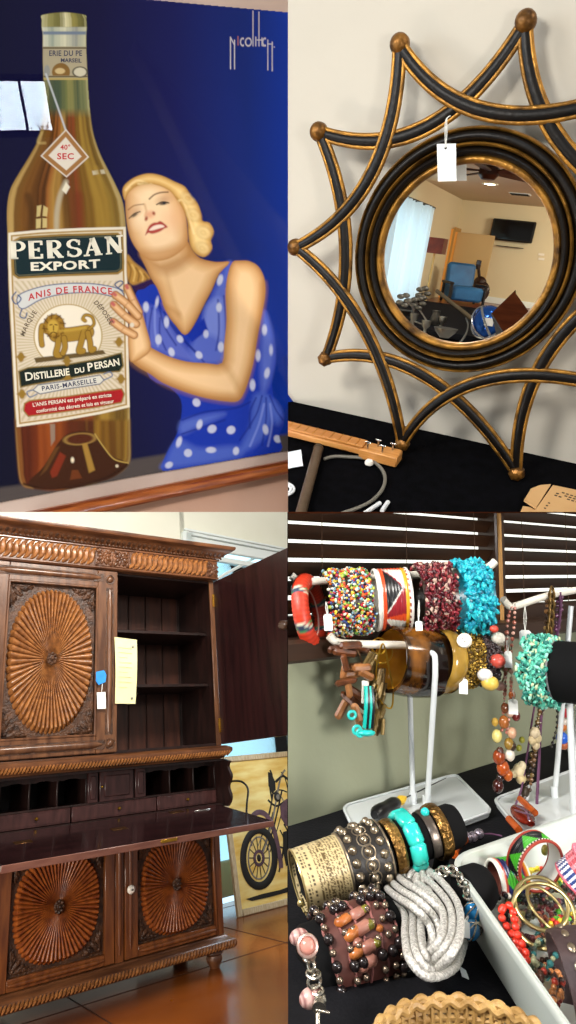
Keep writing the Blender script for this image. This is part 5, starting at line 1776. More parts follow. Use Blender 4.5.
# other bead strings heaped in the tray
rj = random.Random(77)
HS = 'bead strings heaped in the tray'
kinds = [('yellow and green bead string curled below the green beaded bangle', ['d8c02a', '3f9a2a', 'c83a20', 'e0d040'], (541, 878, 26, 14)),
         ('yellow, red and black bead string at the right of the tray', ['d8b828', 'b82a1c', '141414', '4fa02a'], (566, 930, 18, 18)),
         ('dark garnet bead string under the gold bangles', ['3a1414', '5a2020', '241010', '8a4a30'], (530, 925, 24, 22)),
         ('black and olive bead string behind the coral beads', ['1c1c16', '3a3820', '55502a', '141414'], (522, 905, 18, 18)),
         ('grey green glass bead string beside the leather cuff', ['5a6a52', '2a342e', '8a8a6a', '1f5a5a'], (545, 955, 18, 24)),
         ('brown and red bead string near the front of the tray', ['4a2a1c', '8a2a1c', '2a1a14', 'a86a3a'], (548, 985, 16, 26)),
         ('mixed dark bead string behind the striped bangle', ['241a1a', '6a2a2a', '3a4a2a', '1a1a2a'], (560, 895, 20, 12)),
         ('black bead string lying between the two beaded bangles', ['101012', '1c1c20', '5a1a1a', 'd0c8b8'], (515, 893, 16, 8))]
for i, (lab, cols, (cx_, cy_, rx, ry)) in enumerate(kinds):
    t = thing('bead_string', lab, 'necklace', M4, P4(cx_, cy_, 2, .01), HS)
    mb = MB()
    for turn in range(3):
        P = [P4(cx_ + rx * (1 - .22 * turn) * math.cos(a + turn) + rj.uniform(-3, 3), cy_ + ry * (1 - .22 * turn) * math.sin(a + turn) + rj.uniform(-3, 3), 2, .006 + .007 * turn + rj.uniform(0, .010)) for a in [2 * PI * k / 9 for k in range(9)]]
        strand(mb, P + [P[0]], .0022, cols, 1.7, .25, rj)
    stuffit(mb.build('beads', seedm, t))
o_ = P4(554, 842, 2, .05)
mb = MB(); mb.sphere(P4(545, 850, 2, .045), (.005, .003, .005), 0, seg=12, rings=7); o = mb.build('bead', mat('olive_bead', '4a5a14', .3, 0, '7a5a24', 60), None, 60, M4); tag(o, 'single olive round bead seen through the green beaded bangle', 'bead')
# wicker basket at the front edge
wk = thing('wicker_basket', 'pale woven wicker basket rim at the front edge of the table', 'basket', M4, P4(470, 1060, 2, 0))
cane = mat('pale_cane', 'b08d55', .5, 0, '8a6836', 60, (1, 1, 1), .2, 200)
bc_ = P4(466, 1053, 2, .085)
rxb = (P4(560, 1053, 2, .085) - P4(374, 1053, 2, .085)).length / 2
ax_ = (P4(560, 1053, 2, .085) - P4(374, 1053, 2, .085)).normalized(); ay_ = Vector((0, 0, 1)).cross(ax_)
ryb = rxb * .80
def bk(a, k, z):
    return bc_ + ax_ * (rxb * k * math.cos(a)) + ay_ * (ryb * k * math.sin(a)) + Vector((0, 0, z))
mb = MB()
N = 400
for row in range(15):
    P = [bk(2 * PI * i / N, 1 + .003 * math.sin(i * 38 * 2 * PI / 400 / 2 * 2 + row * PI) - .0085 * row, -.0036 * row - .003) for i in range(N)]
    mb.tube(P, .0017, 0, n=6, closed=True)
mb.build('weave', cane, wk)
mb = MB()
P = [bk(2 * PI * i / N, 1.0 + 0.003 * math.sin(i * .42), .002 + .0012 * math.sin(i * .42 + 1)) for i in range(N)]
mb.tube(P, .0023, 0, n=8, closed=True)
P = [bk(2 * PI * i / N, .965 + 0.003 * math.sin(i * .42 + 3), .001 + .0012 * math.sin(i * .42 + 4)) for i in range(N)]
mb.tube(P, .0023, 0, n=8, closed=True)
mb.build('rim', cane, wk)
for k in range(60):
    a = 2 * PI * k / 60
    mb = MB(); mb.tube([bk(a, .995, .002), bk(a, .97, -.02), bk(a, .88, -.055), bk(a, .82, -.082)], .0017, 0, n=6); mb.build('stake', cane, wk)
mb = MB(); mb.prism([(p.x, p.y) for p in [bk(2 * PI * i / 48, .82, 0) for i in range(48)]], .004, 0, Matrix.Translation((0, 0, .001))); mb.build('bottom', cane, wk)
mb = MB()
strand(mb, [bk(a, .7 + .1 * math.sin(3 * a), -.05 + .01 * math.sin(5 * a)) for a in [2 * PI * i / 14 for i in range(15)]], .006, ['2a1c20', '3a2a2c', '6a5a50', '1c1416'], 1.7, .2, rj)
o = mb.build('bead_string', seedm, None, 60, M4); tag(o, 'dark bead string lying inside the wicker basket', 'necklace')

# nothing of this place reaches past its left-hand end
bpy.context.view_layer.update()

# ================================================================== the star mirror, its table and the room it reflects
def PM(px, py, y=0.0):
    return hit(M2M, px, py, 1, y)
def PT(px, py, h=0.0):
    return hit(M2, px, py, 2, ZT2 + h)
gild = mat('worn_gilding', '3c260e', .38, .6, 'a8772e', 26, (1, 1, 1), .3, 80, lo=.25, hi=.6)
ebon = mat('black_lacquer', '050403', .42, 0, '100a06', 40, (1, 1, 1), .1, 90, spec=.3)
# wall
mb = MB()
x0 = hit(M2, 288, 256, 1, YW2).x
mb.box((.45, YW2 + .03, .4), (3.2, .06, 2.6), 0)
o = mb.build('wall_front', mat('warm_plaster', 'c2bcae', .85, 0, 'c8c2b4', 2.5, (1, 1, 1), .06, 60), None, 0, M2); struct(o)
bpy.context.view_layer.update(); clip(o, EYE, (-1, 0, 0)); clip(o, EYE, (0, 0, -1))
# table under a black cloth, pushed to the wall
tb2 = thing('table', 'black cloth covered table under the star mirror', 'table', M2, (.1, -.15, ZT2 - .7))
mb = MB()
mb.grid(lambda u, w: (-.9 + 2.2 * u, YW2 - .002 - .72 * w, ZT2 + .0012 * math.sin(u * 40 + w * 9) * math.sin(w * 23) - .0035), 60, 24, 0)
mb.build('table_cloth', mat('dull_black_cloth', '040405', 1.0, 0, '07070a', 40, (1, 1, 1), .1, 300, spec=.05), tb2, smooth=80)
mb = MB(); mb.box((.2, -.28, ZT2 - .025), (2.2, .70, .03), 0)
o = mb.build('table_top', mat('table_board', '5a4632', .5), tb2, smooth=0)
bpy.context.view_layer.update()
for o in list(tb2.children):
    clip(o, EYE, (-1, 0, 0)); clip(o, EYE + Vector((0, 0, -.004)), (0, 0, -1))

# ---- the mirror
KN = [(526, 25), (402, 47), (322, 133), (299, 247), (328, 357), (404, 441), (517, 470)]
kn = [PM(px, py) for px, py in KN]
kn = [(math.atan2(p.z, p.x), math.hypot(p.x, p.z)) for p in kn]
a_last = kn[-1][0] % (2 * PI)
a_first = kn[0][0] % (2 * PI) + 2 * PI
rest = [(a_last + (a_first - a_last) * (k + 1) / 4, r) for k, r in enumerate((.54, .53, .49))]
kn = kn + rest
NK = len(kn)
mir = thing('star_mirror', 'round mirror in a black and gilt star frame leaning on the wall', 'mirror', M2M, PM(404, 444))
def pol(a, r, y=0.0):
    return Vector((r * math.cos(a), y, r * math.sin(a)))
RG = .1965
LZ = frame_at((0, 0, 0), (0, -1, 0), (1, 0, 0))
mb = MB()
prof, mi = [], []
def ring_bead(rc, hw, ht, m_, base=.002, n=6):
    for k in range(n + 1):
        a = PI * k / n
        prof.append((rc - hw * math.cos(a), base + ht * math.sin(a)))
        if len(prof) > 1: mi.append(m_)
prof.append((RG - .002, -.01))
ring_bead(RG + .0075, .009, .014, 0, .002); ring_bead(RG + .023, .009, .022, 1, .004); ring_bead(RG + .0365, .0045, .020, 0, .006); ring_bead(RG + .052, .011, .020, 1, .004); ring_bead(RG + .067, .004, .014, 0, .002)
prof.append((RG + .071, -.015)); mi.append(0)
mb.lathe(prof, mi, LZ, 120)
mb.build('ring', [gild, ebon], mir, smooth=60)
mb = MB()
mb.lathe([(0, 0), (RG + .004, 0)], 0, LZ, 120)
mglass = bpy.data.materials.new('silvered_glass'); mglass.use_nodes = True
b_ = mglass.node_tree.nodes['Principled BSDF']; b_.inputs['Metallic'].default_value = 1; b_.inputs['Roughness'].default_value = 0; b_.inputs['Base Color'].default_value = (.93, .93, .91, 1)
mb.build('mirror_glass', mglass, mir, smooth=0)
for i in range(NK):
    p0, p2 = pol(*kn[i]), pol(*kn[(i + 2) % NK])
    am = kn[(i + 1) % NK][0]
    m_ = pol(am, .288)
    c = (m_ * 4 - p0 - p2) / 2
    # flatter near the points, rounder near the ring
    path = []
    for k in range(33):
        t = k / 32
        path.append(p0 * (1 - t) ** 2 + c * 2 * t * (1 - t) + p2 * t * t)
    lift = -.012 - .005 * (i % 2)
    path = [Vector((p.x, lift - .006 * math.sin(PI * k / 32), p.z)) for k, p in enumerate(path)]
    mb = MB()
    mb.tube(path, [.0112 + .0026 * math.sin(PI * k / 32) for k in range(33)], 1, n=10, flat=(1, .8), up=(0, -1, 0))
    for sg in (-1, 1):
        off = []
        for k in range(33):
            t = (path[min(k + 1, 32)] - path[max(k - 1, 0)]).normalized()
            nrm = Vector((-t.z, 0, t.x)) * sg
            off.append(path[k] + nrm * (.0104 + .0026 * math.sin(PI * k / 32)) + Vector((0, -.002, 0)))
        mb.tube(off, .0052, 0, n=8)
    mb.build('ray', [gild, ebon], mir, smooth=60)
for i in range(NK):
    p = pol(kn[i][0], kn[i][1] + .004)
    mb = MB()
    Xk = frame_at((p.x, -.012, p.z), (0, -1, 0), (math.cos(kn[i][0]), 0, math.sin(kn[i][0])))
    low_ = i in (4, 5, 6)
    mb.lathe([(.0, .021), (.008, .020), (.016, .015), (.0205, .007), (.021, 0), (.0205, -.008), (.017, -.014), (0, -.016)], 0, Xk, 7 if low_ else 20)
    mb.build('knob', mat('bronze_knob', '3a2410', .4, .6, '8e6026', 30, (1, 1, 1), .2, 90), mir, smooth=25 if low_ else 60)
# price tags on the mirror
def tag_on(px_top, poly, y, label):
    pts = [PM(a, b_, y) for a, b_ in poly]
    t = thing('price_tag', label, 'tag', M2M, pts[0])
    mb = MB()
    mb.prism([(p.x, p.z) for p in pts], .0012, 0, Matrix(((1, 0, 0, 0), (0, 0, -1, y), (0, 1, 0, 0), (0, 0, 0, 1))))
    mb.build('card', cardm, t)
    hole = (pts[0] + pts[1]) / 2 + Vector((0, -.002, -.008))
    mb = MB(); mb.sphere(hole, (.0028, .001, .0028), 0, seg=10, rings=5); mb.build('hole', iron, t)
    mb = MB(); top = PM(px_top[0], px_top[1], y + .004)
    mb.tube(smooth_path([hole, hole + (top - hole) * .5 + Vector((.002, -.003, 0)), top, top + Vector((.006, .004, .006)), top + Vector((-.002, 0, -.002)), hole + (top - hole) * .5 + Vector((-.002, -.002, 0)), hole], 6), .0011, 0, n=5); mb.build('thread', threadm, t)
tag_on((447, 119), [(437, 144), (456, 143.5), (456.5, 181), (438, 181.5)], -.052, 'white paper price tag hung over the top of the mirror ring')

# ---- things on the table
neckm = mat('blond_wood', 'b8783a', .4, 0, 'cf9350', 8, (1, 10, 10), .08, 60)
frm_ = mat('fretboard_wood', 'a8682c', .35, 0, 'c0803e', 8, (1, 10, 10))
nkA, nkB = PT(262, 421, .03), PT(398, 458, .02)
d = (nkB - nkA); d.z = 0; Ln = d.length; d.normalize(); sd_ = Vector((-d.y, d.x, 0))
MN = M2 @ Matrix(((d.x, sd_.x, 0, nkA.x), (d.y, sd_.y, 0, nkA.y), (0, 0, 1, ZT2), (0, 0, 0, 1)))
gn = thing('instrument_neck', 'blond wooden stringed instrument neck with tuning pins on the black table', 'instrument', MN, (Ln / 2, 0, 0))
mb = MB(); mb.box((Ln * .42, 0, .022), (Ln * .74, .042, .020), 0, bev=.004); mb.build('neck', neckm, gn)
mb = MB(); mb.box((Ln * .40, 0, .036), (Ln * .74, .040, .008), 0, bev=.002); fbm = mb.build('fretboard', frm_, gn)
mb = MB()
for k in range(11):
    mb = MB(); x = Ln * (.10 + .062 * k); mb.cyl((x, -.019, .0405), (x, .019, .0405), .0008, mi=0, n=6); mb.build('fret', brass, fbm)
mb = MB(); mb.box((Ln * .88, 0, .018), (Ln * .26, .050, .030), 0, bev=.003); mb.build('headstock', neckm, gn)
steel = mat('bright_steel', 'b8b8b8', .25, 1.0)
for k in range(4):
    mb = MB(); x = Ln * (.80 + .05 * k); y = .012 * (1 if k % 2 else -1)
    mb.cyl((x, y, .033), (x, y, .050), .0028, mi=0, n=10); mb.cyl((x - .008, y, .052), (x + .008, y, .052), .0022, mi=0, n=8); mb.build('tuning_pin', steel, gn)
bpy.context.view_layer.update()
for o in list(gn.children_recursive): clip(o, EYE, (-1, 0, 0))
# rod
ra_, rb_ = PT(299, 520, .016), PT(318, 450, .016)
rd_ = thing('wooden_rod', 'short brown grey wooden rod lying at the left of the black table', 'rod', M2, PT(305, 490))
dr_ = rb_ - ra_
mb = MB(); mb.tube([ra_ + dr_ * (k / 10) for k in range(11)], .0132, 0, n=16); mb.build('shaft', mat('grey_brown_wood', '48392a', .45, 0, '5e4c3a', 10, (1, 1, 1), .1, 60), rd_)
mb = MB(); mb.tube([rb_, rb_ + dr_ * .02, rb_ + dr_ * .05], [.0138, .0145, .012], 0, n=16); mb.build('end_cap', mat('dark_cap', '3a3024', .4), rd_)
# small card and white clip
mb = MB()
q = [PT(286, 453, .012), PT(301, 450, .012), PT(303, 466, .004), PT(287, 469, .004)]
mb.add([p for p in q] + [p + Vector((0, 0, .0015)) for p in q], [(0, 1, 2, 3), (7, 6, 5, 4), (0, 4, 5, 1), (1, 5, 6, 2), (2, 6, 7, 3), (3, 7, 4, 0)], 0)
mb.add([p + Vector((0, 0, -.010)) for p in (q[0], q[1])] + [q[1], q[0]], [(0, 1, 2, 3)], 0)
o = mb.build('paper_card', mat('pale_blue_card', 'dfe4ec', .7), None, 0, M2); bpy.context.view_layer.update(); clip(o, EYE, (-1, 0, 0)); tag(o, 'small pale folded card beside the instrument neck at the left edge', 'card')
# cable
cbm = mat('grey_cable', '6e6a60', .45)
cbl = thing('cable', 'grey looped cable with white plugs in front of the instrument neck', 'cable', M2, PT(380, 490))
mb = MB(); mb.tube(smooth_path([PT(324, 459, .006), PT(334, 456.5, .006), PT(350, 457, .006), PT(368, 459, .006), PT(380, 467, .006), PT(385, 477, .006), PT(383, 488, .006), PT(374, 499, .006), PT(360, 507, .006), PT(340, 514, .006), PT(325, 520, .006)], 8), .0046, 0, n=8); mb.build('sheath', cbm, cbl)
mb = MB(); mb.lathe([(0, .012), (.009, .011), (.012, .006), (.0115, .001), (0, 0)], 0, Matrix.Translation(PT(369, 464, .004)), 20); mb.build('plug_button', porcelain, cbl)
mb = MB()
for a_, c_ in (((365, 513), (380, 503)), ((382, 511), (388, 502))):
    mb = MB(); mb.tube([PT(*a_, .008), PT(*c_, .008)], .0055, 0, n=8); mb.build('plug', mat('white_plastic', 'd6d8da', .35), cbl)
for rr, px in ((.030, 282), (.022, 282)):
    mb = MB(); c_ = PT(px, 489, .004)
    mb.tube([c_ + Vector((rr * math.cos(2 * PI * k / 40), rr * math.sin(2 * PI * k / 40), 0)) for k in range(40)], .0035, 0, n=8, closed=True)
    o = mb.build('wire_ring', mat('white_plastic', 'd6d8da', .35), None, 60, M2)
    tag(o, ('larger' if rr > .025 else 'smaller') + ' white wire ring lying left of the wooden rod', 'ring', 'white wire rings on the black table')
    bpy.context.view_layer.update(); clip(o, EYE, (-1, 0, 0))
# kraft carton
kr = mat('kraft_card', 'b98f5c', .75, 0, 'c29a68', 8)
ct = thing('carton', 'flat brown kraft carton with open flap at the right end of the black table', 'box', M2, PT(560, 505))
def slabp(mb, pts, h0, h1, mi=0):
    b = [PT(a, c_, h1) for a, c_ in pts]; lo_ = [p + Vector((0, 0, h0 - h1)) for p in b]; n = len(b)
    mb.add(lo_ + b, [tuple(range(n))[::-1], tuple(range(n, 2 * n))] + [(i, (i + 1) % n, n + (i + 1) % n, n + i) for i in range(n)], mi)
mb = MB(); slabp(mb, [(553, 485), (640, 503), (620, 545), (533, 512), (538, 506)], 0, .022); mb.build('body', kr, ct, smooth=0)
mb = MB(); slabp(mb, [(524, 500), (531, 488.5), (540, 485), (551, 484), (536, 508)], .014, .018); mb.build('flap', kr, ct, smooth=0)
mb = MB(); slabp(mb, [(523, 506), (530, 507), (544, 514), (520, 513)], .006, .010); mb.build('tuck_flap', kr, ct, smooth=0)
pr_ = mat('carton_ink', '4a3826', .7)
mb = MB()
for r_ in range(3):
    for k in range(6):
        if (r_ * 7 + k * 3) % 5 == 0: continue
        a_ = (558 + 4.2 * k - 1.6 * r_, 490.5 + 1.3 * k + 2.0 * r_)
        slabp(mb, [a_, (a_[0] + 2.8, a_[1] + .8), (a_[0] + 2.2, a_[1] + 1.8), (a_[0] - .6, a_[1] + 1.0)], .0222, .0226)
stuffit(mb.build('printed_marks', pr_, ct, smooth=0))
for k in range(3):
    mb = MB(); p = PT(549 - 2.0 * k, 505 + 2.6 * k - 2, .0222); mb.lathe([(0, .0006), (.0028, .0004), (.0028, 0)], 0, Matrix.Translation(p), 10); mb.build('printed_dot', pr_, ct)

bpy.context.view_layer.update()
for o in list(ct.children): clip(o, EYE + Vector((0, 0, -.004)), (0, 0, -1))
# ---- the room seen in the mirror
MI2 = M2.inverted()
def mirror_hit(px, py, ax, val):
    p = M2M @ PM(px, py); n_ = (M2M.to_3x3() @ Vector((0, 1, 0))).normalized()
    d = (p - EYE).normalized(); r = d - n_ * (2 * d.dot(n_))
    o = MI2 @ p; dl = MI2.to_3x3() @ r
    return o + dl * ((val - o[ax]) / dl[ax])
YF = -22.0
cc = mirror_hit(463, 200, 1, YF); fc = mirror_hit(463, 299, 1, YF)
XL, ZC, ZF = cc.x, cc.z, fc.z
def far(px, py, dy=0.0):
    return mirror_hit(px, py, 1, YF + dy)
def lef(px, py, dx=0.0):
    return mirror_hit(px, py, 0, XL + dx)
wallm = mat('cream_room_wall', 'dccfae', .85)
mb = MB(); mb.box(((XL + 7) / 2 , YF - .08, (ZC + ZF) / 2), (9 - XL + 4, .16, ZC - ZF), 0); o = mb.build('wall_back', wallm, None, 0, M2); struct(o)
mb = MB(); mb.box((XL - .08, (YF - 9) / 2, (ZC + ZF) / 2), (.16, -9 - YF, ZC - ZF), 0); o = mb.build('wall_side', wallm, None, 0, M2); struct(o)
mb = MB(); mb.box((XL + 5.5, (YF - 7) / 2, ZC + .05), (13, -7 - YF, .1), 0); o = mb.build('ceiling', mat('room_ceiling', 'cdbfa4', .9), None, 0, M2); struct(o)
mb = MB(); mb.box((XL + 5.5, (YF - 5) / 2, ZF - .05), (13, -5 - YF, .1), 0)
o = mb.build('floor', mat('red_brown_boards', '6a2f14', .3, 0, '8a4420', 2, (6, .6, 1), .03, 20, coat=.2), None, 0, M2); struct(o)
mb = MB(); mb.box((XL + 5.5, YF + .02, ZF + .10), (11, .05, .2), 0, bev=.01); o = mb.build('baseboard_back', white, None, 0, M2); struct(o)
# television and sound bar
def rect_far(mb, x0, y0, x1, y1, d0, d1, mi=0, bev=.01, fn=far):
    a, b = far(x0, y0, d1), far(x1, y1, d1)
    mb.box(((a.x + b.x) / 2, YF + (d0 + d1) / 2, (a.z + b.z) / 2), (abs(b.x - a.x), d1 - d0, abs(b.z - a.z)), mi, bev=bev)
tv = thing('television', 'flat black television on the far cream wall in the mirror', 'television', M2, far(513, 243))
mb = MB(); rect_far(mb, 493.5, 218, 531.5, 243.5, .10, .25, bev=.03); mb.build('body', mat('black_tv', '0a0a0b', .3), tv)
mb = MB(); rect_far(mb, 495, 219.5, 530, 241.5, .25, .262, bev=.0); mb.build('screen', mat('tv_screen', '060607', .08), tv)
mb = MB(); rect_far(mb, 505, 226, 520, 236, .004, .10, bev=0); mb.build('bracket', iron, tv)
mb = MB(); rect_far(mb, 496, 245, 523, 248.5, .004, .2, bev=.02); o = mb.build('sound_bar', mat('black_tv', '0a0a0b', .3), None, 40, M2); tag(o, 'black sound bar on the wall below the television', 'speaker')
for (y0, y1, nm) in ((253, 256, 'upper'), (257.5, 260.5, 'lower')):
    mb = MB(); rect_far(mb, 538.5, y0, 544, y1, .0, .03, bev=.005); o = mb.build('light_switch', porcelain, None, 40, M2); tag(o, nm + ' white light switch at the right edge of the mirrored wall', 'switch', 'light switches in the mirror')
mb = MB(); a = mirror_hit(515, 193, 2, ZC); b = mirror_hit(525, 194.5, 2, ZC)
mb.box(((a.x + b.x) / 2, (a.y + b.y) / 2, ZC - .01), (.55, .4, .02), 0)
for k in range(6): mb.box(((a.x + b.x) / 2, (a.y + b.y) / 2 - .2 + .08 * k, ZC - .025), (.48, .02, .015), 1)
o = mb.build('ceiling_vent', [white, iron], None, 0, M2); tag(o, 'ceiling air vent above the television in the mirror', 'vent')
# recessed lamp
p = mirror_hit(490, 184, 2, ZC - .005)
rl2 = thing('ceiling_light', 'small round glowing ceiling light beside the fan in the mirror', 'ceiling light', M2, p)
mb = MB(); mb.lathe([(0, -.012), (.13, -.012), (.13, 0)], 0, Matrix.Translation(p), 20); mb.build('lamp_lens', glow('lamp_glow', 'fff0cc', 14), rl2)
mb = MB(); mb.lathe([(.13, -.01), (.20, -.014), (.20, 0)], 0, Matrix.Translation(p), 20); mb.build('rim', white, rl2)
# ceiling fan
fp = mirror_hit(489, 172, 2, ZC - .30)
fn_ = thing('ceiling_fan', 'dark brown ceiling fan at the top of the mirror', 'fan', M2, fp)
fb = mat('fan_brown', '4a2a1a', .4)
mb = MB(); mb.lathe([(0, -.12), (.12, -.12), (.18, -.05), (.18, .06), (.08, .12), (.03, .14), (.03, .45), (0, .45)], 0, Matrix.Translation(fp), 20); mb.build('motor', fb, fn_)
for k in range(5):
    mb = MB(); X = Matrix.Translation(fp) @ Matrix.Rotation(2 * PI * k / 5 + .35, 4, 'Z') @ Matrix.Rotation(.2, 4, 'X')
    mb.prism([(.16, -.04), (.35, -.11), (1.05, -.14), (1.12, -.08), (1.12, .08), (1.05, .14), (.35, .11), (.16, .04)], .02, 0, X); mb.build('blade', fb, fn_)
# door in the left wall and the lit room beyond
door_m = mat('tan_door', 'c8aa78', .5)
a, b = lef(448, 228, .02), lef(456.5, 290, .02)
mb = MB()
yA_, yB_ = lef(447.5, 250).y, lef(457.5, 250).y
zt_ = lef(452, 229).z
mb.box((XL - .02, (yA_ + yB_) / 2, (zt_ + ZF) / 2), (.24, abs(yB_ - yA_), zt_ - ZF), 0)
o = mb.build('door_2', glow('lit_hall', 'c8863a', .55), None, 0, M2); struct(o)
mb = MB()
mb.box((XL + .11, yA_ + .0, (zt_ + ZF) / 2), (.05, .12, zt_ - ZF), 0); mb.box((XL + .11, yB_, (zt_ + ZF) / 2), (.05, .12, zt_ - ZF), 0); mb.box((XL + .11, (yA_ + yB_) / 2, zt_), (.05, abs(yB_ - yA_), .12), 0)
o = mb.build('trim_4', mat('door_casing', 'b98d4c', .5), None, 0, M2); struct(o)
dl_ = thing('door_leaf', 'open tan door standing against the far wall in the mirror', 'door', M2, far(470, 293, .6))
mb = MB(); a, b = far(458, 232, .6), far(481.5, 299, .6)
mb.box(((a.x + b.x) / 2, YF + .6, (a.z + ZF) / 2 + .01), (abs(b.x - a.x), .07, a.z - ZF - .02), 0, bev=.01); mb.build('leaf', door_m, dl_)
mb = MB(); mb.sphere(far(479.5, 266, .68), .05, 0); mb.build('knob', brass, dl_)
# floor lamp
lp = thing('floor_lamp', 'floor lamp with square red brown shade beside the curtain in the mirror', 'lamp', M2, lef(436, 300, .7))
a, b = lef(428.5, 236, .7), lef(442.5, 254.5, .7)
cx_, cy_, cz_ = XL + .7, (a.y + b.y) / 2, (a.z + b.z) / 2
hz = abs(a.z - b.z) / 2
mb = MB(); s0 = .24
vv = [(cx_ + i * s0, cy_ + j * s0, cz_ + k * hz) for k in (-1, 1) for i, j in ((-1, -1), (1, -1), (1, 1), (-1, 1))]
mb.add(vv, [(0, 1, 5, 4), (1, 2, 6, 5), (2, 3, 7, 6), (3, 0, 4, 7)], 0); mb.build('shade', mat('mahogany_shade', '5a1f10', .5, 0, '7a3018', 6), lp, smooth=0)
mb = MB(); mb.cyl((cx_, cy_, ZF), (cx_, cy_, cz_), .03, mi=0); mb.lathe([(0, .04), (.2, .03), (.2, 0)], 0, Matrix.Translation((cx_, cy_, ZF)), 20); mb.build('pole', mat('pale_pole', 'c8a868', .4), lp)
mb = MB(); mb.sphere((cx_, cy_, cz_ + .05), .09, 0); mb.build('bulb', glow('bulb_glow', 'ffd090', 22), lp)
# curtain over the bright window
cu_m = bpy.data.materials.new('sheer_curtain'); cu_m.use_nodes = True
nt = cu_m.node_tree; nt.nodes.remove(nt.nodes['Principled BSDF'])
df = nt.nodes.new('ShaderNodeBsdfDiffuse'); df.inputs[0].default_value = lin('dfe6e2') + (1,)
tl = nt.nodes.new('ShaderNodeBsdfTranslucent'); tl.inputs[0].default_value = lin('dcebf2') + (1,)
mx = nt.nodes.new('ShaderNodeMixShader'); mx.inputs[0].default_value = .55
nt.links.new(df.outputs[0], mx.inputs[1]); nt.links.new(tl.outputs[0], mx.inputs[2]); nt.links.new(mx.outputs[0], nt.nodes['Material Output'].inputs[0])
ya, yb3 = lef(384, 250, .5).y, lef(427, 250, .5).y
zt2 = lef(410, 200, .5).z
cu = thing('curtain', 'pale floor length sheer curtain at the left of the mirror', 'curtain', M2, (XL + .5, (ya + yb3) / 2, ZF))
mb = MB(); mb.grid(lambda u, w: (XL + .5 + .09 * math.sin(u * 62) + .05 * math.sin(u * 25 + 1), ya + (yb3 - ya) * u + .1 * w * math.sin(u * 9), ZF + .02 + (zt2 - ZF) * (1 - w)), 160, 12, 0); mb.build('drape', cu_m, cu, smooth=80)
mb = MB(); mb.cyl((XL + .5, ya, zt2 + .03), (XL + .5, yb3, zt2 + .03), .03, mi=0); mb.build('rod', iron, cu)
mb = MB(); mb.box((XL + .06, (ya + yb3) / 2, (zt2 + ZF) / 2), (.04, abs(yb3 - ya) * .96, (zt2 - ZF) * .92), 0); o = mb.build('window_6', glow('curtain_daylight', 'cfe6f4', 2.6), None, 0, M2); struct(o)
# blue armchair
ch = thing('armchair', 'blue armchair on the red brown floor in the mirror', 'chair', M2, mirror_hit(460, 308, 2, ZF))
cw = mirror_hit(461, 304, 2, ZF)
blu = mat('blue_leather', '23598c', .4, 0, '2f6ea6', 3); 
CHX = Matrix.Translation((cw.x, cw.y, ZF)) @ Matrix.Rotation(math.radians(150), 4, 'Z') @ Matrix.Scale(.74, 4)
mb = MB(); mb.box((0, 0, .42), (1.25, 1.25, .55), 0, CHX, bev=.09); mb.build('seat', blu, ch)
mb = MB(); mb.box((0, .62, 1.0), (1.2, .30, 1.3), 0, CHX @ Matrix.Rotation(-.14, 4, 'X'), bev=.10); mb.build('backrest', blu, ch)
for sx in (-1, 1):
    mb = MB(); mb.box((sx * .72, .02, .78), (.16, 1.2, .10), 0, CHX, bev=.03); mb.box((sx * .72, -.5, .4), (.10, .10, .76), 0, CHX, bev=.02); mb.box((sx * .72, .5, .4), (.10, .10, .76), 0, CHX, bev=.02); mb.build('arm', mat('dark_arm', '1f1a1a', .4), ch)
# dark guitar standing by the door
gt = thing('guitar', 'dark guitar standing against the wall right of the armchair in the mirror', 'guitar', M2, far(480, 296, .9))
g0, g1 = far(480.5, 296, 1.15), far(478.5, 266, 1.0)
mb = MB()
for (t, r) in ((.16, .30), (.40, .22)):
    mb.sphere(g0.lerp(g1, t), (r, .10, r * 1.1), 0, seg=20, rings=10)
mb.build('body', mat('dark_guitar', '2a1410', .3, coat=.4), gt)
mb = MB(); mb.tube([g0.lerp(g1, .5), g0.lerp(g1, 1.0)], .05, 0, n=8, flat=(1, .5), up=(0, -1, 0)); mb.box(g0.lerp(g1, 1.04), (.16, .05, .28), 0, bev=.02); mb.build('neck', mat('dark_guitar', '2a1410', .3, coat=.4), gt)
# second display table with metalware, seen at the bottom of the mirror
tp2 = [mirror_hit(px, py, 2, ZT2) for px, py in ((437, 322), (455, 318), (500, 345), (452, 352))]
T2Y0, T2Y1 = -3.2, -6.2
c2_ = mirror_hit(455, 330, 2, ZT2)
t2 = thing('table', 'black cloth covered table with metalware at the bottom of the mirror', 'table', M2, (c2_.x, (T2Y0 + T2Y1) / 2, ZF))
mb = MB(); mb.box((c2_.x + .1, (T2Y0 + T2Y1) / 2, ZT2 - .02), (2.2, T2Y0 - T2Y1, .04), 0, bev=.01); mb.box((c2_.x + .1, T2Y1 + .01, (ZT2 + ZF) / 2), (2.2, .02, ZT2 - ZF), 0); mb.build('table_cloth', cloth, t2)
for sx in (-1, 1):
    for yy in (T2Y0 - .1, T2Y1 + .1):
        mb = MB(); mb.box((c2_.x + .1 + sx * 1.0, yy, (ZT2 + ZF) / 2 - .02), (.06, .06, ZT2 - ZF - .04), 0); mb.build('leg', iron, t2)
def on2(px, py, h=0.0): return mirror_hit(px, py, 2, ZT2 + h)
MG = 'metalware on the mirrored table'
pew = mat('pewter', '8a8478', .3, .85); 
rm2 = random.Random(4)
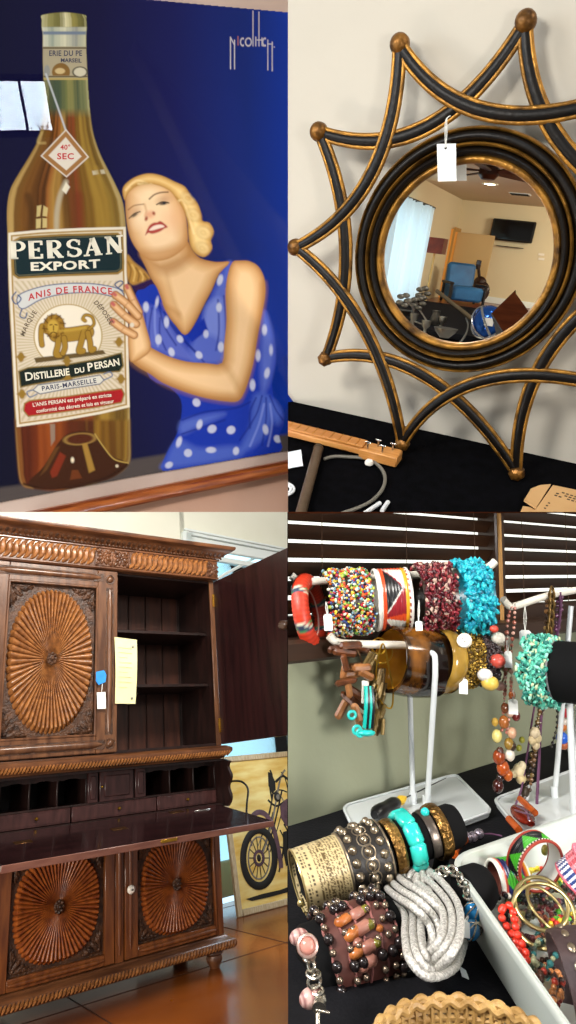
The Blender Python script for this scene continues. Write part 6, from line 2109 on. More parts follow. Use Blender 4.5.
for (px, py, kind, lab) in ((401, 318, 'bowl', 'pewter bowl at the left edge of the mirror glass'), (412, 327, 'cup', 'pewter cup beside the bowl at the lower left of the mirror glass'), (424, 335, 'cup', 'pewter goblet at the bottom left of the mirror glass'), (434, 325, 'jug', 'small pewter jug under the curtain in the mirror'), (444, 338, 'bowl', 'low pewter dish at the bottom of the mirror glass'), (440, 330, 'cup', 'small pewter beaker behind the low dish in the mirror')):
    p = on2(px, py); mb = MB(); k_ = abs(p.y) / 10 + .2
    pr = {'bowl': [(0, .01), (.05, 0), (.06, .012), (.11, .06), (.13, .10), (.122, .10), (.09, .05), (0, .03)], 'cup': [(0, 0), (.05, .003), (.02, .02), (.016, .06), (.045, .09), (.055, .15), (.05, .15), (.035, .09), (0, .075)], 'jug': [(0, 0), (.05, 0), (.07, .06), (.045, .13), (.055, .17), (.05, .17), (.038, .13), (.06, .06), (0, .01)]}[kind]
    mb.lathe([(r * .62, z * .62) for r, z in pr], 0, Matrix.Translation(p + Vector((0, 0, .003))), 24)
    o = mb.build('pewter_' + kind, pew, None, 60, M2); tag(o, lab, kind, MG)
for (pa, pb2, lab) in (((404, 300), (413, 309), 'left tin flower stem behind the pewter bowl in the mirror'), ((418, 303), (411, 318), 'right tin flower stem beside the curtain hem in the mirror'), ((423, 293), (415, 300), 'short tin flower stem against the curtain in the mirror')):
    b0 = on2(pa[0] + 6, 325, .012); dist_y = b0.y
    a_ = mirror_hit(pa[0], pa[1], 1, dist_y); c_ = mirror_hit(pb2[0], pb2[1], 1, dist_y)
    mb = MB(); mb.tube(smooth_path([b0, c_, a_], 6), .008, 0, n=6)
    for k in range(5):
        mb.sphere(a_ + Vector((.035 * math.cos(k * 1.256), 0, .035 * math.sin(k * 1.256))), (.03, .012, .018), 0, seg=8, rings=5)
    o = mb.build('tin_flower', pew, None, 60, M2); tag(o, lab, 'ornament', 'tin flowers in the mirror')
# striped wand, wire and blue glass ball on the second table
w0_, w1_ = on2(437, 294, .30), on2(491, 334, .022)
w0_ = mirror_hit(437, 291, 1, w1_.y - 1.0)
mb = MB(); mb.tube([w1_.lerp(w0_, k / 8) for k in range(9)], .017, 0, n=10)
o = mb.build('stick', mat('pale_stick', '8f7a55', .4, .3), None, 60, M2); tag(o, 'long pale stick slanting across the lower part of the mirror', 'stick')
mb = MB(); mb.tube(smooth_path([mirror_hit(466, 318, 1, w1_.y - .4), on2(468, 325, .05), on2(466, 334, .01), on2(460, 343, .01)], 8), .007, 0, n=6)
o = mb.build('wire', cbm, None, 60, M2); tag(o, 'thin grey wire curving below the stick in the mirror', 'wire')
hb2 = thing('blue_helmet', 'shiny blue and silver dome shaped object at the lower right of the mirror glass', 'ornament', M2, on2(484, 338))
p = on2(484, 340)
rb2 = .115
mb = MB(); mb.sphere(p + Vector((0, 0, rb2 * 1.02)), (rb2 * .9, rb2 * .9, rb2), 0, seg=24, rings=14); mb.build('dome', mat('blue_metal', '1d4f9c', .15, .6), hb2)
mb = MB()
for k in range(3):
    mb.tube([p + Vector((0, 0, rb2 * 1.02)) + basis((math.cos(k), math.sin(k), .6)) @ Vector((rb2 * 1.0 * math.cos(a), rb2 * 1.02 * math.sin(a), 0)) for a in [2 * PI * i / 30 for i in range(30)]], .009, 0, n=6, closed=True)
mb.build('band', mat('bright_steel', 'b8b8b8', .25, 1.0), hb2)
mb = MB(); mb.box(p + Vector((.02, .10, .13)), (.06, .01, .05), 0, bev=.003); mb.build('badge', porcelain, hb2)
# lamps of that room
light_in(M2, 'room_lamp_near', (0, -12, ZC - .4), (0, -14, ZF), 1.5, 260, (1, .9, .72))
light_in(M2, 'room_lamp_far', (1.5, -18, ZC - .3), (0, -21, ZF + .8), 1.5, 260, (1, .9, .7))

# ================================================================== the framed poster on its wall
def P1(px, py, y=0.0):
    return hit(M1, px, py, 1, y)

def plane_points(M, X, Y, yv):
    """sight-line hits of many pixels on the plane y = yv of a place"""
    Mi = np.array(M.inverted())
    o = Mi[:3, :3] @ np.array(EYE) + Mi[:3, 3]
    D = np.stack([(X - CX) / FPX, np.ones_like(X), (CY - Y) / FPX], -1) @ Mi[:3, :3].T
    t = (yv - o[1]) / D[..., 1]
    return o + D * t[..., None]

class Painter:
    """Colours of the printed artwork on a fine grid."""
    def __init__(s, x0, x1, y0, y1, st):
        s.xs = np.arange(x0, x1 + st, st); s.ys = np.arange(y0, y1 + st, st)
        s.X, s.Y = np.meshgrid(s.xs, s.ys)
        s.C = np.zeros(s.X.shape + (3,))
        s.R = np.zeros(s.X.shape, dtype=int)
    def poly(s, pts, smooth=0):
        if smooth:
            pts = [(p.x, p.y) for p in smooth_path([(a, b, 0) for a, b in pts], smooth, True)]
        P = np.array(pts, float)
        d = np.full(s.X.shape, -99.0)
        m = 6
        i0, i1 = np.searchsorted(s.ys, [P[:, 1].min() - m, P[:, 1].max() + m])
        j0, j1 = np.searchsorted(s.xs, [P[:, 0].min() - m, P[:, 0].max() + m])
        if i1 <= i0 or j1 <= j0: return d
        x, y = s.X[i0:i1, j0:j1], s.Y[i0:i1, j0:j1]
        dm = np.full(x.shape, 1e9); ins = np.zeros(x.shape, bool)
        for k in range(len(P)):
            a, b = P[k - 1], P[k]
            e = b - a; L = e @ e
            if L < 1e-12: continue
            t = np.clip(((x - a[0]) * e[0] + (y - a[1]) * e[1]) / L, 0, 1)
            dm = np.minimum(dm, (x - a[0] - t * e[0]) ** 2 + (y - a[1] - t * e[1]) ** 2)
            c = ((a[1] > y) != (b[1] > y)) & (x < (b[0] - a[0]) * (y - a[1]) / ((b[1] - a[1]) or 1e-9) + a[0])
            ins ^= c
        d[i0:i1, j0:j1] = np.where(ins, 1, -1) * np.sqrt(dm)
        return d
    def line(s, pts, w, smooth=6):
        if smooth and len(pts) > 2:
            pts = [(p.x, p.y) for p in smooth_path([(a, b, 0) for a, b in pts], smooth)]
        dm = np.full(s.X.shape, 1e9)
        for a, b in zip(pts[:-1], pts[1:]):
            ex, ey = b[0] - a[0], b[1] - a[1]; L = ex * ex + ey * ey or 1e-9
            t = np.clip(((s.X - a[0]) * ex + (s.Y - a[1]) * ey) / L, 0, 1)
            dm = np.minimum(dm, (s.X - a[0] - t * ex) ** 2 + (s.Y - a[1] - t * ey) ** 2)
        return w / 2 - np.sqrt(dm)
    def ell(s, cx, cy, rx, ry, rot=0.0):
        c, n = math.cos(rot), math.sin(rot)
        u = ((s.X - cx) * c + (s.Y - cy) * n) / rx; v = (-(s.X - cx) * n + (s.Y - cy) * c) / ry
        return (1 - np.sqrt(u * u + v * v)) * min(rx, ry)
    def put(s, d, col, soft=.45, op=1.0, region=None):
        a = np.clip(d / soft * .5 + .5, 0, 1) * op
        c = np.array(lin(col)) if isinstance(col, str) else col
        s.C = s.C * (1 - a[..., None]) + c * a[..., None]
        if region is not None:
            s.R[d > 0] = region
    def ramp(s, t, stops):
        t = np.clip(t, 0, 1)
        ks = [k for k, _ in stops]; cs = np.array([lin(c) for _, c in stops])
        return np.stack([np.interp(t, ks, cs[:, i]) for i in range(3)], -1)

pt = Painter(-8, 296, -8, 512, .65)
X_, Y_ = pt.X, pt.Y
pt.C[:] = pt.ramp(X_ / 290 + .0 * Y_, [(0, '08072a'), (.35, '0c0a36'), (.6, '0f124c'), (.85, '0a2068'), (1, '052c8e')])
dk = np.clip((Y_ - 200) / 250, 0, 1)[..., None] * np.clip(1.15 - X_ / 260, 0, 1)[..., None]
pt.C = pt.C * (1 - dk * .75) + np.array(lin('06061c')) * dk * .75
pt.put(pt.poly([(-10, 489), (20, 485), (130, 460), (300, 432), (300, 520), (-10, 520)]), '4a4240', 2)
# ---- bottle
bl = [(43, 15), (42, 20), (42, 28), (43, 34), (43, 46), (43, 60), (43.5, 76), (44, 95), (43, 112), (41, 128), (38, 140), (33, 150), (26, 162), (18, 175), (11, 188), (8, 200), (7, 214), (7.5, 232), (8, 262), (9, 300), (12, 360), (14.5, 410), (17, 450), (19, 474), (22, 484), (30, 488)]
br = [(60, 490), (90, 484), (115, 475), (126, 467), (130, 458), (130, 440), (129.5, 408), (128.5, 360), (127.5, 300), (127, 262), (126, 232), (124.5, 214), (122, 200), (116, 186), (108, 170), (101, 156), (96, 143), (92.5, 130), (90, 112), (88.5, 95), (87.5, 78), (86.5, 60), (86, 46), (86, 34), (86.5, 28), (86, 19), (84, 15), (64, 12.5)]
bpoly = bl + br
db = pt.poly(bpoly, 4)
ys = np.array([p[1] for p in bl]); xl_ = np.interp(Y_, ys, [p[0] for p in bl])
br_ = sorted(br[2:-1], key=lambda p: p[1]); xr_ = np.interp(Y_, [p[1] for p in br_], [p[0] for p in br_])
U = (X_ - xl_) / np.maximum(xr_ - xl_, 1)
streak = .018 * np.sin(U * 47 + .01 * Y_) + .012 * np.sin(U * 91 + 1.3) + .02 * np.sin(U * 23 + Y_ * .02)
body = pt.ramp(U + streak, [(0, 'a98a50'), (.05, '6a4a1e'), (.16, '70481c'), (.27, '4a2a10'), (.33, '8a5424'), (.42, 'a07a3a'), (.52, '5a3a16'), (.6, '7a3a1c'), (.7, '6a4a18'), (.8, '94742e'), (.9, '5e451a'), (.97, '7a6028'), (1, 'b09a66')])
pt.put(db, body, .6, region=1)
neck = pt.ramp(U + streak, [(0, '9a9468'), (.1, '4e5238'), (.3, '3c4a3a'), (.5, '64683e'), (.6, '7e7a48'), (.75, '465038'), (.95, '7a7a50'), (1, 'a8a278')])
nk_ = np.clip((118 - Y_) / 10, 0, 1) * (db > 0)
pt.C = pt.C * (1 - nk_[..., None]) + neck * nk_[..., None]
cap = pt.ramp(U + streak, [(0, 'bcb48a'), (.15, '8a8450'), (.4, '6a6436'), (.55, 'd8d0a8'), (.7, '8a8044'), (.95, '5a562e'), (1, 'a8a272')])
pt.put(np.minimum(db, 27 - Y_), cap, .6)
ring = pt.ramp(U + streak, [(0, 'd0ccb4'), (.2, '8e9688'), (.5, 'c8c4a8'), (.75, '8a8c84'), (1, 'b8b496')])
pt.put(np.minimum(db, np.minimum(Y_ - 27, 47 - Y_)), ring, .6)
pt.put(np.minimum(db, 1.6 - abs(Y_ - 33)), '6a7688', .8)
# foil label on the neck
fl_ = np.minimum(db, np.minimum(Y_ - 46.5 - .0 * X_, 78 - Y_))
pt.put(fl_, 'a2977c', .5); pt.put(np.minimum(db, .7 - abs(Y_ - 48)), '4a3a1c'); pt.put(np.minimum(db, .6 - abs(Y_ - 76.5)), '4a3a1c'); pt.put(np.minimum(db, .9 - abs(Y_ - 79)), 'b09a5c')
pt.put(pt.ell(61, 72, 9, 9) + np.where(Y_ > 75.5, -9, 0), '7a5a2c'); pt.put(pt.ell(60, 71, 5, 3), 'c0a878'); pt.put(pt.ell(80, 72, 7, 5), 'c0b8a0'); pt.put(.6 - abs(pt.ell(80, 72, 7, 5)), '4a4438', .5); pt.put(pt.ell(47, 71, 3, 6), '8a8a84')
# bottle highlights
for poly_ in ([(37, 206), (41.5, 205), (40, 216), (36.5, 217)], [(43.5, 205.5), (48, 208), (47, 216.5), (42.5, 216)], [(36, 219), (41, 218.5), (40.5, 228), (36, 228.5)], [(42.5, 218), (47, 218.5), (47, 227.5), (42.5, 228)]):
    pt.put(pt.poly(poly_), 'c8b478', .6, .85)
pt.put(pt.line([(66, 182), (60, 196), (57, 212), (56.5, 228)], 5), 'b0a890', 1.5, .75)
pt.put(pt.poly([(62, 190), (66, 182), (70, 187), (66, 194)]), 'e0d8c0', .6, .9)
pt.put(pt.poly([(92, 171), (98, 170), (99, 174), (93, 175)]), 'c8c0a8', .6, .7); pt.put(pt.poly([(100, 170), (104, 169.5), (105.5, 173.5), (101, 174)]), 'c8c0a8', .6, .7)
pt.put(pt.line([(42, 132), (38, 142), (45, 143)], 2), 'c0a868', 1.2, .6)
pt.put(pt.line([(96, 168), (103, 182), (110, 200), (113, 226)], 4), '9a7c34', 2, .6)
pt.put(pt.line([(28, 196), (31, 212), (30, 228)], 7), '3c2410', 2, .6)
pt.put(pt.line([(78, 196), (79, 228)], 9), '6a2a18', 3, .55)
# punt below the label
low = np.minimum(db, Y_ - 420)
lowc = pt.ramp(U + streak * 1.4, [(0, '7a4a20'), (.05, '4a1c0c'), (.2, '6a2c10'), (.3, '8a4418'), (.45, '5a2410'), (.62, '4a2410'), (.72, '8a6420'), (.85, '5a3812'), (.96, '8a6a28'), (1, '7a5a28')])
pt.put(low, lowc, 2)
pt.put(pt.poly([(50, 424), (55, 424), (55, 440), (51, 446)]), '8a8070', .7, .7)
pun = pt.poly([(28, 485), (44, 466), (58, 443), (68, 434), (82, 431), (95, 434), (101, 442), (112, 456), (128, 464), (112, 478), (88, 484), (60, 488)], 4)
pt.put(pun, '3a1c0a', .8); pt.put(pt.ell(80, 439, 15, 5.5, -.08), '4a200e', 1)
pt.put(.7 - abs(pt.ell(80, 439, 15, 5.5, -.08)), '8a6a34', .6)
for p_, c_ in (([(52, 478), (57, 476), (66, 456), (60, 452), (50, 472)], '7a2a14'), ([(82, 444), (87, 443), (95, 470), (89, 473)], 'a07a34'), ([(40, 476), (47, 470), (60, 446), (55, 448)], '5c3a18'), ([(72, 470), (78, 470), (82, 478), (70, 480)], '6a3414')):
    pt.put(pt.poly(p_), c_, .9, .9)
pt.put(pt.ell(72.5, 460, 1.6, 2.6), 'e8d8b8', .8); pt.put(pt.ell(117, 466, 1.4, 1.4), 'd8c8a8', .8)
pt.put(pt.line([(95, 434), (103, 446), (114, 459), (128, 463)], 1.2), 'b0924a', .6)
pt.put(pt.line([(24, 484), (45, 488.5), (75, 486.5), (105, 478), (127, 465)], 2.2), '2a1206', 1.2)
# ---- main label
lab = pt.poly([(8.5, 233), (40, 230), (85, 228), (125.5, 227), (126.5, 262), (127.5, 300), (128.5, 360), (129.5, 407), (100, 414), (60, 421), (17, 427), (14.5, 390), (12, 340), (9.5, 290), (8.5, 262)])
pt.put(lab, 'cdbfa8', .5, region=2)
pt.put(np.minimum(lab, 3 - lab), 'd8d0be', .6); pt.put(.8 - abs(lab - 3.2), '9a7a3c', .5)
tp = pt.poly([(12, 241), (20, 236.5), (60, 234), (118, 232.5), (123, 237), (124.5, 262), (124, 270), (118, 274.5), (60, 276.5), (18, 279), (12.5, 275), (11.5, 258)])
pt.put(tp, '8a6c34', .5); pt.put(tp - 2.2, '13262a', .5); pt.put(.45 - abs(tp - 3.6), '5a5a44', .4)
inn = np.minimum(lab - 5, Y_ - 281)
ang = np.arctan2(Y_ - 343, X_ - 68)
pt.put(np.minimum(inn, np.sin(ang * 96) * .8 - .25), 'a2906a', .7, .6)
ban = pt.poly([(18, 296), (40, 287), (67, 283.5), (95, 284), (119, 289), (122, 298), (95, 293), (67, 293.5), (42, 299), (22, 309)], 4)
pt.put(ban, 'c4c4c0', .5); pt.put(.5 - abs(ban), '3f5078', .5)
for q in ([(16, 292), (12, 298), (16, 304), (21, 299), (18, 295)], [(118, 288), (123, 283), (120, 281), (115, 285), (123, 291)], [(22, 309), (20, 316), (25, 318), (27, 313)]):
    pt.put(pt.line(q, 1.3), '3f5078', .5)
pt.put(pt.ell(68, 336, 34.5, 32) + np.where(Y_ > 357 - (X_ - 68) * .08, -30, 0), 'a08850', .5); pt.put(pt.ell(68, 336, 33.3, 31) + np.where(Y_ > 356.5 - (X_ - 68) * .08, -30, 0), 'ddd3c0', .5)
pt.put(pt.poly([(34, 358), (103, 350), (106, 354), (36, 363)]), '5c4a2a', .6)
# lion
LG, LD, LH = '98752a', '54380e', 'b8963c'
for q, w in (([(56, 335), (70, 334.5), (87, 332)], 13.5), ([(58, 336), (58, 345), (56, 354), (60, 355)], 5.4), ([(64, 338), (65, 347), (63, 353)], 5), ([(84, 332), (81, 343), (79, 351), (83, 351)], 5.4), ([(88, 333), (90, 342), (91, 350), (94, 349)], 5), ([(46, 331), (42, 326), (41, 337), (42, 345)], 4.6), ([(89, 329), (94, 324), (92, 317), (86, 315), (83, 318), (85, 321)], 2.2)):
    pt.put(pt.line(q, w + 1.2), LD, .6); pt.put(pt.line(q, w), LG, .6)
pt.put(pt.ell(54, 326, 10.8, 12), LD, .8); pt.put(pt.ell(54, 326, 9.6, 10.8), '8a6420', .8); pt.put(pt.ell(53, 327, 5.6, 7.4), LH, 1.0)
for q in ([(50, 325), (52, 324.5)], [(55, 324.5), (57, 325)], [(53.5, 326), (53.5, 330)], [(51, 333), (53.5, 332), (56, 333)]):
    pt.put(pt.line(q, 1.1, 0), LD, .5)
for k in range(16):
    a = 2 * PI * k / 16
    pt.put(pt.line([(54 + 7 * math.cos(a), 326 + 8 * math.sin(a)), (54 + 11.5 * math.cos(a + .2), 326 + 12.5 * math.sin(a + .2))], 1.3, 0), LD if k % 2 else LG, .5, .8)
pt.put(pt.line([(60, 331), (72, 330), (85, 328)], 2.5), LH, 1.2, .8)
pt.put(pt.ell(84, 320, 3.2, 2, .4), LG, .6)
# distillery ribbon, scroll and red notice
rb = pt.poly([(18, 371), (28, 367), (66, 364), (100, 358), (122, 352), (124, 366), (120, 372), (96, 374), (64, 380), (34, 385), (20, 388)])
pt.put(rb, '7a6430', .5); pt.put(rb - 1.3, '17201a', .5)
for (cx_, cy_) in ((21, 357), (119, 342), (22, 394), (121, 379), (67, 361), (68, 379)):
    pt.put(pt.ell(cx_, cy_, 3, 5), '8a6a28', .6); pt.put(pt.ell(cx_, cy_, 5, 1.8), '8a6a28', .6)
sc2 = pt.poly([(38, 385), (66, 381), (100, 375), (104, 380), (100, 384), (66, 389), (40, 394), (33, 390)])
pt.put(sc2, 'd0ccc0', .5); pt.put(.5 - abs(sc2), '46506a', .5)
for q in ([(33, 390), (27, 392), (30, 397), (37, 394)], [(104, 380), (112, 376), (110, 372), (104, 374)]):
    pt.put(pt.line(q, 1.2), '5a6a8a', .5)
rd = pt.poly([(24, 403), (30, 400), (66, 396), (100, 391), (122, 388), (125, 394), (122, 403), (96, 408), (60, 413), (28, 417), (23, 411)])
pt.put(rd, '8a6c30', .5); pt.put(rd - 1.2, '9c1c20', .5)
# ---- hanging diamond tag
pt.put(pt.line([(46, 74), (56, 102), (66, 131)], 1.6), 'b8bcc0', .7)
dm_ = pt.poly([(66, 129), (89, 157), (66.5, 177.5), (40.5, 156)])
pt.put(dm_, 'd2cabc', .5, region=3); pt.put(np.minimum(dm_ - 1.2, 5.4 - dm_), '96693a', .5)
# ---- woman: hair behind, dress, skin
pt.put(pt.poly([(127, 255), (134, 262), (146, 272), (153, 284), (140, 286), (131, 284), (127, 276)], 4), 'a87c38', 1.2, region=6)
for k in range(5):
    pt.put(pt.line([(128 + 4 * k, 262 + 3 * k), (131 + 4 * k, 270 + 2 * k), (129 + 4.5 * k, 281)], 1.6), 'd2ae64' if k % 2 else '6f4c1c', .9, .8)
pt.put(pt.poly([(132, 286), (152, 278), (156, 284), (138, 294)]), '2a1240', 1.5)
dr = pt.poly([(136, 293), (144, 289), (153, 284), (160, 293), (168, 315), (185, 335), (196, 322), (208, 300), (215, 285), (222, 270), (232, 261), (240, 280), (250, 330), (264, 308), (270, 325), (274, 345), (275.5, 362), (272, 380), (274, 398), (282, 412), (284, 424), (279, 436), (280, 452), (240, 460), (200, 466), (163, 471), (166, 455), (176, 436), (181, 418), (181, 400), (170, 388), (150, 378), (140, 350), (137, 320)], 3)
pt.put(dr, '14309a', .6, region=5)
# lighter cloth of the folds
for q, c_ in (([(140, 310), (150, 306), (166, 318), (180, 340), (196, 362), (160, 352), (145, 340)], '5a66b4'), ([(205, 318), (214, 292), (226, 268), (230, 264), (226, 300), (226, 340), (222, 362), (196, 362), (190, 348)], '5868b8'), ([(206, 306), (222, 300), (224, 340), (214, 336), (205, 330)], '7280c4'),
             ([(264, 312), (271, 330), (274, 355), (270, 380), (262, 392), (261, 350)], '5a6cbc'), ([(181, 422), (205, 415), (225, 414), (200, 426), (182, 434)], '5468b8'), ([(254, 396), (268, 396), (272, 420), (262, 440), (240, 452), (250, 425)], '4a62b8'), ([(266, 398), (276, 402), (282, 416), (276, 424)], '4c64ba'), ([(166, 460), (178, 440), (200, 448), (236, 446), (236, 458), (166, 468)], '4a60b4')):
    pt.put(np.minimum(pt.poly(q, 4), dr), c_, 3.5, .85)
for q in ([(152, 308), (149, 330), (150, 346)], [(158, 300), (164, 325), (176, 345)], [(164, 312), (176, 332), (196, 352)], [(160, 318), (160, 335), (166, 350)], [(145, 312), (146, 330), (149, 344)], [(170, 322), (186, 342), (204, 362)], [(218, 300), (219, 330), (216, 350)], [(224, 296), (226, 320), (226, 345)], [(262, 396), (256, 415), (240, 440)], [(266, 398), (266, 420), (262, 445)], [(270, 396), (276, 410), (283, 420)], [(256, 398), (250, 412), (250, 428)], [(182, 420), (205, 412), (236, 408), (250, 402)], [(182, 434), (200, 428), (225, 420)]):
    pt.put(np.minimum(pt.line(q, 1.6), dr), '0c2078', 1.0, .8)
for q in ([(155, 306), (155, 330), (158, 346)], [(264, 404), (259, 424), (250, 446)], [(270, 404), (272, 424), (268, 446)]):
    pt.put(np.minimum(pt.line(q, 1.6), dr), '8492d2', 1.0, .7)
pt.put(np.minimum(pt.poly([(186, 334), (204, 318), (208, 330), (192, 342)]), dr), '0d2a94', 1)
for (cx_, cy_, rx, ry, rt) in ((146, 307, 2.8, 5, 0), (157, 302, 1.6, 5, .15), (166.5, 322, 2.5, 5.5, 0), (158.5, 339.5, 3.2, 5, 0), (180, 339, 3, 4, -.5), (171.5, 352, 3, 4.4, -.3), (220, 280, 2.8, 5.4, .25), (219, 307.5, 2.8, 4.6, 0), (206, 334, 2.6, 4, 0), (221, 347, 3, 5, 0), (264.5, 330, 2.5, 5.2, 0), (271, 350, 1.8, 5, 0), (258, 355.5, 2.5, 5.6, 0), (267, 373, 2.6, 5.2, .2), (252.5, 385, 2.8, 5.6, 0), (199, 355, 3.2, 4, -.6), (196.5, 402.5, 3.8, 4.2, -.5), (199.5, 424.5, 2.8, 4.8, .3), (212, 429, 4.6, 4, -.6), (231, 430, 4.4, 4, -.6), (179, 442, 2.6, 5.4, .3), (236, 451, 3, 4, .2), (265.5, 429.5, 2.8, 5, -.2), (277.5, 439, 3.4, 4, -.6), (188, 453, 4, 4, .3), (211, 450, 5, 3, 0), (169, 465, 4, 3, -.5)):
    pt.put(np.minimum(pt.ell(cx_, cy_, rx, ry, rt), dr), 'b4b8cc', .8)
S0, S1, S2 = 'a06f3c', 'c79a66', 'e0bd90'
def skin(d, w=9.0, hi=S2, md=S1, lo_=S0, reg=4, soft=.6):
    t = np.clip(d / w, 0, 1)
    pt.put(d, pt.ramp(t, [(0, lo_), (.35, md), (1, hi)]), soft, region=reg)
chest = pt.poly([(139, 250), (146, 268), (152, 280), (158, 290), (166, 312), (176, 326), (185, 335), (194, 325), (205, 303), (212, 290), (219, 274), (230, 262), (216, 262), (200, 258), (192, 250), (186, 240), (170, 238), (150, 240)], 3)
skin(chest, 14)
pt.put(np.minimum(chest, pt.poly([(142, 254), (160, 262), (184, 252), (190, 246), (196, 256), (176, 272), (158, 272)], 4)), 'a5743e', 5, .75)
pt.put(np.minimum(chest, pt.line([(166, 272), (172, 296), (180, 318)], 3)), 'b0834e', 3, .5)
pt.put(np.minimum(chest, pt.line([(163, 306), (172, 310), (178, 314)], 4)), 'a8783f', 3, .6)
arm = pt.poly([(232, 262.5), (240, 260.5), (249, 261), (258, 266), (264, 277), (265.5, 292), (263, 309), (258, 335), (253, 365), (245, 391), (238, 401), (226, 401.5), (205, 398), (185, 392), (163, 383), (150, 374), (138, 367), (131, 360), (129, 348), (136, 340), (150, 347), (168, 356), (187, 361.5), (206, 363), (222, 363), (224, 345), (226.5, 320), (225.5, 296), (227, 278)], 3)
skin(arm, 13)
pt.put(np.minimum(arm, pt.line([(131, 362), (150, 375), (175, 388), (205, 398), (236, 400)], 7)), 'a4713a', 5, .7)
pt.put(np.minimum(arm, pt.line([(222, 362), (232, 376), (240, 390)], 4)), 'ae7f48', 4, .5)
pt.put(np.minimum(arm, pt.line([(264, 285), (262, 315), (254, 362), (243, 394)], 5)), 'a4713a', 4, .7)
pt.put(np.minimum(arm, pt.line([(228, 290), (229, 330), (225, 358)], 3)), 'b68850', 3, .6)
palm = pt.poly([(131, 306), (137, 302), (142, 312), (146, 326), (151, 348), (142, 358), (131, 362), (128.5, 350), (128, 338), (129, 326), (131, 318)], 4)
skin(palm, 8)
for (q, w) in (([(139, 312), (133, 300), (127.5, 288)], 7.0), ([(138, 316), (127, 304), (115.5, 295)], 7.2), ([(136, 324), (124, 315), (114, 305)], 7.2), ([(134, 335), (123, 329), (113.5, 322)], 7.0)):
    d_ = pt.line(q, w); pt.put(pt.line(q, w + 1.2), '8a5a30', .8); skin(d_, 3.2, 'd8b083', 'c29262', '9a683a')
    e_ = q[-1]; f_ = q[-2]; L_ = math.hypot(e_[0] - f_[0], e_[1] - f_[1]); ux, uy = (e_[0] - f_[0]) / L_, (e_[1] - f_[1]) / L_
    pt.put(pt.line([(e_[0] + ux * .2, e_[1] + uy * .2), (e_[0] + ux * 2.4, e_[1] + uy * 2.4)], 3.4, 0), 'b5605a', .8)
    pt.put(pt.line([(f_[0] + uy * 1.5 - .5, f_[1] - ux * 1.5), (f_[0] - uy * 1.5, f_[1] + ux * 1.5)], 1, 0), '9a683a', .8, .6)
pt.put(pt.ell(132, 325, 2.2, 2.4), 'cfc6b4', .7)
# face
face = pt.poly([(125.5, 196), (128, 188), (138, 182), (152, 181), (166, 184), (175, 191), (182, 203), (186, 218), (187.5, 232), (187, 244), (180, 252), (168, 259), (154, 261), (144, 257), (135, 247), (129, 234), (126, 216)], 4)
skin(face, 16, 'e6c8a0', 'd0a676', 'ad7c48')
def FC(a, b): return (105 + a / 4.8, 165 + b / 4.8)
pt.put(np.minimum(face, pt.ell(*FC(165, 250), 6, 9, .3)), 'efd6b2', 5, .7)
pt.put(np.minimum(face, pt.ell(*FC(330, 260), 9, 11, .2)), 'd9a67c', 6, .55)
pt.put(np.minimum(face, pt.line([FC(190, 425), FC(270, 420), FC(350, 400), FC(398, 360)], 6)), 'b07c46', 5, .6)
pt.put(np.minimum(face, pt.ell(*FC(215, 130), 9, 5, -.1)), 'f0dab4', 5, .6)
pt.put(np.minimum(face, pt.ell(*FC(285, 165), 7, 4, -.2)), 'b88a66', 3, .7)
pt.put(np.minimum(face, pt.ell(*FC(143, 225), 6, 4, -.5)), 'b88a66', 3, .6)
pt.put(pt.line([FC(112, 215), FC(140, 195), FC(185, 188)], 1.2), '7a4f2c', .7, .8)
pt.put(pt.line([FC(213, 163), FC(238, 142), FC(270, 132), FC(302, 130)], 1.5), '5c3a20', .7, .9)
pt.put(pt.ell(*FC(280, 184), 4.2, 1.6, -.15), '57493c', .7); pt.put(pt.line([FC(248, 190), FC(275, 177), FC(306, 182)], 1.2), '35241a', .6)
pt.put(pt.ell(*FC(284, 183), 1.2, 1.2), '20242c', .5)
pt.put(pt.ell(*FC(142, 240), 3.6, 1.4, -.6), '6a5a48', .7); pt.put(pt.line([FC(116, 256), FC(140, 234), FC(168, 224)], 1.1), '45301f', .6)
pt.put(pt.line([FC(190, 190), FC(198, 220), FC(196, 245)], 1.6), 'b8875a', 1.4, .7)
pt.put(pt.ell(*FC(215, 238), 4.6, 3.6, -.3), 'd89a78', 2, .8)
pt.put(pt.ell(*FC(198, 258), 1.5, 2.2, .3), '9a4f38', .8); pt.put(pt.ell(*FC(234, 232), 1.4, 1.8, -.4), '9a4f38', .8)
pt.put(pt.poly([FC(193, 337), FC(210, 295), FC(232, 278), FC(250, 276), FC(268, 270), FC(300, 296), FC(285, 305), FC(262, 320), FC(228, 330), FC(208, 326)], 3), 'a03a34', .8)
pt.put(pt.poly([FC(212, 312), FC(234, 292), FC(268, 286), FC(285, 296), FC(255, 306), FC(228, 314)], 3), 'e4d0c0', .7)
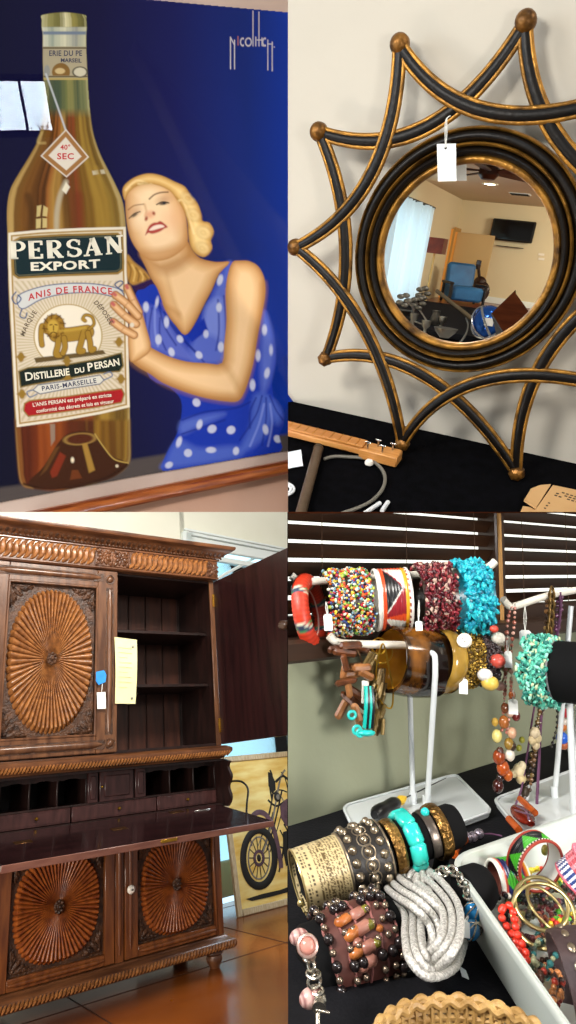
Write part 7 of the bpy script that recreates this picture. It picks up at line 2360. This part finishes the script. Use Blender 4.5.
# hair
hair = pt.poly([FC(84, 128), FC(95, 95), FC(140, 60), FC(205, 40), FC(270, 50), FC(335, 80), FC(385, 105), FC(412, 150), FC(445, 185), FC(462, 235), FC(468, 268), FC(502, 278), FC(523, 320), FC(508, 362), FC(515, 400), FC(482, 440), FC(445, 432), FC(412, 395), FC(400, 330), FC(396, 270), FC(372, 205), FC(340, 160), FC(305, 120), FC(232, 92), FC(155, 100), FC(112, 135), FC(95, 170)], 3)
pt.put(hair, pt.ramp(hair / 7, [(0, 'a5793a'), (.4, 'cda562'), (1, 'e2c68a')]), .7, region=6)
for k in range(9):
    a = k / 8
    q = [FC(100 + 30 * k, 120 - 60 * math.sin(PI * min(1, a * 1.1)) + 8 * k), FC(150 + 28 * k, 75 + 12 * k), FC(200 + 26 * k, 90 + 22 * k), FC(235 + 24 * k, 120 + 26 * k)]
    pt.put(np.minimum(pt.line(q, 1.5), hair - .4), '9a7034' if k % 2 else 'f0dca8', 1.2, .6)
for (cx_, cy_, r_) in ((470, 325, 6.5), (465, 400, 6), (420, 240, 6), (395, 160, 6)):
    for f_, c_ in ((1, '9a7034'), (.66, 'efd9a2'), (.34, 'a87e3c')):
        pt.put(np.minimum(1.2 - abs(pt.ell(*FC(cx_ + 6 * f_, cy_), r_ * f_ * 1.1, r_ * f_ * .8, .5)), hair), c_, 1.8, .45)
# signature
sgw = 'c8c0c0'
for q in ([(230.5, 37), (230.5, 69)], [(234.5, 40), (234.5, 69)], [(230.5, 37.5), (234.5, 45)], [(253, 11), (253, 46)], [(259, 12), (259, 46)], [(255.8, 37), (255.8, 46)], [(267.8, 40), (267.8, 70)], [(272.2, 42), (272.2, 71)], [(267.8, 44), (272.2, 44)], [(257, 40), (262, 40)], [(262, 38), (262, 45.5), (263.5, 46)], [(274, 47), (274.4, 47)]):
    pt.put(pt.line(q, .8, 0), sgw, .4)
pt.put(pt.line([(238, 36.5), (238, 45)], .9, 0), 'b06a5c', .5)
pt.put(.45 - abs(pt.ell(248.4, 42, 2.9, 3.8)), sgw, .45)
for cx_ in (242.8, 265):
    pt.put(np.where(X_ < cx_ + 1.2, .45 - abs(pt.ell(cx_, 42, 2.3, 3.6)), -1), sgw, .45)

poster = thing('framed_poster', 'framed drinks poster of a giant bottle and a blonde woman in polka dots', 'picture', M1, P1(100, 500))
PR = vcol('printed_paper', .8, 0, .08)
G = plane_points(M1, X_, Y_, 0.0)
yb = np.interp(X_, [-10, 0, 130, 288, 300], [504, 502, 477, 450, 448])
ytop = np.interp(X_, [-10, 150, 288, 300], [-14, -.5, 12, 13])
cell_ok = ((Y_[:-1, :-1] < yb[:-1, :-1]) & (Y_[:-1, :-1] > ytop[:-1, :-1]))
Rg = pt.R[:-1, :-1]
NX = len(pt.xs)
idx = np.arange(X_.size).reshape(X_.shape)
def region_mesh(name, sel, parent):
    q = np.stack([idx[:-1, :-1][sel], idx[1:, :-1][sel], idx[1:, 1:][sel], idx[:-1, 1:][sel]], -1)
    used, inv = np.unique(q, return_inverse=True)
    v = G.reshape(-1, 3)[used]; c = pt.C.reshape(-1, 3)[used]
    f = inv.reshape(-1, 4)
    me = bpy.data.meshes.new(name)
    me.vertices.add(len(v)); me.vertices.foreach_set('co', v.astype(np.float32).ravel())
    me.loops.add(f.size); me.loops.foreach_set('vertex_index', f.astype(np.int32).ravel())
    me.polygons.add(len(f)); me.polygons.foreach_set('loop_start', np.arange(0, f.size, 4, dtype=np.int32))
    me.update(calc_edges=True)
    at = me.color_attributes.new('Col', 'FLOAT_COLOR', 'POINT')
    at.data.foreach_set('color', np.c_[c, np.ones(len(c))].astype(np.float32).ravel())
    me.materials.append(PR)
    o = bpy.data.objects.new(name, me); COL.objects.link(o); o.parent = parent
    if parent.name in BASE: o.location = -BASE[parent.name]
    return o
pr_bg = region_mesh('print', cell_ok & (Rg == 0), poster)
bo_ = region_mesh('printed_bottle', cell_ok & (Rg == 1), pr_bg)
lb_ = region_mesh('printed_label', cell_ok & (Rg == 2), pr_bg)
dg_ = region_mesh('printed_tag', cell_ok & (Rg == 3), pr_bg)
region_mesh('printed_person', cell_ok & (Rg == 4), pr_bg)
region_mesh('printed_dress', cell_ok & (Rg == 5), pr_bg)
region_mesh('printed_hair', cell_ok & (Rg == 6), pr_bg)

# lettering of the label
def L1(cx_, cy_, ang=0.0, bend=0.0, sx=1.0):
    ca, sa = math.cos(ang), math.sin(ang)
    def fn(x, y):
        x *= sx
        yy = -y - bend * x * x
        return P1(cx_ + x * ca - yy * sa, cy_ + x * sa + yy * ca, -.0007)
    return fn
SLAB = {
 'P': [('l', .12, 0, .12, 1, .17), ('l', 0, .03, .3, .03, .07), ('l', 0, .97, .3, .97, .07), ('a', .3, .72, .24, .25, -90, 90, .13), ('l', .15, .97, .32, .97, .07), ('l', .15, .47, .32, .47, .07)],
 'E': [('l', .12, 0, .12, 1, .17), ('l', 0, .035, .56, .035, .08), ('l', 0, .965, .56, .965, .08), ('l', .12, .5, .42, .5, .08), ('l', .54, 0, .54, .25, .08), ('l', .54, .76, .54, 1, .08), ('l', .42, .38, .42, .62, .07)],
 'R': [('l', .12, 0, .12, 1, .17), ('l', 0, .03, .3, .03, .07), ('l', 0, .97, .3, .97, .07), ('a', .3, .74, .22, .23, -90, 90, .13), ('l', .15, .51, .32, .51, .07), ('l', .28, .5, .55, .03, .15), ('l', .44, .03, .68, .03, .07)],
 'S': [('a', .28, .74, .22, .23, 20, 270, .12), ('a', .28, .26, .24, .23, -160, 90, .13), ('l', .5, .66, .5, .95, .06), ('l', .04, .05, .04, .36, .06)],
 'A': [('l', .08, 0, .33, 1, .07), ('l', .33, 1, .58, 0, .17), ('l', .18, .33, .5, .33, .07), ('l', -.04, .03, .22, .03, .07), ('l', .42, .03, .74, .03, .07)],
 'N': [('l', .12, 0, .12, 1, .08), ('l', .6, 0, .6, 1, .08), ('l', .12, .97, .6, .05, .17), ('l', 0, .03, .26, .03, .07), ('l', -.02, .97, .2, .97, .07), ('l', .48, .97, .74, .97, .07)],
}
def slab_text(mb, s, fn, h, gap):
    tot = sum({'P': .58, 'E': .6, 'R': .68, 'S': .55, 'A': .72, 'N': .74}[c] + gap for c in s) - gap
    x0 = -tot / 2
    for c in s:
        for st_ in SLAB[c]:
            if st_[0] == 'l':
                _, xa, ya, xb, yb2, w = st_
                dx, dy = xb - xa, yb2 - ya; L = math.hypot(dx, dy); w *= 1.35; nx, ny = -dy / L * w / 2, dx / L * w / 2
                q = [(xa + nx, ya + ny), (xb + nx, yb2 + ny), (xb - nx, yb2 - ny), (xa - nx, ya - ny)]
                mb.add([fn((x0 + a) * h, (b - .5) * h) for a, b in q], [(0, 1, 2, 3)], 0)
            else:
                _, ccx, ccy, rx, ry, a0, a1, w = st_
                n = 10; vv = []
                for i in range(n + 1):
                    a = math.radians(a0 + (a1 - a0) * i / n)
                    for k in (-.5, .5):
                        vv.append(fn((x0 + ccx + (rx + w * 1.4 * k) * math.cos(a)) * h, (ccy + (ry + w * .8 * k) * math.sin(a) - .5) * h))
                mb.add(vv, [(2 * i, 2 * i + 1, 2 * i + 3, 2 * i + 2) for i in range(n)], 0)
        x0 += {'P': .58, 'E': .6, 'R': .68, 'S': .55, 'A': .72, 'N': .74}[c] + gap
cream = mat('cream_ink', 'ddd6c2', .6); redi = mat('red_ink', 'b5272a', .6); brown_i = mat('brown_ink', '5a4a34', .6); navy_i = mat('navy_ink', '2a2c48', .6)
mb = MB(); slab_text(mb, 'PERSAN', L1(67, 248.5, -.055, .0005, 1.38), 17.5, .16); mb.build('lettering', cream, lb_, smooth=0)
mb = MB(); add_text(mb, 'EXPORT', 11.5, L1(65, 266, -.045, .0005, 1.52), 0, .42, 1.1); mb.build('lettering', cream, lb_, smooth=0)
mb = MB(); add_text(mb, 'ANIS DE FRANCE', 9.2, L1(70, 290, -.07, -.0028, .98), 0, .22, 1.25); mb.build('lettering', redi, lb_, smooth=0)
for w_, cxy, a_, b_ in (('MARQUE', (28, 323), -1.08, -.006), ('DÉPOSÉE', (104, 312), .93, -.006)):
    mb = MB(); add_text(mb, w_, 6.6, L1(cxy[0], cxy[1], a_, b_, .95), 0, .12, 1.15); mb.build('lettering', brown_i, lb_, smooth=0)
mb = MB(); add_text(mb, 'D', 11.5, L1(29, 376.8, -.14), 0, .25); add_text(mb, 'ISTILLERIE', 9.6, L1(51.5, 374.3, -.13, 0, .86), 0, .26, 1.0); add_text(mb, 'DU', 7, L1(79.5, 370.6, -.15), 0, .22); add_text(mb, 'P', 11.5, L1(90, 367.4, -.15), 0, .25); add_text(mb, 'ERSAN', 9.6, L1(107, 364.2, -.17, 0, .9), 0, .26, 1.0); mb.build('lettering', cream, lb_, smooth=0)
mb = MB(); add_text(mb, 'PARIS-MARSEILLE', 6.6, L1(69, 384.8, -.15, 0, 1.0), 0, .14, 1.12); mb.build('lettering', navy_i, lb_, smooth=0)
mb = MB(); add_text(mb, "L'ANIS PERSAN est préparé en stricte", 5.4, L1(72, 400, -.13, 0, .92), 0, .1, 1.02); add_text(mb, 'conformité des décrets et lois en vigueur', 5.2, L1(75, 406.3, -.13, 0, .88), 0, .1, 1.02); mb.build('lettering', cream, lb_, smooth=0)
mb = MB(); add_text(mb, '40°', 7, L1(65.5, 147.5, 0), 0, .15, 1.05); add_text(mb, 'SEC', 8.4, L1(65.5, 156.6, 0, 0, 1.15), 0, .2, 1.1); mb.build('lettering', redi, dg_, smooth=0)
mb = MB(); add_text(mb, 'ERIE DU PE', 7.6, L1(65.5, 53.5, .0, 0, .86), 0, .12, 1.05); add_text(mb, 'MARSEIL', 5.6, L1(71, 60.6, .02), 0, .1, 1.0); mb.build('lettering', navy_i, bo_, smooth=0)

# mat board, frame, glass
def quad(mb, pts, y, mi=0):
    mb.add([P1(a, b, y) for a, b in pts], [(0, 1, 2, 3)], mi)
mb = MB()
quad(mb, [(-60, 530), (312, 463), (312, -60), (-60, -60)], .004)
matm = mat('pinkish_mat', 'b09a8e', .8, 0, 'bca79b', 3)
mb.build('mat_board', matm, poster, smooth=0)
A = P1(-60, 528.8, 0); B = P1(316, 453.9, 0)          # inner (upper) edge of the bottom rail
dv = (B - A).normalized(); uv = (P1(336, -60, 0) - B).normalized()
rail_w = (P1(130, 507, 0) - P1(130, 491, 0)).length * .985
FRM = Matrix(((dv.x, 0, uv.x, A.x), (0, 1, 0, 0), (dv.z, 0, uv.z, A.z), (0, 0, 0, 1)))
Lr, Hr = (B - A).length, 1.62
framem = mat('mahogany_frame', '6a2c10', .28, 0, '9a5424', 10, (1, 8, 8), .05, 60, coat=.4)
mb = MB()
def rail(p, q, n_):
    """moulding from p to q; n_: outward direction in the plane"""
    d = (q - p)
    prof = [(0, -.004), (.004, -.016), (.012, -.012), (.016, -.020), (.030, -.026), (.040, -.022), (rail_w, -.012), (rail_w, .02), (0, .02)]
    vv = [p + n_ * a + Vector((0, b, 0)) for a, b in prof] + [q + n_ * a + Vector((0, b, 0)) for a, b in prof]
    k = len(prof)
    mb.add([FRM @ v for v in vv], [(i, (i + 1) % k, k + (i + 1) % k, k + i) for i in range(k)] + [tuple(range(k)), tuple(range(k, 2 * k))], 0)
w = rail_w
rail(Vector((-w, 0, 0)), Vector((Lr + w, 0, 0)), Vector((0, 0, -1)))
rail(Vector((-w, 0, Hr)), Vector((Lr + w, 0, Hr)), Vector((0, 0, 1)))
rail(Vector((0, 0, 0)), Vector((0, 0, Hr)), Vector((-1, 0, 0)))
rail(Vector((Lr, 0, 0)), Vector((Lr, 0, Hr)), Vector((1, 0, 0)))
mb.build('frame', framem, poster, smooth=50)
mb = MB(); mb.add([FRM @ Vector(p) for p in ((0, -.008, 0), (Lr, -.008, 0), (Lr, -.008, Hr), (0, -.008, Hr))], [(0, 1, 2, 3)], 0)
mb.build('glass', pane('poster_glass', refl=.45), poster, smooth=0)
mb = MB()
mb.box((-.45, .05, .35), (1.2, .055, 3.2), 0)
o = mb.build('wall_left', mat('peach_wall', 'b98f79', .85, 0, 'c09a85', 2, (1, 1, 1), .04, 70), None, 0, M1); struct(o)
bpy.context.view_layer.update(); clip(o, EYE, (0, 0, -1))
bpy.context.view_layer.update()
for o in list(poster.children):
    if o.name.split('.')[0] in ('frame', 'glass', 'mat_board'): clip(o, EYE, (0, 0, -1))
# what the glass faces: a bright window far behind, to the right
def R1(px, py, dist):
    p = M1 @ P1(px, py, -.008); n_ = (M1.to_3x3() @ Vector((0, 1, 0))).normalized()
    d = (p - EYE).normalized(); r = d - n_ * (2 * d.dot(n_))
    return p + r * dist
WD = 6.0
w00, w10, w11, w01 = R1(-20, 81, WD), R1(44, 82, WD), R1(41, 131, WD), R1(-20, 131, WD)
wx = (w10 - w00).normalized(); wz = (w01 - w00); wz = (wz - wx * wz.dot(wx)); hgt = wz.length; wz = -wz.normalized(); wid = (w10 - w00).length
wy = wz.cross(wx)
MW = Matrix(((wx.x, wy.x, wz.x, w00.x), (wx.y, wy.y, wz.y, w00.y), (wx.z, wy.z, wz.z, w00.z), (0, 0, 0, 1)))
mb = MB(); mb.box((wid / 2, .02, -hgt / 2), (wid, .01, hgt), 0); o = mb.build('window_5', glow('far_window_light', 'd6e6f4', 75), None, 0, MW); struct(o)
mb = MB()
for (cx_, cz_, sx_, sz_) in ((wid / 2, .03, wid + .1, .06), (wid / 2, -hgt - .03, wid + .1, .06), (-.03, -hgt / 2, .06, hgt), (wid + .03, -hgt / 2, .06, hgt), (wid * .60, -hgt / 2, .03, hgt)):
    mb.box((cx_, 0, cz_), (sx_, .06, sz_), 0)
mb.box((wid * .86, 0, -hgt * .80), (wid * .22, .05, hgt * .4), 0)
o = mb.build('trim_3', mat('dark_sash', '1a1a22', .6), None, 0, MW); struct(o)
